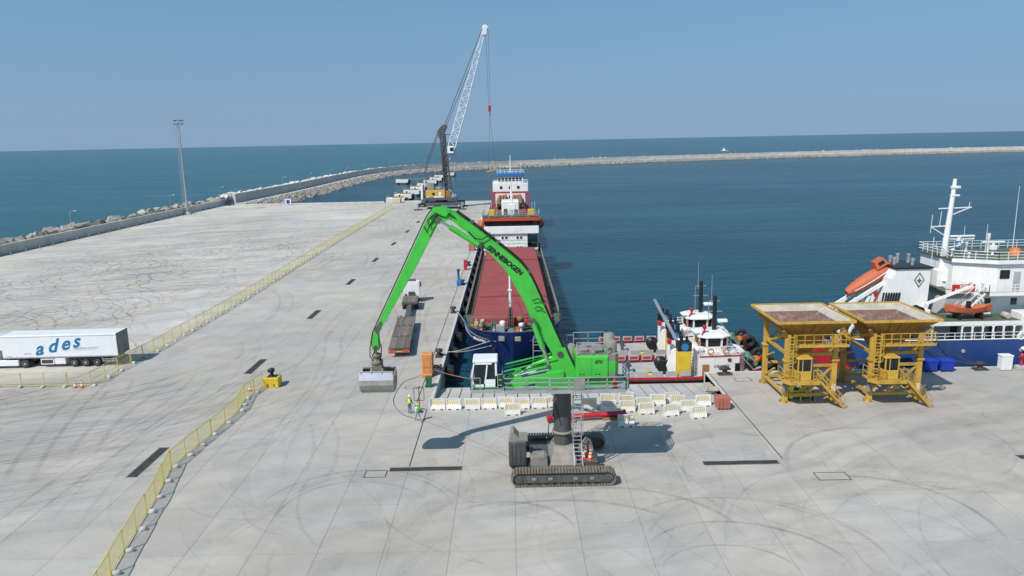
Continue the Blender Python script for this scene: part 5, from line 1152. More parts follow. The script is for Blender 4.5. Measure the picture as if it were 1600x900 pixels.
mb = MB(); mb.cbox(-14.3, -11.7, -1.25, -.85, .3, .98, .05); mb.build('side_skirt', M['cabwhite'], LR)
mb = MB(); mb.cbox(-14.3, -11.7, .85, 1.25, .3, .98, .05); mb.build('side_skirt', M['cabwhite'], LR)
mb = MB(); mb.prism([(-16.3, .4), (-14.1, .4), (-14.1, 3.5), (-14.5, 3.75), (-15.6, 3.6), (-16.2, 2.3), (-16.35, 1.4)], -1.22, 1.22, 'y'); cb_ = mb.build('tractor_cab', M['cabwhite'], LR)
mb = MB(); mb.add([(-16.2, -1.0, 2.28), (-16.2, 1.0, 2.28), (-15.65, 1.0, 3.45), (-15.65, -1.0, 3.45)], [(0,1,2,3)]); mb.add([(-16.0, -1.228, 2.2), (-15.0, -1.228, 2.0), (-15.0, -1.228, 3.0), (-15.6, -1.228, 3.2)], [(0,1,2,3)]); mb.build('cab_glass', M['dglass'], cb_)
mb = MB(); mb.cbox(-13.95, -13.45, -.95, .95, 2.1, 3.7, .06); mb.build('cooling_unit', M['white'], LR)
# -- flatbed lorry with stretched trailer (local y forward, rear at 0)
FB = thing('flatbed_lorry', 'white lorry with stretched empty flatbed trailer seen from behind', 'lorry', (-13.55, 84.3, 0), R(4.6))
for k in range(3):
    mb = MB(); mb.box(-1.28, 1.28, k*5.35+.03, k*5.35+5.3, .98, 1.1); dk = mb.build('deck_frame', M['anth'], FB)
    for j in range(13):
        mb = MB(); x = -1.25+j*.1925; mb.box(x+.012, x+.18, k*5.35+.08, k*5.35+5.25, 1.1, 1.15+random.uniform(0, .012)); mb.build('plank', M['wood'], dk)
    for x in (-.75, 0, .75):
        mb = MB(); mb.cbox(x-.14, x+.14, k*5.35+5.2, k*5.35+5.36, 1.1, 1.32, .02); mb.build('load_stop', M['anth'], dk)
mb = MB()
for x in (-.42, .42): mb.box(x-.1, x+.1, .3, 16.0, .62, .98)
mb.build('chassis', M['anth'], FB)
for i, y in enumerate((2.2, 3.6, 5.0, 6.4)):
    for x in (-1.0, 1.0): wheel(FB, x, y, .42, .42, .5, 'x')
mb = MB(); mb.cbox(-1.27, 1.27, -.12, -.0, .55, .95, .02); bd = mb.build('rear_bumper', M['anth'], FB)
for x in (-.85, .85):
    mb = MB(); mb.box(x-.38, x+.38, -.14, -.12, .62, .92); mb.build('hazard_board', M['cone'], bd)
    mb = MB(); mb.box(x-.1, x+.1, -.145, -.14, .68, .86); mb.build('tail_lamp', M['red'], bd)
mb = MB(); mb.box(-.38, .38, -.13, -.12, .68, .82); mb.build('number_plate', M['yellow'], bd)
mb = MB(); mb.box(-.32, .32, 15.8, 25.2, .72, 1.02); mb.build('telescopic_beam', M['dgrey'], FB)
mb = MB(); mb.box(-1.2, 1.2, 24.6, 29.4, 1.2, 1.32); nk = mb.build('gooseneck_deck', M['anth'], FB)
for j in range(12):
    mb = MB(); x = -1.18+j*.1967; mb.box(x+.012, x+.185, 24.65, 29.3, 1.32, 1.37); mb.build('plank', M['wood'], nk)
mb = MB(); mb.prism([(24.4, .72), (25.6, 1.2), (25.6, 1.02), (25.0, .72)], -.5, .5, 'x'); mb.box(-1.2, 1.2, 24.5, 24.62, 1.05, 1.35); mb.build('gooseneck_arm', M['anth'], FB)
for y in (26.2, 27.6):
    for x in (-.95, .95): wheel(FB, x, y, .52, .52, .55, 'x')
for x in (-1.02, 1.02): wheel(FB, x, 32.2, .52, .52, .36, 'x')
mb = MB(); mb.cbox(-.45, .45, 25.6, 32.8, .6, .95, .03); mb.build('tractor_frame', M['anth'], FB)
mb = MB(); mb.prism([(30.6, .75), (32.9, .55), (33.1, 1.6), (32.9, 2.3), (32.4, 3.25), (31.9, 3.4), (30.6, 3.3)], -1.24, 1.24, 'x'); cb_ = mb.build('tractor_cab', M['cabwhite'], FB)
mb = MB(); mb.box(-.95, .95, 30.585, 30.598, 1.9, 2.9); mb.build('rear_panel', M['white'], cb_)
mb = MB(); mb.cbox(-.5, .5, 30.35, 30.6, .9, 1.8, .05); mb.cbox(-1.1, -.8, 30.2, 30.6, .8, 1.5, .05); mb.build('air_tank', M['anth'], cb_)
mb = MB(); mb.cbox(-.7, .7, 31.2, 32.2, 3.38, 3.55, .05); mb.build('roof_vent', M['anth'], cb_)
for x in (-1.4, 1.4):
    mb = MB(); mb.cbox(x-.1, x+.1, 32.3, 32.45, 2.2, 3.0, .03); mb.bar((x, 32.4, 2.9), (x*.85, 32.4, 3.0), .05); mb.build('mirror', M['bpaint'], cb_)
mb = MB(); mb.add([(-1.1, 32.92, 2.25), (1.1, 32.92, 2.25), (1.05, 32.42, 3.22), (-1.05, 32.42, 3.22)], [(0,1,2,3)]); mb.build('windscreen', M['dglass'], cb_)

# ================================================================ LIGHT MAST, STREET LAMPS
t = thing('light_mast', 'tall grey floodlight mast with ladder by the sea wall', 'light mast', (-122.9, 281, 0)); o_ = t.location; x, y = o_.x, o_.y
mb = MB(o_); mb.tube((x, y, .8), (x, y, 34.2), .42, .2, n=16); mb.build('mast_pole', M['galv'], t)
mb = MB(o_); mb.cbox(x-1.1, x+1.1, y-1.1, y+1.1, 0, .8, .08); mb.build('plinth', M['conc2'], t)
mb = MB(o_); mb.cbox(x-1.9, x-1.25, y-.4, y+.4, 0, 1.6, .05); mb.build('control_box', M['hopper'], t)
mb = MB(o_); mb.ladder((x-.85, y, 1.2), (x-.6, y, 33.0), (0, 1, 0), .5, .5, .035); lo_ = mb.build('ladder', M['galv'], t)
mb = MB(o_)
for k in range(20): z = 3+k*1.5; xx = x-.85+.25*z/33; mb.path([(xx, y-.3, z), (xx-.5, y-.35, z), (xx-.7, y, z), (xx-.5, y+.35, z), (xx, y+.3, z)], .025, 4)
for dy in (-.3, 0, .3): mb.bar((x-1.5, y+dy, 3), (x-1.3, y+dy, 31.5), .03)
mb.build('ladder_cage', M['galv'], lo_)
mb = MB(o_)
for z in (33.6, 34.9): mb.torus((x, y, z), 1.25, .07, 'z', 20, 6); [mb.bar((x, y, z), (x+1.25*math.cos(a), y+1.25*math.sin(a), z), .08) for a in (0, 1.57, 3.14, 4.71)]
mb.rail([(x-1.3, y-1.0, 34.2), (x+1.3, y-1.0, 34.2), (x+1.3, y+1, 34.2), (x-1.3, y+1, 34.2), (x-1.3, y-1, 34.2)], .5, 1, 1.3, .03); hd_ = mb.build('head_frame', M['galv'], t)
for k in range(10):
    a = 2*math.pi*k/10; z = 33.6+1.3*(k%2); mb = MB(o_); p = Vector((x+1.45*math.cos(a), y+1.45*math.sin(a), z))
    mb.cbox(p.x-.32, p.x+.32, p.y-.3, p.y+.3, p.z-.22, p.z+.12, .05); mb.build('floodlight', M['dgrey'], hd_)
def lamp_proto():
    T_ = thing('street_lamp', '', 'street lamp'); s = MB(); s.tube((0, 0, 0), (0, 0, 8.2), .11, .06, n=8); s.build('pole', M['galv'], T_)
    s = MB(); s.bar((0, 0, 8.15), (1.3, 0, 8.45), .08); s.build('arm', M['galv'], T_)
    s = MB(); s.cbox(1.1, 1.95, -.16, .16, 8.36, 8.5, .04); s.build('lamp_head', M['white'], T_)
    s = MB(); s.cbox(-.25, .25, -.25, .25, 0, .3, .04); s.build('base', M['conc2'], T_); return T_
lp = lamp_proto(); first = True
LPOS = [(-126.0, 211, -.6), (-126.0, 274, -.6), (-126.0, 322, -.6)]+[(a, b_, .35) for a, b_ in [(-118.7, 388.5), (-117.6, 435.5), (-118.0, 488.0), (-117.7, 537.0), (-116.0, 591.9), (-106.0, 661.5), (-82.0, 716.1), (-39.7, 755.9), (2.7, 789.0), (49.0, 814.4), (103.1, 843.9), (160.3, 873.5), (218.0, 896.2), (277.6, 919.5), (337.5, 941.5), (395.1, 956.4), (452.8, 971.3), (506.5, 985.1), (565.4, 993.0), (617.6, 999.4), (670.8, 1005.8)]]
W24 = ORD+['seventeenth','eighteenth','nineteenth','twentieth','twenty-first','twenty-second','twenty-third','twenty-fourth']
for i, (x, y, z) in enumerate(LPOS):
    l = W24[i]+' street lamp from the left along the sea wall and breakwater'
    if first: lp.location = (x, y, z); lp['label'] = l; lp['group'] = 'street lamps on the breakwater'; first = False
    else: dup(lp, (x, y, z), 0 if i < 9 else .9, l, 'street lamps on the breakwater')

# ================================================================ MOORING DOLPHINS
def dolphin_proto():
    T_ = thing('mooring_dolphin', '', 'dolphin'); s = MB(); s.cbox(-4.2, 4.2, -3.4, 3.4, -1.5, .6, .15); s.build('concrete_cap', M['white'], T_)
    for x in (-3, 3):
        for y in (-2.8, 2.8): s = MB(); s.lathe((x, y, -6), [(.6, 0), (.6, 4.4)], 12); s.build('pile', M['asph'], T_)
    s = MB(); s.cbox(4.2, 4.9, -2.4, 2.4, -2.2, .5, .1); s.build('fender_panel', M['asph'], T_)
    s = MB(); s.cbox(-1.6, 3.2, -2.4, 2.4, .6, .95, .08); s.build('upper_slab', M['hopperd'], T_)
    s = MB(); s.lathe((1.5, 0, .95), [(.4, 0), (.3, .2), (.3, .5), (.5, .7), (.2, .9)], 12); s.build('bollard', M['bpaint'], T_)
    s = MB(); s.rail([(-4.0, -3.2, .6), (-4.0, 3.2, .6)], 1.0, 2, 2, .05); s.build('guard_rail', M['yellow'], T_)
    return T_
dp = dolphin_proto(); first = True
for i, (x, y) in enumerate([(-52, 338), (-52, 362), (-51.5, 390), (-52, 420), (-52, 452), (-52, 487), (-52, 524), (-52.5, 562), (-49, 604), (-73, 506)]):
    l = (ORD[i]+' white concrete mooring dolphin out from the pier end') if i < 9 else 'lone white mooring dolphin standing apart from the row'
    if first: dp.location = (x, y, 0); dp['label'] = l; dp['group'] = 'mooring dolphins beyond the pier'; first = False
    else: dup(dp, (x, y, 0), 0, l, 'mooring dolphins beyond the pier')
t = thing('access_walkway', 'thin steel walkway linking the lone dolphin to the row', 'walkway', (-60, 515, 0)); o_ = t.location
mb = MB(o_); mb.box(-68, -57, 507.5, 508.7, .2, .45); mb.build('deck', M['dust'], t)
mb = MB(o_); mb.rail([(-68, 507.5, .45), (-57, 507.5, .45)], 1.1, 2, 2, .05); mb.build('guard_rail', M['galv'], t)
t = thing('pier_head_gate', 'yellow gate frame at the pier end by the first dolphin', 'gate', (-47, 314, 0)); o_ = t.location
mb = MB(o_); mb.rail([(-49.5, 313, 0), (-46.5, 313, 0), (-46.5, 317, 0)], 1.9, 4, .9, .08); mb.build('gate_frame', M['yellow'], t)
mb = MB(); mb.cbox(-46, -38, 317.9, 319.6, -2.2, .5, .1); o = mb.build('pier_head_block', M['conc2']); tag(o, 'pale concrete block jutting from the pier end', 'block')

# ================================================================ MOBILE HARBOUR CRANE
HC = thing('harbour_crane', 'ochre and grey mobile harbour crane with pale lattice boom at the pier end', 'crane', (-26.5, 285, 0)); o_ = HC.location; YC = 285
mb = MB(o_); mb.cbox(-33, -20, 281, 289, 1.2, 2.4, .1); ch = mb.build('chassis', M['dgrey'], HC)
for x in (-31.5, -29.2, -26.9, -24.6, -22.3):
    for y in (281.6, 288.4): wheel(HC, x, y, .75, .75, .7)
for sx in (-1, 1):
    for sy in (-1, 1):
        xa, ya = -26.5+sx*6, YC+sy*3.5; xb, yb = -26.5+sx*8.3, YC+sy*7
        mb = MB(o_); mb.bar((xa, ya, 2.3), (xb, yb, 2.0), .9, .8); ot = mb.build('outrigger', M['dgrey'], HC)
        mb = MB(o_); mb.tube((xb, yb, .3), (xb, yb, 2.5), .3, n=12); mb.build('jack', M['galv'], ot)
        mb = MB(o_); mb.cbox(xb-1.5, xb+1.5, yb-1.2, yb+1.2, 0, .35, .06); mb.build('pad', M['asph'], ot)
mb = MB(o_); mb.lathe((-26.5, YC, 2.4), [(2.3, 0), (2.3, .9)], 24); mb.build('slew_ring', M['dgrey'], HC)
mb = MB(o_); mb.cbox(-33.2, -20.5, 281.6, 288.4, 3.3, 4.25, .1); mb.build('turntable_deck', M['dgrey'], HC)
mb = MB(o_); mb.cbox(-32.2, -24.8, 282.2, 287.8, 4.26, 7.1, .15); hs_ = mb.build('machine_house', M['gold'], HC)
mb = MB(o_); mb.lathe((-29.2, 282.12, 5.7), [(.55, 0), (.55, .08)], 18, 'y'); mb.build('fan_opening', M['bpaint'], hs_)
mb = MB(o_); mb.cbox(-27.2, -26.3, 282.14, 282.2, 5.0, 6.4, .02); mb.build('round_emblem', M['white'], hs_)
mb = MB(o_); mb.box(-31.6, -25.4, 282.16, 282.2, 4.32, 4.85); mb.build('white_stripe', M['white'], hs_)
mb = MB(o_); text_into(mb, 'LIEBHERR', (-31.2, 282.14, 4.42), (1,0,0), (0,0,1), .5, 0, .02); mb.build('lettering', M['bpaint'], hs_)
mb = MB(o_); mb.cbox(-31.6, -29.0, 283, 286, 7.1, 9.8, .1); mb.build('generator_housing', M['dust'], hs_)
mb = MB(o_); mb.cbox(-28.0, -26.6, 283, 285, 7.1, 8.3, .1); mb.rail([(-28.4, 282.4, 7.1), (-24.9, 282.4, 7.1)], 1.1, 2, 1.5, .05); mb.build('roof_gear', M['galv'], hs_)
mb = MB(o_); mb.cbox(-34.0, -33.2, 282, 288, 3.6, 9.2, .1); mb.build('ballast_stack', M['white'], HC)
mb = MB(o_); mb.cbox(-24.7, -22.6, 282.6, 287.4, 4.26, 6.8, .1); mb.build('winch_frame', M['pipe'], HC)
mb = MB(o_); mb.lathe((-23.6, 283.2, 5.9), [(1.0, 0), (1.0, 3.6)], 18, 'y'); mb.build('winch_drum', M['dgrey'], HC)
mb = MB(o_); mb.path([(-22.0, 282.4, 4.3), (-21.8, 282.4, 5.6), (-22.4, 282.4, 6.8), (-23.4, 282.4, 7.3)], .12); mb.rail([(-22.3, 281.7, 4.25), (-20.6, 281.7, 4.25)], 1.1, 2, 1, .05); mb.build('hand_rail', M['white'], HC)
# tower: four leaning chords with lacing
TB = [(-24.9, 283.6, 4.3), (-22.2, 283.6, 4.3), (-22.2, 286.4, 4.3), (-24.9, 286.4, 4.3)]; TT = [(-26.2, 284.1, 29.3), (-24.9, 284.1, 29.3), (-24.9, 285.9, 29.3), (-26.2, 285.9, 29.3)]
tw = MB(o_)
for a, b_ in zip(TB, TT): tw.bar(a, b_, .42)
two = tw.build('tower', M['dgrey'], HC)
tw = MB(o_)
for k in range(9):
    for j in range(4):
        a = Vector(TB[j]).lerp(Vector(TT[j]), k/9); b_ = Vector(TB[(j+1)%4]).lerp(Vector(TT[(j+1)%4]), (k+1)/9); c_ = Vector(TB[(j+1)%4]).lerp(Vector(TT[(j+1)%4]), k/9)
        tw.bar(a, b_, .2); tw.bar(a, c_, .22)
tw.build('tower_lacing', M['dgrey'], two, kind='stuff')
tw = MB(o_); tw.cbox(-25.3, -23.9, 284.2, 285.8, 5, 28, .1); tw.build('tower_core', M['dgrey'], two)
tw = MB(o_); tw.prism([(-26.6, 26.5), (-25.0, 26.5), (-23.6, 30.2), (-23.9, 31.2), (-25.2, 31.2), (-27.0, 29.2)], 284.0, 286.0, 'y'); tw.lathe((-24.2, 283.8, 30.6), [(.9, 0), (.9, 2.4)], 16, 'y'); tw.cbox(-24, -22.2, 284.2, 285.8, 27.7, 28.0, .05); tw.build('tower_head', M['dgrey'], two)
tw = MB(o_); tw.cbox(-25.2, -20.2, 283.6, 286.4, 20.2, 20.6, .05); tw.rail([(-23.8, 283.7, 20.6), (-20.3, 283.7, 20.6)], 1.1, 2, 1, .05); tw.build('cab_platform', M['dgrey'], two)
tw = MB(o_); tw.cbox(-23.4, -21.0, 283.4, 285.2, 20.7, 23.4, .15); tc_ = tw.build('crane_cab', M['white'], HC)
tw = MB(o_); tw.box(-22.4, -21.2, 283.36, 283.4, 21.6, 22.9); tw.build('cab_window', M['dglass'], tc_)
# lattice boom
A0 = Vector((-23.6, YC, 17.6)); A1 = Vector((-8.3, YC, 65.6)); ax = (A1-A0).normalized(); nx = Vector((ax.z, 0, -ax.x)); ny = Vector((0, 1, 0)); LB = (A1-A0).length
def hw(t): return (.25+(1.35-.25)*min(1, t/.12)) if t < .12 else (1.35 if t < .45 else 1.35-(1.35-.45)*(t-.45)/.55)
def node(t, i, j): return A0+ax*LB*t+nx*hw(t)*i+ny*hw(t)*.9*j
ts = [0, .06, .12]+[.12+.88*k/22 for k in range(1, 23)]
bm2 = MB(o_)
for i in (-1, 1):
    for j in (-1, 1):
        for a, b_ in zip(ts[:-1], ts[1:]): bm2.bar(node(a, i, j), node(b_, i, j), .26)
bmo = bm2.build('boom', M['lattice'], HC)
lc = MB(o_)
for k, (a, b_) in enumerate(zip(ts[:-1], ts[1:])):
    s_ = 1 if k % 2 else -1
    for j in (-1, 1): lc.bar(node(a, -s_, j), node(b_, s_, j), .13); lc.bar(node(b_, -1, j), node(b_, 1, j), .12)
    for i in (-1, 1): lc.bar(node(a, i, -s_), node(b_, i, s_), .13)
lc.build('boom_lacing', M['lattice'], bmo, kind='stuff')
mb = MB(o_); mb.lathe((-8.0, 284.2, 66.0), [(1.1, 0), (1.1, 1.6)], 20, 'y'); mb.prism([(-9.0, 63.5), (-7.7, 63.5), (-7.2, 66), (-8.0, 67), (-8.9, 66)], 284.0, 286.0, 'y'); mb.build('boom_head', M['lattice'], bmo)
ro = MB(o_)
for y in (284.4, 285.6): ro.bar((-24.3, y, 31.2), (-8.9, y, 66.0), .13); ro.bar((-24.0, y, 30.2), (-11.4, y, 57.5), .12)
for y in (284.4, 285.6): ro.bar((-26.6, y, 29.6), (-32.3, y, 15.6), .16); ro.bar((-26.3, y, 29.2), (-31.9, y, 14.8), .14); ro.bar((-32.3, y, 15.6), (-32.2, y, 7.2), .16)
ro.bar((-32.3, 285, 15.6), (-25.2, 285, 15.2), .14); ro.bar((-28.0, 285, 15.4), (-28.2, 285, 7.2), .1); ro.build('stay_ropes', M['dgrey'], HC, kind='stuff')
t = thing('crane_hook', 'red crane hook block hanging on long ropes over the second ship', 'hook', (-7.1, 285, 36.5)); o_ = t.location
mb = MB(o_)
for dx in (-.25, .25): mb.bar((-7.4+dx*2, 285+dx, 65.6), (-7.1+dx, 285+dx, 38.4), .1)
mb.build('hoist_ropes', M['dgrey'], t, kind='stuff')
mb = MB(o_); mb.cbox(-7.6, -6.6, 284.5, 285.5, 36.0, 38.3, .2); mb.build('hook_block', M['red'], t)
mb = MB(o_); mb.path([(-7.1, 285, 36), (-7.1, 285, 35.4), (-6.7, 285, 34.9), (-7.0, 285, 34.5), (-7.4, 285, 34.8)], .14); mb.build('hook', M['anth'], t)
mb = MB(o_)
for a in ((-8.1, 284.4), (-5.2, 284.4), (-8.1, 285.6), (-5.2, 285.6)): mb.bar((-7.1, 285, 34.8), (a[0], a[1], 14.4), .09)
mb.build('sling', M['dgrey'], t, kind='stuff')
t = thing('spreader_beam', 'yellow spreader beam hanging below the crane hook', 'spreader', (-6.7, 285, 14)); o_ = t.location
mb = MB(o_); mb.bar((-8.8, 284.8, 13.6), (-4.6, 285.2, 14.6), .55, .5); mb.build('beam', M['gold'], t)
mb = MB(o_); mb.bar((-8.4, 284.8, 13.5), (-7.6, 284.9, 4.5), .18); mb.build('red_sling', M['red'], t)
mb = MB(o_); mb.bar((-4.9, 285.2, 14.2), (-4.0, 285.1, 5.0), .1); mb.build('dark_sling', M['dgrey'], t)

# ================================================================ PEOPLE
def person(label, loc, rz, J, mats, hatmat, vestmat, group=None):
    """J: joint dictionary in the body frame (faces -y); one skinned body, clothes as children"""
    root = thing('person', label, 'person', loc, rz, group)
    V = []; E_ = []; RR = []
    def v(p, r): V.append(p); RR.append(r); return len(V)-1
    def ch(i, pts):
        for p, r in pts: j = v(p, r); E_.append((i, j)); i = j
        return i
    pel = v(J['pelvis'], .145)
    ch_ = ch(pel, [(J['waist'], .135), (J['chest'], .16)]); nk = ch(ch_, [(J['neck'], .065)]); hd = ch(nk, [(J['chin'], .075), (J['head'], .095), (J['crown'], .075)])
    for s_ in ('l', 'r'):
        hp_ = ch(pel, [(J['hip'+s_], .105), (J['knee'+s_], .068), (J['ank'+s_], .045), (J['toe'+s_], .04)])
        w_ = ch(ch_, [(J['sho'+s_], .068), (J['elb'+s_], .05), (J['wri'+s_], .033)])
        d = (Vector(J['wri'+s_])-Vector(J['elb'+s_])).normalized(); pm_ = Vector(J['wri'+s_])+d*.08; sd = Vector((1, 0, 0)) if abs(d.x) < .8 else Vector((0, 1, 0))
        p_ = ch(w_, [(tuple(pm_), .034)])
        for k, ln in enumerate((.065, .075, .07, .055)): q = pm_+sd*(k-1.5)*.018; ch(p_, [(tuple(q+d*ln*.5), .0095), (tuple(q+d*ln+Vector((0, -.02, 0))), .008)])
        ch(w_, [(tuple(Vector(J['wri'+s_])+d*.04+Vector((0, -.04, 0))), .011)])
    me = bpy.data.meshes.new('body'); me.from_pydata(V, E_, []); ob = bpy.data.objects.new('body', me); COL.objects.link(ob)
    md = ob.modifiers.new('s', 'SKIN'); md.use_smooth_shade = True
    for i, sv in enumerate(me.skin_vertices[0].data): sv.radius = (RR[i], RR[i]); sv.use_root = (i == 0)
    sb = ob.modifiers.new('u', 'SUBSURF'); sb.levels = sb.render_levels = 1
    dg = bpy.context.evaluated_depsgraph_get(); m2 = bpy.data.meshes.new_from_object(ob.evaluated_get(dg)); ob.modifiers.clear(); old = ob.data; ob.data = m2; bpy.data.meshes.remove(old)
    m2.name = 'body'; m2.materials.clear()
    for m_ in mats: m2.materials.append(m_)           # skin, shirt, trousers, shoes
    wz = J['waist'][2]-.03; cz = J['neck'][2]+.02
    for p in m2.polygons:
        c_ = p.center; i_ = 3 if c_.z < .09 else 2 if c_.z < wz and abs(c_.x) < .26 else 1 if c_.z < cz else 0
        for s_ in ('l', 'r'):
            if (c_-Vector(J['wri'+s_])).length < .16 and (c_-Vector(J['elb'+s_])).length > .15: i_ = 0
        p.material_index = i_; p.use_smooth = True
    ob.parent = root
    P, W, C_, Nk = [Vector(J[k]) for k in ('pelvis', 'waist', 'chest', 'neck')]
    vs = MB(); rings = []
    for c_, rx, ry in ((W-Vector((0,0,.06)), .185, .155), (W.lerp(C_, .5), .195, .17), (C_, .215, .18), (C_.lerp(Nk, .55), .19, .15), (C_.lerp(Nk, .9), .10, .10)):
        rings.append([(c_.x+rx*math.cos(a), c_.y+ry*math.sin(a), c_.z) for a in [2*math.pi*k/16 for k in range(16)]])
    vs.loft(rings, cap=False, smooth=True); vo = vs.build('safety_vest', vestmat, root)
    rb = MB(); rings = []
    for z_, q in ((0, .42), (.05, .46)):
        c_ = W.lerp(C_, q); rings.append([(c_.x+.203*math.cos(a), c_.y+.178*math.sin(a), c_.z) for a in [2*math.pi*k/16 for k in range(16)]])
    rb.loft(rings, cap=False); rb.build('reflective_strip', M['reflect'], vo)
    h_ = Vector(J['head'])+Vector((0, 0, .02)); hm = MB(); hm.lathe(tuple(h_), [(.165, .02), (.135, .03), (.13, .08), (.10, .14), (.04, .165)], 16); hm.box(h_.x-.08, h_.x+.08, h_.y-.2, h_.y-.1, h_.z+.015, h_.z+.03); hm.build('hard_hat', hatmat, root)
    fc = MB(); hh = Vector(J['head']); fc.add([(hh.x-.012, hh.y-.09, hh.z-.005), (hh.x+.012, hh.y-.09, hh.z-.005), (hh.x+.016, hh.y-.085, hh.z-.045), (hh.x-.016, hh.y-.085, hh.z-.045), (hh.x, hh.y-.12, hh.z-.042)], [(0,1,4), (1,2,4), (2,3,4), (3,0,4)]); fc.build('nose', M['skin'], root)
    ey = MB()
    for x in (-.035, .035): ey.sphere((hh.x+x, hh.y-.088, hh.z), .012, n=6, m=4)
    ey.build('eyes', M['bpaint'], root, kind='stuff'); er = MB()
    for x in (-.1, .1): er.sphere((hh.x+x, hh.y, hh.z-.02), .015, .025, .035, 6, 4)
    er.build('ears', M['skin'], root, kind='stuff'); mo = MB(); mo.box(hh.x-.025, hh.x+.025, hh.y-.093, hh.y-.085, hh.z-.075, hh.z-.068); mo.build('mouth', M['skip'], root)
    return root
stand = dict(pelvis=(0,0,.95), waist=(0,.0,1.1), chest=(0,-.01,1.33), neck=(0,-.01,1.5), chin=(0,-.03,1.57), head=(0,-.03,1.66), crown=(0,-.02,1.74),
  hipl=(.1,0,.88), kneel=(.12,-.04,.5), ankl=(.13,.03,.09), toel=(.14,-.14,.045), hipr=(-.1,0,.88), kneer=(-.12,-.02,.5), ankr=(-.14,.05,.09), toer=(-.16,-.12,.045),
  shol=(.2,0,1.42), elbl=(.29,.03,1.15), wril=(.24,-.18,1.05), shor=(-.2,0,1.42), elbr=(-.3,.02,1.16), wrir=(-.3,-.16,1.0))
walk = dict(stand, kneel=(.11,-.22,.53), ankl=(.11,-.30,.10), toel=(.12,-.48,.06), kneer=(-.11,.08,.48), ankr=(-.11,.36,.16), toer=(-.11,.27,.045), chest=(0,-.05,1.32), neck=(0,-.07,1.49), chin=(0,-.1,1.56), head=(0,-.1,1.65), crown=(0,-.09,1.73),
  elbl=(.28,.12,1.18), wril=(.3,.1,.95), elbr=(-.28,-.12,1.17), wrir=(-.26,-.3,1.05))
person('worker in yellow vest, pale helmet and dark jeans left of the other worker', (-9.85, 65.75, 0), R(150), stand, [M['skin'], M['shirt'], M['denim'], M['black']], M['brownhat'], M['vest'])
person('worker in green vest, yellow helmet and pale jeans walking on the quay', (-8.85, 63.6, 0), R(35), walk, [M['skin'], M['lshirt'], M['ldenim'], M['black']], M['yhat'], M['vestg'])
# ================================================================ SHIPS
def lerpk(K, x):
    if x <= K[0][0]: return K[0][1]
    for (a, p), (b_, q) in zip(K[:-1], K[1:]):
        if x <= b_: return p+(q-p)*(x-a)/(b_-a)
    return K[-1][1]
def hull_loft(mb, top, mid, wl, keel_z):
    """top/mid/wl: polylines of (along, half breadth, z); lofts both sides plus transom and bottom; axis along Y, centre X = 0"""
    n = len(top); V = []; F = []
    rows = [top, mid, wl, [(a, hb*.9, keel_z) for a, hb, z in wl]]
    for sgn in (-1, 1):
        b0 = len(V)
        for rw in rows: V += [(sgn*hb, a, z) for a, hb, z in rw]
        for r_ in range(len(rows)-1):
            for i in range(n-1):
                q = (b0+r_*n+i, b0+r_*n+i+1, b0+(r_+1)*n+i+1, b0+(r_+1)*n+i); F.append(q if sgn > 0 else q[::-1])
    m_ = len(rows)*n
    F.append((n-1, m_+n-1, m_+2*n-1, 2*n-1)); F.append((2*n-1, m_+2*n-1, m_+3*n-1, 3*n-1))
    mb.add(V, F, True); return mb

# -- cargo ship moored at the pier, bow to the camera
CS = thing('cargo_ship', 'blue hulled cargo ship with red hatch covers moored bow first at the pier', 'ship', (0, 125, -2.5)); o_ = CS.location
top = [(78.5,0,4.3),(78.75,1.0,4.25),(79.4,2.2,4.15),(80.6,3.4,4.0),(82.6,4.6,3.85),(85.2,5.5,3.7),(88.5,6.0,3.5),(92.0,6.2,3.1),(93.0,6.2,2.6),(110,6.2,2.5),(140,6.2,2.5),(160,6.2,2.7),(166,5.9,2.9),(171,4.9,3.0)]
mid = [(80.0,0,1.0),(80.5,.55,1.0),(81.4,1.4,1.0),(82.9,2.4,1.0),(85.0,3.7,1.0),(87.6,4.9,1.0),(90.6,5.75,1.0),(93.6,6.12,.9),(95.0,6.18,.9),(111,6.2,.9),(140,6.2,.9),(160,6.2,.9),(166,5.8,1.0),(171,4.6,1.0)]
wl = [(81.6,0,-2.5),(82.3,.35,-2.5),(83.5,.9,-2.5),(85.3,1.8,-2.5),(87.6,3.0,-2.5),(90.2,4.3,-2.5),(93.0,5.4,-2.5),(96.0,6.0,-2.5),(98.0,6.15,-2.5),(112,6.18,-2.5),(140,6.18,-2.5),(160,6.1,-2.5),(166,5.3,-2.5),(171,3.6,-2.5)]
mb = MB(o_); hull_loft(mb, top, mid, wl, -6); hl = mb.build('hull', M['hull'], CS)
TK = [(a, hb) for a, hb, z in top]
mb = MB(o_)
for sgn in (-1, 1):   # bulwark cap and pale rubbing strakes
    mb.path([(sgn*hb, a, z) for a, hb, z in top], .06, 6)
mb.build('bulwark_cap', M['hull2'], hl)
for sgn in (-1, 1):
    for f0, i0, i1 in ((.42, 2, 13), (.72, 4, 8)):
        mb = MB(o_); mb.path([(sgn*(t[1]+(m_[1]-t[1])*f0+.03), t[0]+(m_[0]-t[0])*f0, t[2]+(m_[2]-t[2])*f0) for t, m_ in list(zip(top, mid))[i0:i1]], .045, 6); mb.build('rubbing_strake', M['gdeck'] if i1 < 10 else M['galv'], hl)
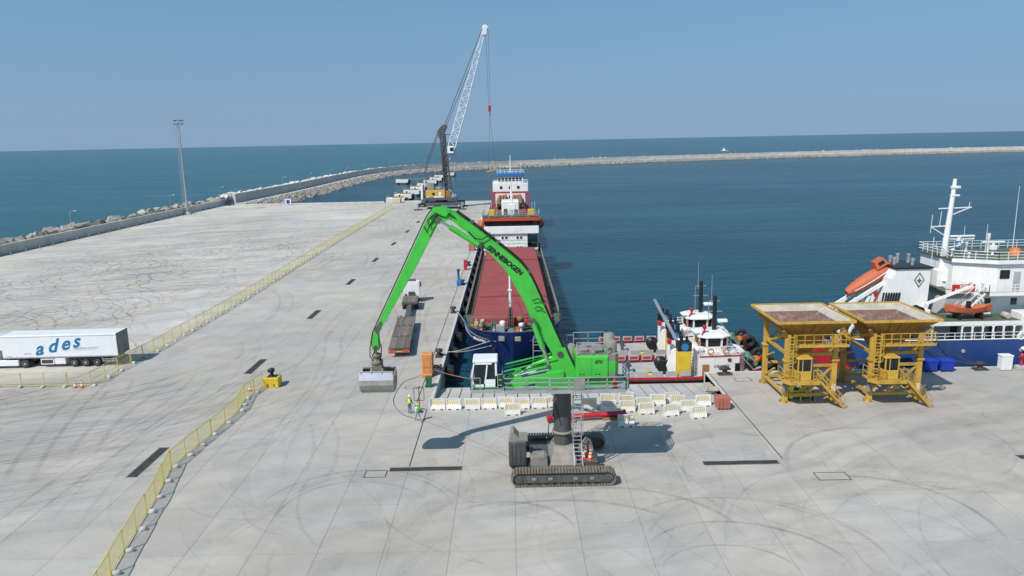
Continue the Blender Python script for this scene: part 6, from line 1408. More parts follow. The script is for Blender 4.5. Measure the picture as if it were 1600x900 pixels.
# foredeck and main deck
mb = MB(o_); DQ = [(lambda f_: (t_[0]+(m_[0]-t_[0])*f_, max(0, t_[1]+(m_[1]-t_[1])*f_-.1)))((t_[2]-2.75)/(t_[2]-m_[2])) for t_, m_ in list(zip(top, mid))[1:8]]+[(93, 6.05)]; P = [(-hb, a+.12) for a, hb in DQ]+[(hb, a+.12) for a, hb in DQ][::-1]; mb.prism(P, 2.75, 2.95, 'z'); mb.build('foredeck', M['deck'], CS)
mb = MB(o_); mb.box(-6.08, 6.08, 93.0, 165, 1.55, 1.75); mb.build('main_deck', M['deck'], CS)
mb = MB(o_); mb.box(-5.9, 5.9, 92.9, 93.0, 1.75, 2.75); mb.build('foredeck_bulkhead', M['deck'], CS)
# hatch coaming and covers
mb = MB(o_); mb.cbox(-4.75, 4.75, 87.0, 147.2, 1.7, 3.25, .05); cg_ = mb.build('hatch_coaming', M['hatch'], CS)
for hk, (ya, yb) in enumerate(((87.0, 99.45), (99.95, 115.9), (116.8, 131.9), (132.4, 147.2))):
    dz_ = (0, .14, -.04, .1)[hk]
    mb = MB(o_); mb.prism([(-4.85, 3.25), (4.85, 3.25), (4.8, 3.75+dz_), (0, 3.9+dz_), (-4.8, 3.75+dz_)], ya, yb, 'y'); hc = mb.build('hatch_cover', M['hatch'], CS)
    mb = MB(o_)
    for k in range(1, 6): y = ya+(yb-ya)*k/6; mb.prism([(-4.8, 3.765+dz_), (4.8, 3.765+dz_), (0, 3.92+dz_)], y-.03, y+.03, 'y')
    mb.build('seam', M['hatch'], hc, kind='stuff')
    mb = MB(o_)
    for k in range(9):
        y = ya+.5+(yb-ya-1)*k/8
        for x in (-4.9, 4.9): mb.cbox(x-.12, x+.12, y-.12, y+.12, 3.1, 3.5, .03)
    mb.build('cleats', M['hatch'], hc, kind='stuff')
for ya in (99.48, 115.93, 131.93):
    mb = MB(o_); mb.box(-4.7, 4.7, ya, ya+(.84 if ya == 115.93 else .45), 3.2, 3.27); mb.build('cover_gap', M['asph'], CS)
mb = MB(o_); mb.cbox(-4.6, 4.6, 116.15, 116.55, 3.2, 3.7, .05); mb.build('gantry_bar', M['hatch'], CS)
mb = MB(o_)
for k in range(22):
    y = 90+k*2.6
    for x in (-5.15, 5.15): mb.bar((x, y, 1.75), (x*.94, y, 3.1), .12, .3)
mb.build('coaming_brackets', M['hatch'], CS, kind='stuff')
for sgn in (-1, 1):
    mb = MB(o_); mb.rail([(sgn*6.05, 94, 2.5), (sgn*6.05, 150, 2.5)], .9, 3, 2.2, .03); mb.build('side_rail', M['dust'], CS)
# foredeck gear
mb = MB(o_); mb.tube((-.25, 86.2, 2.95), (-.25, 86.2, 5.4), .28, .22, n=12); mst = mb.build('foremast_post', M['bpaint'], CS)
mb = MB(o_); mb.tube((-.25, 86.2, 5.4), (-.25, 86.2, 9.7), .17, .11, n=12); mb.cbox(-.5, 0, 86.0, 86.4, 7.4, 7.6, .04); mb.build('foremast_top', M['white'], mst)
mb = MB(o_)
for x in (-2.0, 1.6): mb.bar((-.25, 86.2, 8.5), (x, 88, 3.2), .03)
mb.ladder((-.25, 85.95, 3), (-.25, 86.0, 6.4), (1, 0, 0), .3, .4, .02); mb.build('mast_stays', M['dust'], mst, kind='stuff')
for x, y in ((-2.7, 84.9), (2.3, 84.9)):
    mb = MB(o_); mb.lathe((x-.9, y, 3.55), [(.55, 0), (.55, .12), (.28, .14), (.28, 1.0), (.55, 1.02), (.55, 1.14)], 14, 'x'); mb.cbox(x+.3, x+.9, y-.4, y+.4, 2.95, 3.9, .06); w_ = mb.build('windlass', M['deck'], CS)
    mb = MB(o_); mb.lathe((x-1.3, y, 3.5), [(.34, 0), (.34, .3)], 12, 'x'); mb.build('warping_end', M['dust'], w_)
for x, y, r_, h_, m_ in ((-1.2, 84.6, .35, 1.1, 'white'), (1.0, 84.2, .3, .9, 'white'), (-3.6, 86.0, .3, 1.0, 'liner'), (3.6, 86.2, .3, .9, 'liner'), (.9, 86.3, .4, 1.2, 'pipe')):
    mb = MB(o_); mb.lathe((x, y, 2.95), [(r_*.6, 0), (r_*.6, h_*.6), (r_, h_*.65), (r_, h_), (r_*.5, h_*1.1)], 12); mb.build('deck_vent', M[m_], CS)
mb = MB(o_); mb.cbox(-1.95, -.95, 83.8, 84.6, 2.95, 3.75, .04); mb.build('deck_locker', M['grey'], CS)
mb = MB(o_); mb.lathe((-.2, 80.6, 2.95), [(.5, 0), (.5, .5)], 16); mb.lathe((-.2, 82.2, 3.35), [(.4, 0), (.4, .22)], 18, 'y'); mb.build('chain_stopper', M['galv'], CS)
for x, y in ((-3.9, 83.4), (-2.6, 81.9), (3.4, 83.0), (2.4, 81.6), (-4.6, 85.6)):
    for dx in (-.22, .22): mb = MB(o_); mb.lathe((x+dx, y, 2.95), [(.13, 0), (.13, .45), (.17, .5), (.15, .56)], 10); mb.build('mooring_bitt', M['yellow'], CS)
for x, s_ in ((-1.25, -1), (.55, 1)):
    mb = MB(o_); y = 79.05 if s_ < 0 else 78.85; mb.cbox(x-.35, x+.35, y-.2, y+.5, 3.2, 3.75, .08); mb.build('fairlead', M['dust'], CS)
mb = MB(o_); mb.bar((-2.05, 81.55, 1.7), (-2.25, 81.75, .7), .14); mb.bar((-2.7, 81.75, 1.15), (-1.7, 81.2, .85), .16); mb.cbox(-2.45, -2.05, 81.45, 81.9, 1.2, 1.7, .05); mb.build('anchor', M['bpaint'], CS, label='anchor on the pier side of the bow')
mb = MB(o_); mb.bar((2.05, 81.5, .7), (2.25, 81.75, .1), .14); mb.bar((1.7, 81.25, .45), (2.6, 81.8, .3), .16); mb.build('anchor', M['bpaint'], CS, label='anchor on the basin side of the bow')
mb = MB(o_); a = Vector((-4.55, 83.25, 3.05)); b_ = Vector((-2.55, 80.55, 3.0)); u_ = (b_-a).normalized(); text_into(mb, 'BALGUMMA', a+Vector((-.08, -.12, -.62)), u_, (.22, .22, 1), .46, 0, .0); mb.build('ship_name', M['white'], hl)
mb = MB(o_); a = Vector((2.2, 79.95, 3.25)); b_ = Vector((3.3, 80.95, 3.2)); text_into(mb, 'BALGUMMA', a+Vector((.1, -.2, -.1)), (b_-a), (-.2, .2, 1), .4, 0, .01); mb.build('ship_name', M['white'], hl)
for i, (x, y, w_, h_, m_) in enumerate(((-3.3, 86.1, .9, .8, 'red'), (-4.4, 87.0, .5, .6, 'liner'), (-.9, 86.5, .8, .7, 'hatch'), (1.7, 86.4, .7, .9, 'red'), (2.9, 86.2, .6, .7, 'deck'), (4.3, 86.8, .5, .8, 'dust'), (.6, 82.9, .5, .5, 'orange'), (-2.2, 83.2, .4, .6, 'galv'))):
    mb = MB(o_); mb.cbox(x-w_/2, x+w_/2, y-.3, y+.3, 2.95, 2.95+h_, .06); mb.lathe((x, y, 2.95+h_), [(.12, 0), (.12, .3)], 8); mb.build('deck_machinery', M[m_], CS)
mb = MB(o_); mb.rail([(-5.2, 87.6, 2.95), (5.2, 87.6, 2.95)], 1.0, 2, 1.3, .025); mb.build('foredeck_rail', M['dust'], CS)
# accommodation block
mb = MB(o_); mb.cbox(-3.35, 3.45, 152, 166, 1.7, 8.0, .06); ac = mb.build('deckhouse', M['white2'], CS)
for z in (2.6, 3.3, 4.0, 4.7, 5.6, 6.2, 6.8, 7.2):
    mb = MB(o_); mb.box(-3.36, 3.46, 151.96, 152, z, z+.05); mb.build('weld_seam', M['gdeck'], ac)
for x, z in ((-1.75, 5.0), (-.95, 5.0), (1.35, 5.0), (2.1, 5.0), (1.35, 2.9), (2.1, 2.9), (-1.75, 2.9), (-.95, 2.9)):
    mb = MB(o_); mb.cbox(x-.22, x+.22, 151.94, 152.0, z, z+.55, .02); f_ = mb.build('window', M['dglass'], ac)
    mb = MB(o_)
    for a in ((x-.28, x-.22, z-.06, z+.61), (x+.22, x+.28, z-.06, z+.61), (x-.22, x+.22, z-.06, z), (x-.22, x+.22, z+.55, z+.61)): mb.box(a[0], a[1], 151.93, 151.99, a[2], a[3])
    mb.build('frame', M['white2'], f_)
mb = MB(o_); mb.cbox(-5.5, 5.8, 151.6, 158, 6.1, 7.7, .06); br = mb.build('bridge', M['white2'], CS)
mb = MB(o_); mb.box(-5.3, 5.6, 151.75, 157.8, 7.7, 8.85); mb.build('bridge_windows', M['dglass'], br)
for k in range(13):
    mb = MB(o_); x = -5.3+10.9*k/12; mb.box(x-.05, x+.05, 151.7, 151.76, 7.7, 8.85); mb.build('window_post', M['bpaint'], br)
mb = MB(o_); mb.box(-5.7, 6.0, 151.4, 158.5, 8.85, 9.42); mb.build('roof_deck', M['deck'], br)
mb = MB(o_); mb.box(-5.8, 6.1, 151.25, 151.4, 8.85, 9.5); mb.box(-5.8, -5.7, 151.4, 158.6, 8.85, 9.5); mb.box(6.0, 6.1, 151.4, 158.6, 8.85, 9.5); mb.build('orange_eave', M['eave'], br)
mb = MB(o_); mb.rail([(-5.7, 151.5, 9.6), (6.0, 151.5, 9.6)], 1.0, 3, 1.2, .04); mb.rail([(-5.7, 151.5, 9.6), (-5.7, 158.4, 9.6)], 1.0, 3, 1.2, .04); mb.rail([(6.0, 151.5, 9.6), (6.0, 158.4, 9.6)], 1.0, 3, 1.2, .04); mb.build('monkey_rail', M['galv'], br)
for x in (-3.9, 4.2): mb = MB(o_); mb.cbox(x-.65, x+.65, 152.0, 153.0, 9.7, 11.1, .06); mb.build('yellow_locker', M['yellow'], br)
for x, y, h_ in ((-2.3, 154, 1.0), (-1.0, 154, 1.5), (1.2, 154.2, 1.3), (2.4, 153.5, .9)): mb = MB(o_); mb.cbox(x-.4, x+.4, y-.4, y+.4, 9.6, 9.6+h_, .08); mb.build('roof_fitting', M['deck'], br)
mb = MB(o_); mb.tube((.3, 155, 9.6), (.3, 155, 15.0), .2, .1, n=10); mb.bar((-.9, 155, 12.2), (1.5, 155, 12.2), .1); mb.cbox(-.5, 1.1, 154.7, 155.3, 10.6, 12.0, .08); mb.build('signal_mast', M['white2'], CS)
mb = MB(o_); mb.cbox(-1.9, 1.9, 160, 165.5, 8.0, 12.2, .15); mb.build('funnel', M['white2'], CS)
for x in (-4.1, -2.9, -5.0, 5.2, 4.6): mb = MB(o_); mb.bar((x, 157.0, 9.6), (x, 157.0, 12.2), .06); mb.build('aerial', M['white2'], CS)
for sgn in (-1, 1):
    mb = MB(o_); mb.cbox(*sorted((sgn*3.5, sgn*5.8)), 153, 166, 3.9, 4.1, .03); sdk = mb.build('side_deck', M['deck'], CS)
    mb = MB(o_); mb.rail([(sgn*5.75, 153, 4.1), (sgn*5.75, 166, 4.1)], 1.0, 3, 1.4, .04)
    for y in (153.3, 157, 161, 165): mb.bar((sgn*5.6, y, 1.75), (sgn*5.6, y, 6.3), .12)
    mb.build('stanchion', M['galv'], sdk)
    mb = MB(o_); mb.bar((sgn*4.6, 153.4, 1.8), (sgn*4.6, 156.6, 4.1), .9, .12); mb.build('stair', M['dust'], sdk)
    mb = MB(o_); mb.sphere((sgn*6.25, 157.5, 7.6), .95, 2.6, 1.0, 14, 10); mb.build('lifeboat', M['boat'], CS)
    mb = MB(o_); mb.bar((sgn*5.6, 156, 6.0), (sgn*6.3, 156, 9.2), .16); mb.bar((sgn*5.6, 159, 6.0), (sgn*6.3, 159, 9.2), .16); mb.build('davit', M['white2'], CS)
    mb = MB(o_); mb.lathe((sgn*5.2, 151.2, 1.75), [(.35, 0), (.35, .9), (.5, 1.0), (.5, 1.4)], 12); mb.build('deck_vent', M['white2'], CS)

# -- second ship behind, with pipes on deck
S2 = thing('supply_ship', 'white supply ship with blue wheelhouse top and stacked rusty pipes behind the cargo ship', 'ship', (0, 225, -2.5)); o_ = S2.location
mb = MB(o_); t2 = [(178,0,4.6),(178.4,1.2,4.5),(179.5,2.8,4.4),(182,4.6,4.2),(186,5.6,4.0),(192,6.0,3.6),(250,6.0,3.4),(258,5.2,3.6)]; m2 = [(a+1.2, hb*.9, 1) for a, hb, z in t2]; w2 = [(a+2.4, hb*.8, -2.5) for a, hb, z in t2]
hull_loft(mb, t2, m2, w2, -6); mb.build('hull', M['hull2'], S2)
mb = MB(o_); P = [(-hb*.97, a) for a, hb, z in t2]+[(hb*.97, a) for a, hb, z in t2][::-1]; mb.prism(P[1:-1], 3.0, 3.2, 'z'); mb.build('deck', M['deck'], S2)
mb = MB(o_); mb.cbox(-4.2, 4.2, 190, 231, 3.2, 7.2, .1); mb.build('cargo_hold', M['hatch'], S2)
rg = random.Random(8)
for gx, n_ in ((-3.6, 4), (.8, 4)):
    for lay in range(2):
        for k in range(n_-lay):
            x = gx+k*.86+lay*.43; y0 = 196+rg.uniform(-1.5, 1.5); mb = MB(o_)
            mb.lathe((x, y0, 7.62+lay*.75), [(.42, 0), (.42, 32)], 12, 'y'); po_ = mb.build('pipe', M['pipe'], S2)
            mb = MB(o_); mb.lathe((x, y0-.02, 7.62+lay*.75), [(.33, 0), (.33, .05)], 12, 'y'); mb.build('pipe_mouth', M['bpaint'], po_)
mb = MB(o_); mb.tube((.2, 195, 3.2), (.2, 195, 14.5), .3, .15, n=10); mb.cbox(-1.2, .6, 194.4, 195.6, 6, 9.2, .1); mb.build('white_derrick_post', M['white2'], S2)
mb = MB(o_); mb.cbox(-4.6, 5.0, 233, 250, 3.2, 9.3, .1); dk_ = mb.build('deckhouse', M['white2'], S2)
mb = MB(o_); mb.cbox(-5.4, 5.7, 232.6, 248, 9.3, 12.0, .1); dk2 = mb.build('bridge_deck', M['white2'], S2)
for x, z, b_ in ((-3.2, 7.2, dk_), (-1.6, 7.2, dk_), (0, 7.2, dk_), (1.6, 7.2, dk_), (3.2, 7.2, dk_), (2.6, 10.2, dk2), (-2.8, 10.2, dk2), (0, 10.2, dk2)):
    mb = MB(o_); y = 233 if b_ is dk_ else 232.6; mb.cbox(x-.4, x+.4, y-.06, y, z, z+.9, .02); mb.build('window', M['dglass'], b_)
mb = MB(o_); mb.cbox(-3.8, 4.2, 233.4, 244, 12.0, 14.6, .1); wh = mb.build('wheelhouse', M['white2'], S2)
for k in range(7): mb = MB(o_); x = -3.3+k*1.1; mb.cbox(x-.42, x+.42, 233.3, 233.4, 12.5, 13.6, .02); mb.build('window', M['dglass'], wh)
mb = MB(o_); mb.cbox(-4.1, 4.5, 233, 244.5, 14.0, 15.0, .1); mb.build('blue_roof', M['hblue'], wh)
mb = MB(o_); mb.rail([(-4.0, 233.2, 15.0), (4.4, 233.2, 15.0)], 1.1, 2, 1.2, .06); mb.tube((.2, 238, 15), (.2, 238, 20.5), .22, .1, n=8); mb.bar((-2.4, 238, 17), (2.8, 238, 17), .12); mb.bar((-3, 236, 15), (-3, 236, 18), .1); mb.bar((3.6, 236, 15), (3.6, 236, 18.3), .1); mb.build('radar_mast', M['white2'], wh)
for sgn in (-1, 1):
    mb = MB(o_); x = sgn*5.3
    for dx in (-.5, .5): mb.bar((x+dx, 230.5, 3.2), (x+dx, 230.5, 9.3), .22)
    for k in range(5): mb.bar((x-.5, 230.5, 3.6+k*1.2), (x+.5, 230.5, 4.6+k*1.2), .14); mb.bar((x-.5, 230.5, 4.6+k*1.2), (x+.5, 230.5, 4.6+k*1.2), .14)
    mb.build('red_lattice_post', M['red'], S2)
mb = MB(o_); mb.bar((-5.3, 230.5, 9.2), (5.3, 230.5, 9.2), .28, .4); mb.build('red_gantry_beam', M['red'], S2)
mb = MB(o_); mb.rail([(-5.4, 232.7, 12.0), (5.6, 232.7, 12.0)], 1.0, 2, 1.2, .05); mb.build('bridge_rail', M['white2'], S2)

# ================================================================ TUGS (local: x forward, centre of hull, z = 0 water plane)
def make_tug(label):
    T_ = thing('harbour_tug', label, 'tug', (0, 0, 0), 0, 'harbour tugs behind the ramp'); DZ = 1.35
    K = [(-9.3, 2.7), (-8.6, 3.1), (-6, 3.35), (0, 3.45), (4, 3.4), (6.5, 3.0), (8.2, 2.2), (9.3, 1.1), (9.8, 0.02)]
    def rise(x): return DZ+max(0, (x-1))*.075
    rings = []
    mb = MB(); V = []; F = []; n = len(K)
    for sgn in (-1, 1):
        b0 = len(V)
        V += [(x, sgn*hb, rise(x)+.35) for x, hb in K]+[(x, sgn*hb, rise(x)-.25) for x, hb in K]+[(x*.97, sgn*hb*.92, -.4) for x, hb in K]
        for r_ in range(2):
            for i in range(n-1): q = (b0+r_*n+i, b0+r_*n+i+1, b0+(r_+1)*n+i+1, b0+(r_+1)*n+i); F.append(q[::-1] if sgn > 0 else q)
    F.append((0, n, 4*n, 3*n)); F.append((n, 2*n, 5*n, 4*n)); mb.add(V, F, True); hl = mb.build('hull', M['red'], T_)
    mb = MB(); P = [(x, -hb*.97) for x, hb in K]+[(x, hb*.97) for x, hb in K][::-1]
    mb.add([(x, y, rise(x)) for x, y in P], [tuple(range(len(P)))]); mb.build('deck', M['gdeck'], T_)
    for sgn in (-1, 1):
        mb = MB(); mb.path([(x, sgn*(hb+.08), rise(x)-.05) for x, hb in K], .14, 8); mb.build('rubbing_fender', M['black'], hl)
    mb = MB()
    for x, y in [(-9.0+k*1.55, s_*3.2) for k in range(6) for s_ in (-1, 1)]: mb.cbox(x, x+1.2, y-.04, y+.04, DZ+.35, DZ+.95, .01)
    mb.build('bulwark_panels', M['gdeck'], T_, kind='stuff')
    mb = MB()
    for x, y in [(-8.85+k*1.55, 3.14) for k in range(6)]: mb.box(x, x+.9, y-.02, y+.02, DZ+.5, DZ+.8)
    mb.build('red_freeing_ports', M['red'], T_, kind='stuff')
    # towing winch and rope, stern gear
    mb = MB(); mb.lathe((-2.6, -.9, DZ+.75), [(.75, 0), (.75, .12), (.4, .14), (.4, 1.6), (.75, 1.62), (.75, 1.8)], 16, 'y'); mb.cbox(-3.1, -2.1, -1.3, -.9, DZ, DZ+1.6, .06); mb.cbox(-3.1, -2.1, .9, 1.3, DZ, DZ+1.2, .06); mb.build('towing_winch', M['bpaint'], T_)
    mb = MB(); [mb.torus((-4.4+.1*k, -1.0-.05*k, DZ+.06+.03*k), .85-.1*k, .05, 'z', 20, 6) for k in range(5)]; mb.build('rope_coil', M['yellow'], T_, kind='stuff')
    mb = MB(); mb.bar((-6.5, 0, DZ), (-6.5, 0, DZ+1.4), .2); mb.bar((-6.5, -.9, DZ), (-6.5, -.9, DZ+1.4), .2); mb.bar((-6.5, -.9, DZ+1.35), (-6.5, 0, DZ+1.35), .2); mb.build('tow_bitt', M['dgrey'], T_)
    mb = MB(); mb.cbox(-6.4, -5.9, 1.7, 2.2, DZ, DZ+.5, .06); mb.build('deck_locker', M['hull2'], T_)
    # funnels
    for sgn, m_ in ((-1, 'yellow'), (1, 'white2')):
        y = sgn*2.35; mb = MB(); mb.prism([(-1.45, DZ), (0, DZ), (0, DZ+3.1), (-1.45, DZ+3.1)], y-.6, y+.6, 'y'); fo = mb.build('funnel', M[m_], T_)
        mb = MB(); mb.cbox(-1.5, .05, y-.62, y+.62, DZ+3.1, DZ+4.1, .06); mb.build('black_top', M['bpaint'], fo)
        mb = MB(); mb.lathe((-.72, y-.66, DZ+3.6), [(.42, 0), (.42, .05)], 18, 'y'); mb.build('blue_badge', M['lblue'], fo)
        mb = MB(); mb.lathe((-1.0, y, DZ+4.1), [(.2, 0), (.2, .7)], 12); mb.lathe((-.4, y, DZ+4.1), [(.16, 0), (.16, .55)], 12); mb.build('exhaust', M['bpaint'], fo)
    mb = MB(); mb.prism([(-2.2, DZ), (-1.5, DZ), (-1.5, DZ+3.2), (-1.9, DZ+3.0), (-2.5, DZ+1.2)], -2.2, -1.75, 'y'); mb.build('white_fin', M['white2'], T_)
    # deck crane arm
    mb = MB(); mb.tube((-1.6, 1.0, DZ), (-1.6, 1.0, DZ+3.0), .16, n=12); ca = mb.build('crane_post', M['white2'], T_)
    mb = MB(); mb.cbox(-1.85, -1.35, .75, 1.25, DZ+2.9, DZ+3.5, .1); mb.build('crane_head', M['red'], ca)
    mb = MB(); mb.bar((-.85, -1.2, DZ+3.1), (-2.7, -.9, DZ+6.7), .16, .34); mb.build('grey_jib', M['galv'], T_)
    # superstructure
    mb = MB(); mb.prism([(.9, -2.75), (5.6, -2.4), (6.4, -1.4), (6.4, 1.4), (5.6, 2.4), (.9, 2.75)], DZ, DZ+2.5, 'z'); dh = mb.build('deckhouse', M['white2'], T_)
    mb = MB(); mb.box(1.3, 2.0, -2.79, -2.72, DZ+.2, DZ+1.5); mb.build('brown_door', M['pipe'], dh)
    mb = MB(); mb.box(5.0, 5.55, -2.5, -2.42, DZ+.5, DZ+1.5); mb.build('dark_window', M['dglass'], dh)
    for a, b_ in (((.95, -2.77, DZ+2.42), (5.6, -2.43, DZ+2.42)), ((5.55, -2.44, DZ+.2), (5.55, -2.44, DZ+2.4))): mb = MB(); mb.bar(a, b_, .1, .12); mb.build('red_pipe', M['red'], dh)
    mb = MB(); mb.bar((1.1, -2.5, DZ+2.5), (1.1, -1.6, DZ+3.3), .1); mb.bar((1.1, -1.6, DZ+3.3), (1.5, -1.55, DZ+4.7), .1); mb.bar((1.5, -1.5, DZ+4.7), (2.1, -.8, DZ+5.2), .12); mb.build('fire_main', M['red'], dh)
    mb = MB(); text_into(mb, 'CIBAKITY', (2.6, -2.67, DZ+1.1), (4.7, .35, 0), (0, 0, 1), .42, 0, .004); mb.build('tug_name', M['asph'], dh)
    mb = MB(); mb.prism([(4.2, DZ+1.75), (4.45, DZ+1.75), (4.55, DZ+2.05), (4.35, DZ+2.15), (4.1, DZ+2.0)], -2.6, -2.5, 'y'); mb.build('star_emblem', M['asph'], dh)
    mb = MB(); mb.prism([(1.2, -2.2), (4.4, -2.0), (4.4, 2.0), (1.2, 2.2)], DZ+2.5, DZ+2.62, 'z'); mb.build('upper_deckhouse', M['white2'], T_)
    for pts in ([(1.0, -2.7, DZ+2.5), (5.5, -2.38, DZ+2.5)], [(1.0, 2.7, DZ+2.5), (5.5, 2.38, DZ+2.5)]): mb = MB(); mb.rail(pts, .95, 3, .9, .03); mb.build('guard_rail', M['white2'], T_)
    W = [(1.35, -1.25), (2.0, -1.75), (3.6, -1.75), (4.4, -1.1), (4.4, 1.1), (3.6, 1.75), (2.0, 1.75), (1.35, 1.25)]
    mb = MB(); mb.prism(W, DZ+2.6, DZ+3.2, 'z'); wh_ = mb.build('wheelhouse', M['white2'], T_)
    mb = MB(); mb.prism([((x-2.8)*1.0+2.8, y*1.0) for x, y in W], DZ+3.2, DZ+4.3, 'z'); mb.build('wheelhouse_glass', M['dglass'], wh_)
    for x, y in W: mb = MB(); mb.bar((x, y, DZ+3.2), ((x-2.8)*1.04+2.8, y*1.04, DZ+4.3), .2); mb.build('window_post', M['white2'], wh_)
    mb = MB(); mb.loft([[((x-2.8)*1.22+2.8, y*1.22, DZ+4.3) for x, y in W], [((x-2.8)*1.22+2.8, y*1.22, DZ+4.42) for x, y in W], [((x-2.8)*.85+2.8, y*.85, DZ+4.68) for x, y in W]]); mb.build('wheelhouse_roof', M['white2'], wh_)
    for a in (-1.3, 0, 1.3): mb = MB(); mb.box(2.0+a*.9, 2.7+a*.9, -1.55+abs(a)*.2, -1.1+abs(a)*.2, DZ+4.56, DZ+4.62); mb.build('roof_hatch', M['gdeck'], wh_)
    mb = MB(); mb.tube((3.3, .3, DZ+4.5), (3.3, .3, DZ+8.6), .26, .2, n=10); ms = mb.build('mast', M['bpaint'], T_)
    mb = MB(); mb.bar((2.4, .3, DZ+6.8), (4.2, .3, DZ+6.8), .08); mb.bar((2.7, .3, DZ+8.0), (3.9, .3, DZ+8.0), .08); mb.bar((2.9, .3, DZ+7.6), (2.9, .3, DZ+11.0), .05); mb.bar((2.6, .3, DZ+4.6), (2.6, .3, DZ+8.0), .05); mb.build('aerials', M['galv'], ms, kind='stuff')
    mb = MB(); mb.cbox(3.6, 4.7, -.3, .3, DZ+5.6, DZ+5.95, .08); mb.build('radar', M['white2'], ms)
    mb = MB(); mb.lathe((1.9, -.9, DZ+4.6), [(.12, 0), (.12, .5), (.25, .55), (.2, .9)], 10); mb.build('fire_monitor', M['red'], T_)
    for x in (-.1, 1.0):
        mb = MB(); mb.lathe((x-.5, -1.9 if x > 0 else 1.6, DZ+3.05), [(.2, 0), (.32, .08), (.32, 1.0), (.2, 1.08)], 12, 'x'); mb.build('life_raft', M['white2'], T_)
    for x in (2.2, 3.9):
        mb = MB(); mb.torus((x, -2.68, DZ+2.95), .3, .06, 'y', 16, 6); mb.build('life_ring', M['boat'], T_)
    mb = MB(); mb.ladder((.75, -2.4, DZ), (.75, -2.4, DZ+3.3), (1, 0, 0), .5, .35, .03); mb.ladder((.2, -2.3, DZ), (.2, -2.3, DZ+3.0), (1, 0, 0), .5, .35, .03); mb.build('side_ladder', M['galv'], T_)
    mb = MB(); mb.ladder((4.9, -1.9, DZ+3.2), (7.2, -2.2, DZ+.6), (0, 1, 0), .8, .4, .04); mb.bar((4.9, -2.3, DZ+4.1), (7.2, -2.6, DZ+1.6), .05); mb.bar((4.9, -1.5, DZ+4.1), (7.2, -1.8, DZ+1.6), .05); mb.build('foredeck_stair', M['galv'], T_)
    # bow gear
    mb = MB(); mb.lathe((9.35, -1.6, rise(9.3)-.1), [(.5, 0), (.95, .1), (.95, 3.1), (.5, 3.2)], 18, 'y'); mb.build('bow_fender', M['black'], T_)
    for y in (-1.2, 1.2): mb = MB(); mb.torus((8.9, y*1.4, rise(9)+.7), .55, .26, 'y', 18, 8); mb.build('tyre', M['black'], T_)
    mb = MB(); mb.lathe((7.3, -1.1, rise(7)+.7), [(.7, 0), (.7, .1), (.35, .12), (.35, 2.0), (.7, 2.02), (.7, 2.1)], 14, 'y'); mb.build('bow_winch', M['sack'], T_)
    mb = MB(); mb.sphere((7.9, -.7, rise(8)+.85), .55, .5, .42, 10, 7); mb.build('orange_rope_heap', M['orange'], T_)
    mb = MB(); mb.lathe((6.9, -1.8, rise(7)), [(.22, 0), (.22, 1.0), (.3, 1.05), (.3, 1.2)], 12); mb.lathe((7.2, 1.6, rise(7)), [(.22, 0), (.22, 1.2), (.3, 1.25), (.3, 1.4)], 12); mb.build('bitt', M['bpaint'], T_)
    mb = MB(); mb.bar((6.6, -1.2, rise(7)+.4), (9.0, -.6, rise(9)+1.2), .3); mb.bar((7.4, .2, rise(7)+.9), (9.2, -1.0, rise(9)+.9), .3); mb.build('red_bow_frame', M['red'], T_)
    return T_
tug = make_tug('near harbour tug with yellow funnel and white wheelhouse beside the ramp'); tug.location = (19.55, 80.7, -2.5)
dup(tug, (20.1, 88.9, -2.4), 0, 'far harbour tug moored outside the other tug')

# ================================================================ SHIP AT THE RIGHT QUAY
RS = thing('moored_ship', 'ship with bright blue hull and white superstructure at the right quay', 'ship', (60, 85, -2.5)); o_ = RS.location
mb = MB(o_); YN, YF = 78.35, 91.6; YM = (YN+YF)/2
K = [(37.6, .78), (39, .9), (42, .98), (48, 1.0), (105, 1.0), (118, .8), (126, .35), (129, .02)]; V = []; F = []; n = len(K); hbm = (YF-YN)/2
for sgn in (-1, 1):
    b0 = len(V); V += [(x, YM+sgn*hbm*q, 2.5) for x, q in K]+[(x+(1.2 if i == 0 else 0), YM+sgn*hbm*q*.99, -1.0) for i, (x, q) in enumerate(K)]+[(x+(2.4 if i == 0 else 0), YM+sgn*hbm*q*.95, -6) for i, (x, q) in enumerate(K)]
    for r_ in range(2):
        for i in range(n-1): q = (b0+r_*n+i, b0+r_*n+i+1, b0+(r_+1)*n+i+1, b0+(r_+1)*n+i); F.append(q[::-1] if sgn > 0 else q)
F.append((0, n, 4*n, 3*n)); F.append((n, 2*n, 5*n, 4*n)); mb.add(V, F); hl = mb.build('hull', M['hull2'], RS)
mb = MB(o_); mb.box(37.7, 129, YN+.05, YF-.05, -1.5, -1.49); mb.prism([(37.52, -2.6), (37.62, -2.6), (37.75, -.4), (37.6, -.4)], YN+1.6, YF-1.6, 'y'); mb.build('red_boot_top', M['red'], hl)
mb = MB(o_); P = [(x, YM-hbm*q+.15) for x, q in K]+[(x, YM+hbm*q-.15) for x, q in K][::-1]; mb.add([(x, y, 1.75) for x, y in P], [tuple(range(len(P)))]); mb.build('main_deck', M['deck'], RS)
mb = MB(o_); mb.path([(x, YM-hbm*q, 2.5) for x, q in K], .07, 6); mb.build('bulwark_cap', M['white2'], hl)
mb = MB(o_); text_into(mb, 'INEV', (37.54, 84.2, 1.35), (0, -1, 0), (0, 0, 1), 1.3, 0, .03); mb.build('stern_lettering', M['white'], hl); mb = MB(o_); text_into(mb, 'MONROVIA', (37.72, 86.2, .3), (0, -1, 0), (0, 0, 1), .8, 0, .015); mb.build('stern_lettering', M['white'], hl)
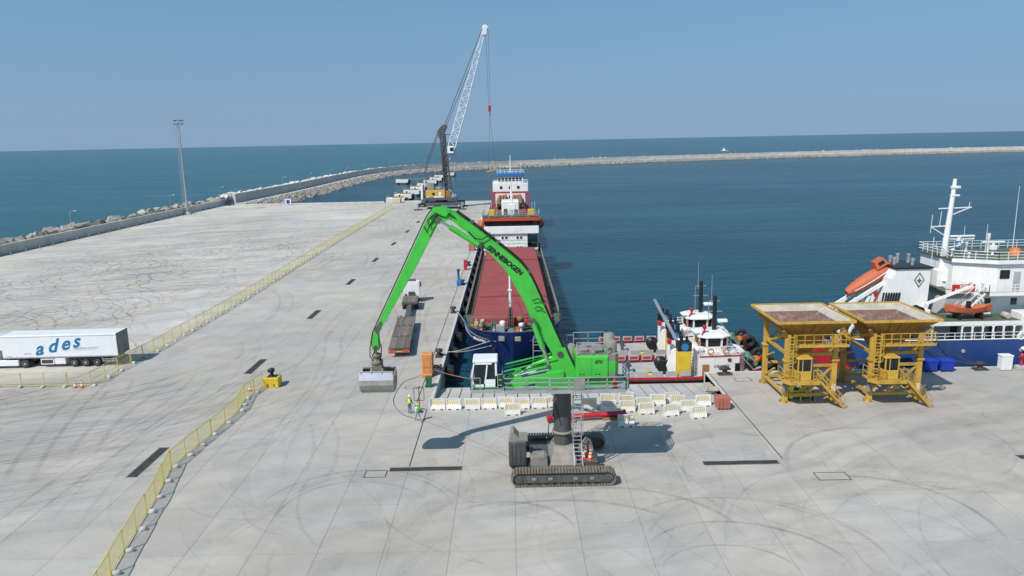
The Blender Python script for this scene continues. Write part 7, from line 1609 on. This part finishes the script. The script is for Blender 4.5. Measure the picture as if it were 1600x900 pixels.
for x in (49.8, 56.2): mb = MB(o_); mb.lathe((x, YN-.06, 1.2), [(.2, 0), (.2, .1)], 14, 'y'); mb.build('hawse_pipe', M['gdeck'], hl)
mb = MB(o_); mb.sphere((56.4, YN-.2, 1.4), .35, .3, .25); mb.build('white_fender', M['white'], hl)
# aft quarters at main deck with arcade
mb = MB(o_); mb.cbox(46.3, 64, 80.6, 89.4, 1.75, 4.2, .05); q1 = mb.build('aft_quarters', M['grey'], RS)
for x in (49.9, 54.3): mb = MB(o_); mb.box(x-.4, x+.4, 80.55, 80.6, 1.8, 3.7); mb.build('dark_doorway', M['bpaint'], q1)
mb = MB(o_); mb.lathe((54.4, 80.2, 1.8), [(.15, 0), (.15, 1.1)], 10); mb.build('red_extinguisher', M['red'], q1)
mb = MB(o_); mb.box(44.0, 58.2, YN+.25, 89.6, 4.2, 4.4); dk1 = mb.build('boat_deck', M['deck'], RS)
mb = MB(o_); mb.box(44.0, 58.2, YN+.2, YN+.25, 4.05, 4.5); mb.build('deck_edge', M['white2'], dk1)
cols = [46.3, 49.6, 50.75, 51.9, 53.05, 54.2, 55.35, 56.4]
for x in cols: mb = MB(o_); mb.box(x-.08, x+.08, YN+.2, YN+.32, 2.4, 4.1); mb.build('arcade_post', M['white2'], RS)
mb = MB(o_)
for a, b_ in zip(cols[1:-1], cols[2:]):
    c_ = (a+b_)/2; r_ = (b_-a)/2-.08
    mb.prism([(a+.08, 4.06), (b_-.08, 4.06), (b_-.08, 3.75), (b_-.2, 3.95), (a+.2, 3.95), (a+.08, 3.75)], YN+.22, YN+.3, 'y')
mb.build('arcade_arches', M['white2'], RS, kind='stuff')
mb = MB(o_); mb.rail([(45.5, YN+.1, 2.5), (63, YN+.1, 2.5)], .75, 2, 1.1, .025); mb.build('bulwark_rail', M['white2'], RS)
mb = MB(o_); mb.torus((56.1, YN+.05, 2.75), .36, .09, 'y', 18, 6); mb.build('life_ring', M['white'], RS)
mb = MB(o_); mb.cbox(56.4, 64, 79.0, 81.0, 1.75, 5.2, .08); mb.build('side_house', M['white2'], RS)
mb = MB(o_); mb.lathe((57.4, 78.94, 4.0), [(.22, 0), (.22, .08)], 14, 'y'); mb.build('porthole', M['dglass'], RS)
# rescue boat and davit
mb = MB(o_); rings = []
for t_ in range(9):
    q = t_/8; x = 48.7+5.0*q; w_ = .95*math.sin(math.pi*min(1, (q*1.02+.08)))**.5 if q < 1 else .08; w_ = max(w_, .08); sh = .35*(2*q-1)**2
    rings.append([(x, 80.3-w_, 5.75+sh), (x, 80.3-w_*.8, 5.2+sh*.5), (x, 80.3, 4.95+sh*.5), (x, 80.3+w_*.8, 5.2+sh*.5), (x, 80.3+w_, 5.75+sh), (x, 80.3+w_*.75, 5.72+sh), (x, 80.3, 5.45+sh), (x, 80.3-w_*.75, 5.72+sh)])
mb.loft(rings, smooth=False); rb_ = mb.build('rescue_boat', M['boat'], RS)
mb = MB(o_)
for x in (49.9, 52.4): mb.cbox(x-.08, x+.08, 79.6, 81.0, 4.4, 5.15, .02)
mb.build('boat_cradle', M['bpaint'], rb_)
mb = MB(o_); mb.cbox(50.9, 51.3, 80.1, 80.5, 5.4, 6.4, .04); mb.build('boat_engine', M['bpaint'], rb_)
mb = MB(o_); mb.bar((46.8, 82.0, 4.4), (47.2, 81.9, 5.9), .55, .6); mb.bar((46.9, 81.9, 5.7), (51.6, 80.6, 8.1), .22, .28); mb.cbox(46.2, 47.6, 81.4, 82.6, 4.4, 5.2, .08); mb.build('davit_crane', M['white2'], RS)
mb = MB(o_); mb.lathe((45.9, 80.6, 5.2), [(.6, 0), (.6, .1), (.35, .12), (.35, .9), (.6, .92), (.6, 1.0)], 16, 'y'); mb.build('hose_reel', M['bpaint'], RS)
mb = MB(o_); mb.lathe((55.3, 79.6, 4.75), [(.3, 0), (.35, .1), (.35, .9), (.3, 1.0)], 14, 'y'); mb.build('life_raft_canister', M['liner'], RS)
# middle tiers
mb = MB(o_); mb.cbox(52.6, 75, 82.0, 89.2, 4.4, 7.0, .06); t1_ = mb.build('middle_deckhouse', M['white2'], RS)
mb = MB(o_); mb.prism([(49.2, 4.4), (52.6, 4.4), (52.6, 7.0), (50.8, 7.0), (50.0, 6.2)], 82.6, 88.6, 'y'); mb.build('sloped_house', M['gdeck'], RS)
for x in (54.3, 57.3, 59.6): mb = MB(o_); mb.cbox(x-.35, x+.35, 81.94, 82.0, 5.5, 6.3, .02); mb.build('window', M['dglass'], t1_)
mb = MB(o_); mb.box(53.4, 76, 80.4, 90.2, 7.0, 7.15); mb.box(49.6, 53.4, 82.2, 90.2, 7.0, 7.15); dk2 = mb.build('bridge_deck', M['deck'], RS)
mb = MB(o_); mb.box(53.4, 76, 80.35, 80.4, 6.9, 7.3); mb.box(49.55, 53.3, 82.12, 82.2, 6.9, 7.3); mb.build('deck_edge', M['white2'], dk2)
mb = MB(o_); mb.rail([(53.3, 82.1, 7.15), (53.4, 80.5, 7.15), (62, 80.5, 7.15)], 1.0, 3, 1.0, .028); mb.rail([(49.6, 82.25, 7.15), (53.2, 82.25, 7.15)], 1.0, 3, 1.0, .028); mb.build('guard_rail', M['white2'], dk2)
mb = MB(o_); mb.bar((52.7, 81.6, 7.1), (50.0, 81.6, 4.45), .1, .2); mb.bar((53.2, 80.8, 7.1), (50.5, 80.8, 4.45), .1, .2); mb.bar((52.7, 81.6, 8.0), (50.0, 81.6, 5.4), .05); mb.bar((53.2, 80.8, 8.0), (50.5, 80.8, 5.4), .05)
mb.build('stair_rails', M['white2'], RS)
mb = MB(o_)
for k in range(10): p = Vector((53.0, 81.2, 7.0)).lerp(Vector((50.2, 81.2, 4.5)), k/10); mb.box(p.x-.12, p.x+.12, 80.85, 81.55, p.z-.02, p.z+.02)
mb.build('stair_treads', M['deck'], RS, kind='stuff')
# sign
mb = MB(o_); mb.box(50.15, 52.75, 82.02, 82.08, 7.12, 7.95); sg = mb.build('red_sign', M['red'], RS)
mb = MB(o_); text_into(mb, 'KEEP', (51.45, 82.01, 7.58), (1,0,0), (0,0,1), .42, 0, .015, 'CENTER'); text_into(mb, 'IN SAFETY', (51.45, 82.01, 7.2), (1,0,0), (0,0,1), .42, 0, .015, 'CENTER'); mb.build('sign_lettering', M['white'], sg)
# wheelhouse
mb = MB(o_); mb.prism([(50.7, 83.2), (54.6, 81.2), (75, 81.2), (75, 90.0), (50.7, 90.0)], 7.15, 10.5, 'z'); wh2 = mb.build('wheelhouse', M['white2'], RS)
for x in (55.4, 58.2, 59.9, 61.6): mb = MB(o_); mb.cbox(x-.55, x+.55, 81.13, 81.2, 8.7, 9.7, .02); mb.build('window', M['dglass'], wh2)
for x in (56.8,): mb = MB(o_); mb.cbox(x-.4, x+.4, 81.14, 81.2, 7.3, 9.5, .02); mb.build('door', M['gdeck'], wh2)
mb = MB(o_); mb.bar((52.6, 82.3, 7.3), (52.6, 82.3, 10.4), .08); mb.bar((53.0, 82.1, 7.3), (53.0, 82.1, 10.4), .08); [mb.bar((52.6, 82.28, 7.5+k*.35), (53.0, 82.08, 7.5+k*.35), .05) for k in range(9)]; mb.build('wall_ladder', M['white2'], wh2)
mb = MB(o_); mb.prism([(50.4, 83.0), (54.4, 80.9), (76, 80.9), (76, 90.4), (50.4, 90.4)], 10.5, 10.75, 'z'); mk = mb.build('monkey_deck', M['deck'], RS)
mb = MB(o_); mb.prism([(50.35, 82.95), (54.35, 80.83), (76, 80.83), (76, 80.9), (54.4, 80.9), (50.4, 83.0)], 10.4, 10.85, 'z'); mb.build('deck_edge', M['white2'], mk)
mb = MB(o_); mb.rail([(50.5, 90.3, 10.75), (50.5, 83.1, 10.75), (54.4, 81.0, 10.75), (66, 81.0, 10.75)], 1.0, 3, 1.1, .028); mb.rail([(50.5, 90.3, 10.75), (66, 90.3, 10.75)], 1.0, 3, 1.1, .028); mb.build('guard_rail', M['white2'], mk)
mb = MB(o_); mb.lathe((58.6, 84.6, 10.75), [(.6, 0), (.6, .8), (.2, .95)], 14); mb.build('orange_buoy', M['orange'], mk)
for x, y, h_, l_ in ((53.5, 86.5, 1.7, 2.8), (56.6, 85.5, 1.4, 2.6)):
    mb = MB(o_); mb.lathe((x, y, 10.75), [(.14, 0), (.14, h_)], 10); mb.cbox(x-l_/2, x+l_/2, y-.1, y+.1, 10.75+h_, 10.75+h_+.2, .04); mb.cbox(x-.35, x+.35, y-.3, y+.3, 10.75+h_*.4, 10.75+h_*.8, .05); mb.build('radar_scanner', M['white2'], mk)
for x, y, h_ in ((51.6, 85, .9), (52.8, 83.8, .6), (55, 88, 1.2), (57.6, 88, 2.2), (60.0, 84.6, 2.0)): mb = MB(o_); mb.lathe((x, y, 10.75), [(.18, 0), (.12, h_*.6), (.22, h_*.7), (.2, h_)], 10); mb.build('deck_fitting', M['white2'], mk)
for (x, y, h_) in ((58.9, 85.5, 8.0), (54.6, 88, 3.2), (52.2, 88, 3.0), (56.8, 87.2, 3.4)): mb = MB(o_); mb.tube((x, y, 10.75), (x, y, 10.75+h_), .045, .02, n=6); mb.build('whip_aerial', M['white2'], mk)
# mast
mb = MB(o_); mb.tube((50.6, 85.4, 7.15), (51.3, 85.4, 19.4), .42, .22, n=12); ms = mb.build('main_mast', M['white2'], RS)
mb = MB(o_)
for z, l_, r_ in ((16.3, 1.4, 2.4), (14.2, 2.0, .3), (12.7, .4, 3.0)): x = 50.6+.7*(z-7.15)/12.25; mb.bar((x-l_, 85.4, z), (x+r_, 85.4, z+.1), .12)
mb.bar((50.9, 85.4, 15.4), (53.4, 85.4, 16.4), .1); mb.bar((50.9, 85.4, 11.7), (52.7, 85.4, 12.0), .1); mb.bar((52.6, 85.4, 12.0), (52.9, 85.4, 12.7), .1); mb.bar((50.6, 85.4, 13.2), (49.0, 85.4, 14.2), .1); mb.build('crosstree', M['white2'], ms)
mb = MB(o_); mb.cbox(51.3, 54.2, 85.2, 85.6, 12.95, 13.15, .04); mb.lathe((52.4, 85.4, 12.5), [(.25, 0), (.25, .45)], 10); mb.build('radar_scanner', M['white2'], ms)
mb = MB(o_); mb.cbox(51.0, 51.9, 85.1, 85.7, 18.6, 18.9, .04); mb.build('mast_lamp', M['white2'], ms); mb = MB(o_); mb.cbox(51.0, 51.9, 85.1, 85.7, 17.7, 17.9, .04); mb.build('mast_lamp', M['white2'], ms); mb = MB(o_); mb.lathe((51.3, 85.4, 19.2), [(.2, 0), (.2, .5)], 10); mb.build('mast_lamp', M['white2'], ms)
for x, z0, z1 in ((49.0, 13.5, 15.6), (49.4, 7.2, 13.0), (50.0, 14.2, 16.0), (53.2, 16.4, 17.0)): mb = MB(o_); mb.bar((x, 85.4, z0), (x+.08, 85.4, z1), .05); mb.build('aerial', M['white2'], ms)
mb = MB(o_); mb.lathe((50.9, 84.6, 7.9), [(.5, 0), (.5, 1.4)], 12); mb.cbox(49.9, 51.4, 84.6, 86.2, 7.15, 9.2, .1); mb.build('mast_house', M['white2'], ms)
# funnel casing
mb = MB(o_); mb.prism([(42.75, 4.4), (47.6, 4.4), (47.75, 9.8), (44.0, 9.8), (43.4, 8.6)], 82.4, 87.0, 'y'); fn = mb.build('funnel_casing', M['white2'], RS)
mb = MB(o_); mb.prism([(82.25, 9.8), (87.2, 9.8), (87.2, 10.02), (82.25, 10.02)], 43.75, 47.95, 'x'); mb.build('black_rim', M['bpaint'], fn)
for x, y, h_ in ((44.6, 84.5, .6), (45.4, 85.4, .9), (46.4, 83.9, .5), (46.8, 85.6, .8), (45.0, 86.2, .5)):
    mb = MB(o_); mb.lathe((x, y, 10.02), [(.19, 0), (.19, h_)], 12); mb.lathe((x, y, 10.02), [(.23, h_), (.23, h_+.25)], 12); mb.build('exhaust_pipe', M['galv'], fn)
for k in range(7): mb = MB(o_); x = 42.2+k*.3; mb.prism([(x, 4.9), (x+.17, 4.9), (x+.45, 7.1), (x+.28, 7.1)], 82.28, 82.39, 'y'); mb.build('louvre_slat', M['bpaint'], fn)
mb = MB(o_); mb.box(42.2, 44.5, 82.3, 82.395, 4.5, 5.9); mb.build('louvre_base', M['bpaint'], fn)
mb = MB(o_); mb.prism([(46.5, 7.6), (47.1, 8.5), (46.5, 9.4), (45.9, 8.5)], 82.37, 82.4, 'y'); em = mb.build('diamond_emblem', M['asph'], fn)
mb = MB(o_); mb.prism([(46.5, 7.8), (46.97, 8.5), (46.5, 9.2), (46.03, 8.5)], 82.35, 82.37, 'y'); mb.build('emblem_field', M['white'], em)
mb = MB(o_); mb.prism([(46.2, 8.5), (46.5, 8.1), (46.8, 8.5), (46.6, 8.55), (46.5, 8.85), (46.4, 8.55)], 82.34, 82.35, 'y'); mb.build('emblem_leaf', M['deck'], em)
# free fall lifeboat on its ramp
a, b_ = Vector((39.7, 85, 6.3)), Vector((44.7, 85, 9.5)); ax = (b_-a).normalized(); nz_ = Vector((-ax.z, 0, ax.x))
for dy in (-1.0, 1.0):
    mb = MB(o_); mb.bar(a+Vector((0, dy, 0))-ax*1.6-nz_*.55, b_+Vector((0, dy, 0))+ax*1.2-nz_*.55, .3, .4); rp = mb.build('launch_rail', M['white2'], RS)
    for p, q in (((38.4, 2.0), (38.4, 5.0)), ((38.4, 3.6), (40.2, 6.2)), ((41.0, 2.0), (42.2, 6.6)), ((38.4, 5.0), (37.9, 4.6)), ((39.6, 2.0), (41.8, 6.4)), ((44.6, 6.5), (45.4, 9.6))): mb = MB(o_); mb.bar((p[0], 85+dy, p[1]), (q[0], 85+dy, q[1]), .26); mb.build('frame_strut', M['white2'], rp)
mb = MB(o_); rings = []
for k in range(11):
    q = k/10; c_ = a.lerp(b_, q)+nz_*.35; r_ = .95*(math.sin(math.pi*(.08+.86*q))**.45)
    rings.append([tuple(c_+Vector((0, math.cos(t_)*r_, 0))+nz_*math.sin(t_)*r_*.85) for t_ in [2*math.pi*j/14 for j in range(14)]])
mb.loft(rings, smooth=True); fl_ = mb.build('free_fall_lifeboat', M['boat'], RS)
mb = MB(o_); c_ = a.lerp(b_, .82)+nz_*1.0; mb.loft([[tuple(c_+ax*sx*.8+Vector((0, sy*.7, 0))) for sx, sy in ((-1,-1),(1,-1),(1,1),(-1,1))], [tuple(c_+nz_*.9+ax*sx*.55+Vector((0, sy*.5, 0))) for sx, sy in ((-1,-1),(1,-1),(1,1),(-1,1))]]); tw_ = mb.build('conning_tower', M['boat'], fl_)
mb = MB(o_); c2 = c_+nz_*.5+Vector((0, -.63, 0)); mb.loft([[tuple(c2+ax*.4-nz_*.2), tuple(c2+ax*.4+nz_*.2), tuple(c2-ax*.3+nz_*.2), tuple(c2-ax*.3-nz_*.2)], [tuple(c2+Vector((0,-.05,0))+ax*.4-nz_*.2), tuple(c2+Vector((0,-.05,0))+ax*.4+nz_*.2), tuple(c2+Vector((0,-.05,0))-ax*.3+nz_*.2), tuple(c2+Vector((0,-.05,0))-ax*.3-nz_*.2)]]); mb.build('tower_window', M['bpaint'], tw_)
mb = MB(o_); mb.path([tuple(a.lerp(b_, k/8)+nz_*.3+Vector((0, -.95*(math.sin(math.pi*(.08+.86*k/8))**.45)-.02, 0))) for k in range(1, 8)], .05, 6); mb.build('grab_line', M['white'], fl_)
mb = MB(o_); mb.rail([(38.0, YN+1.6, 1.75), (43, YN+.4, 1.75)], 1.0, 3, 1.0, .03); mb.cbox(40, 41.6, 80, 81.4, 1.75, 3.0, .08); mb.lathe((42.6, 80.4, 1.75), [(.4, 0), (.3, .2), (.3, .9), (.4, 1.0)], 12); mb.build('aft_deck_gear', M['white2'], RS)
mb = MB(o_); mb.bar((42.2, 83.0, 4.4), (42.2, 83.0, 7.2), .05); mb.box(41.75, 42.18, 82.99, 83.01, 6.5, 7.1); mb.build('ensign', M['red'], RS)

# ================================================================ SMALL BOAT FAR OUT
BT = thing('motor_boat', 'small white motor boat far out on the sea', 'boat', (398, 1383, -2.5)); o_ = BT.location
mb = MB(o_); mb.loft([[(x, 1383-w_, -1.2+s_), (x, 1383, -3.2), (x, 1383+w_, -1.2+s_)] for x, w_, s_ in ((391, 1.8, 0), (396, 2.1, 0), (401, 1.7, .5), (405, .1, 1.2))]); mb.build('hull', M['white2'], BT)
mb = MB(o_); mb.cbox(394, 400, 1381.4, 1384.6, -1.2, 1.2, .2); mb.cbox(395, 398.5, 1381.8, 1384.2, 1.2, 3.4, .2); mb.build('cabin', M['white2'], BT)
mb = MB(o_); mb.bar((397, 1383, 3.4), (397, 1383, 6), .2); mb.build('mast', M['white2'], BT)
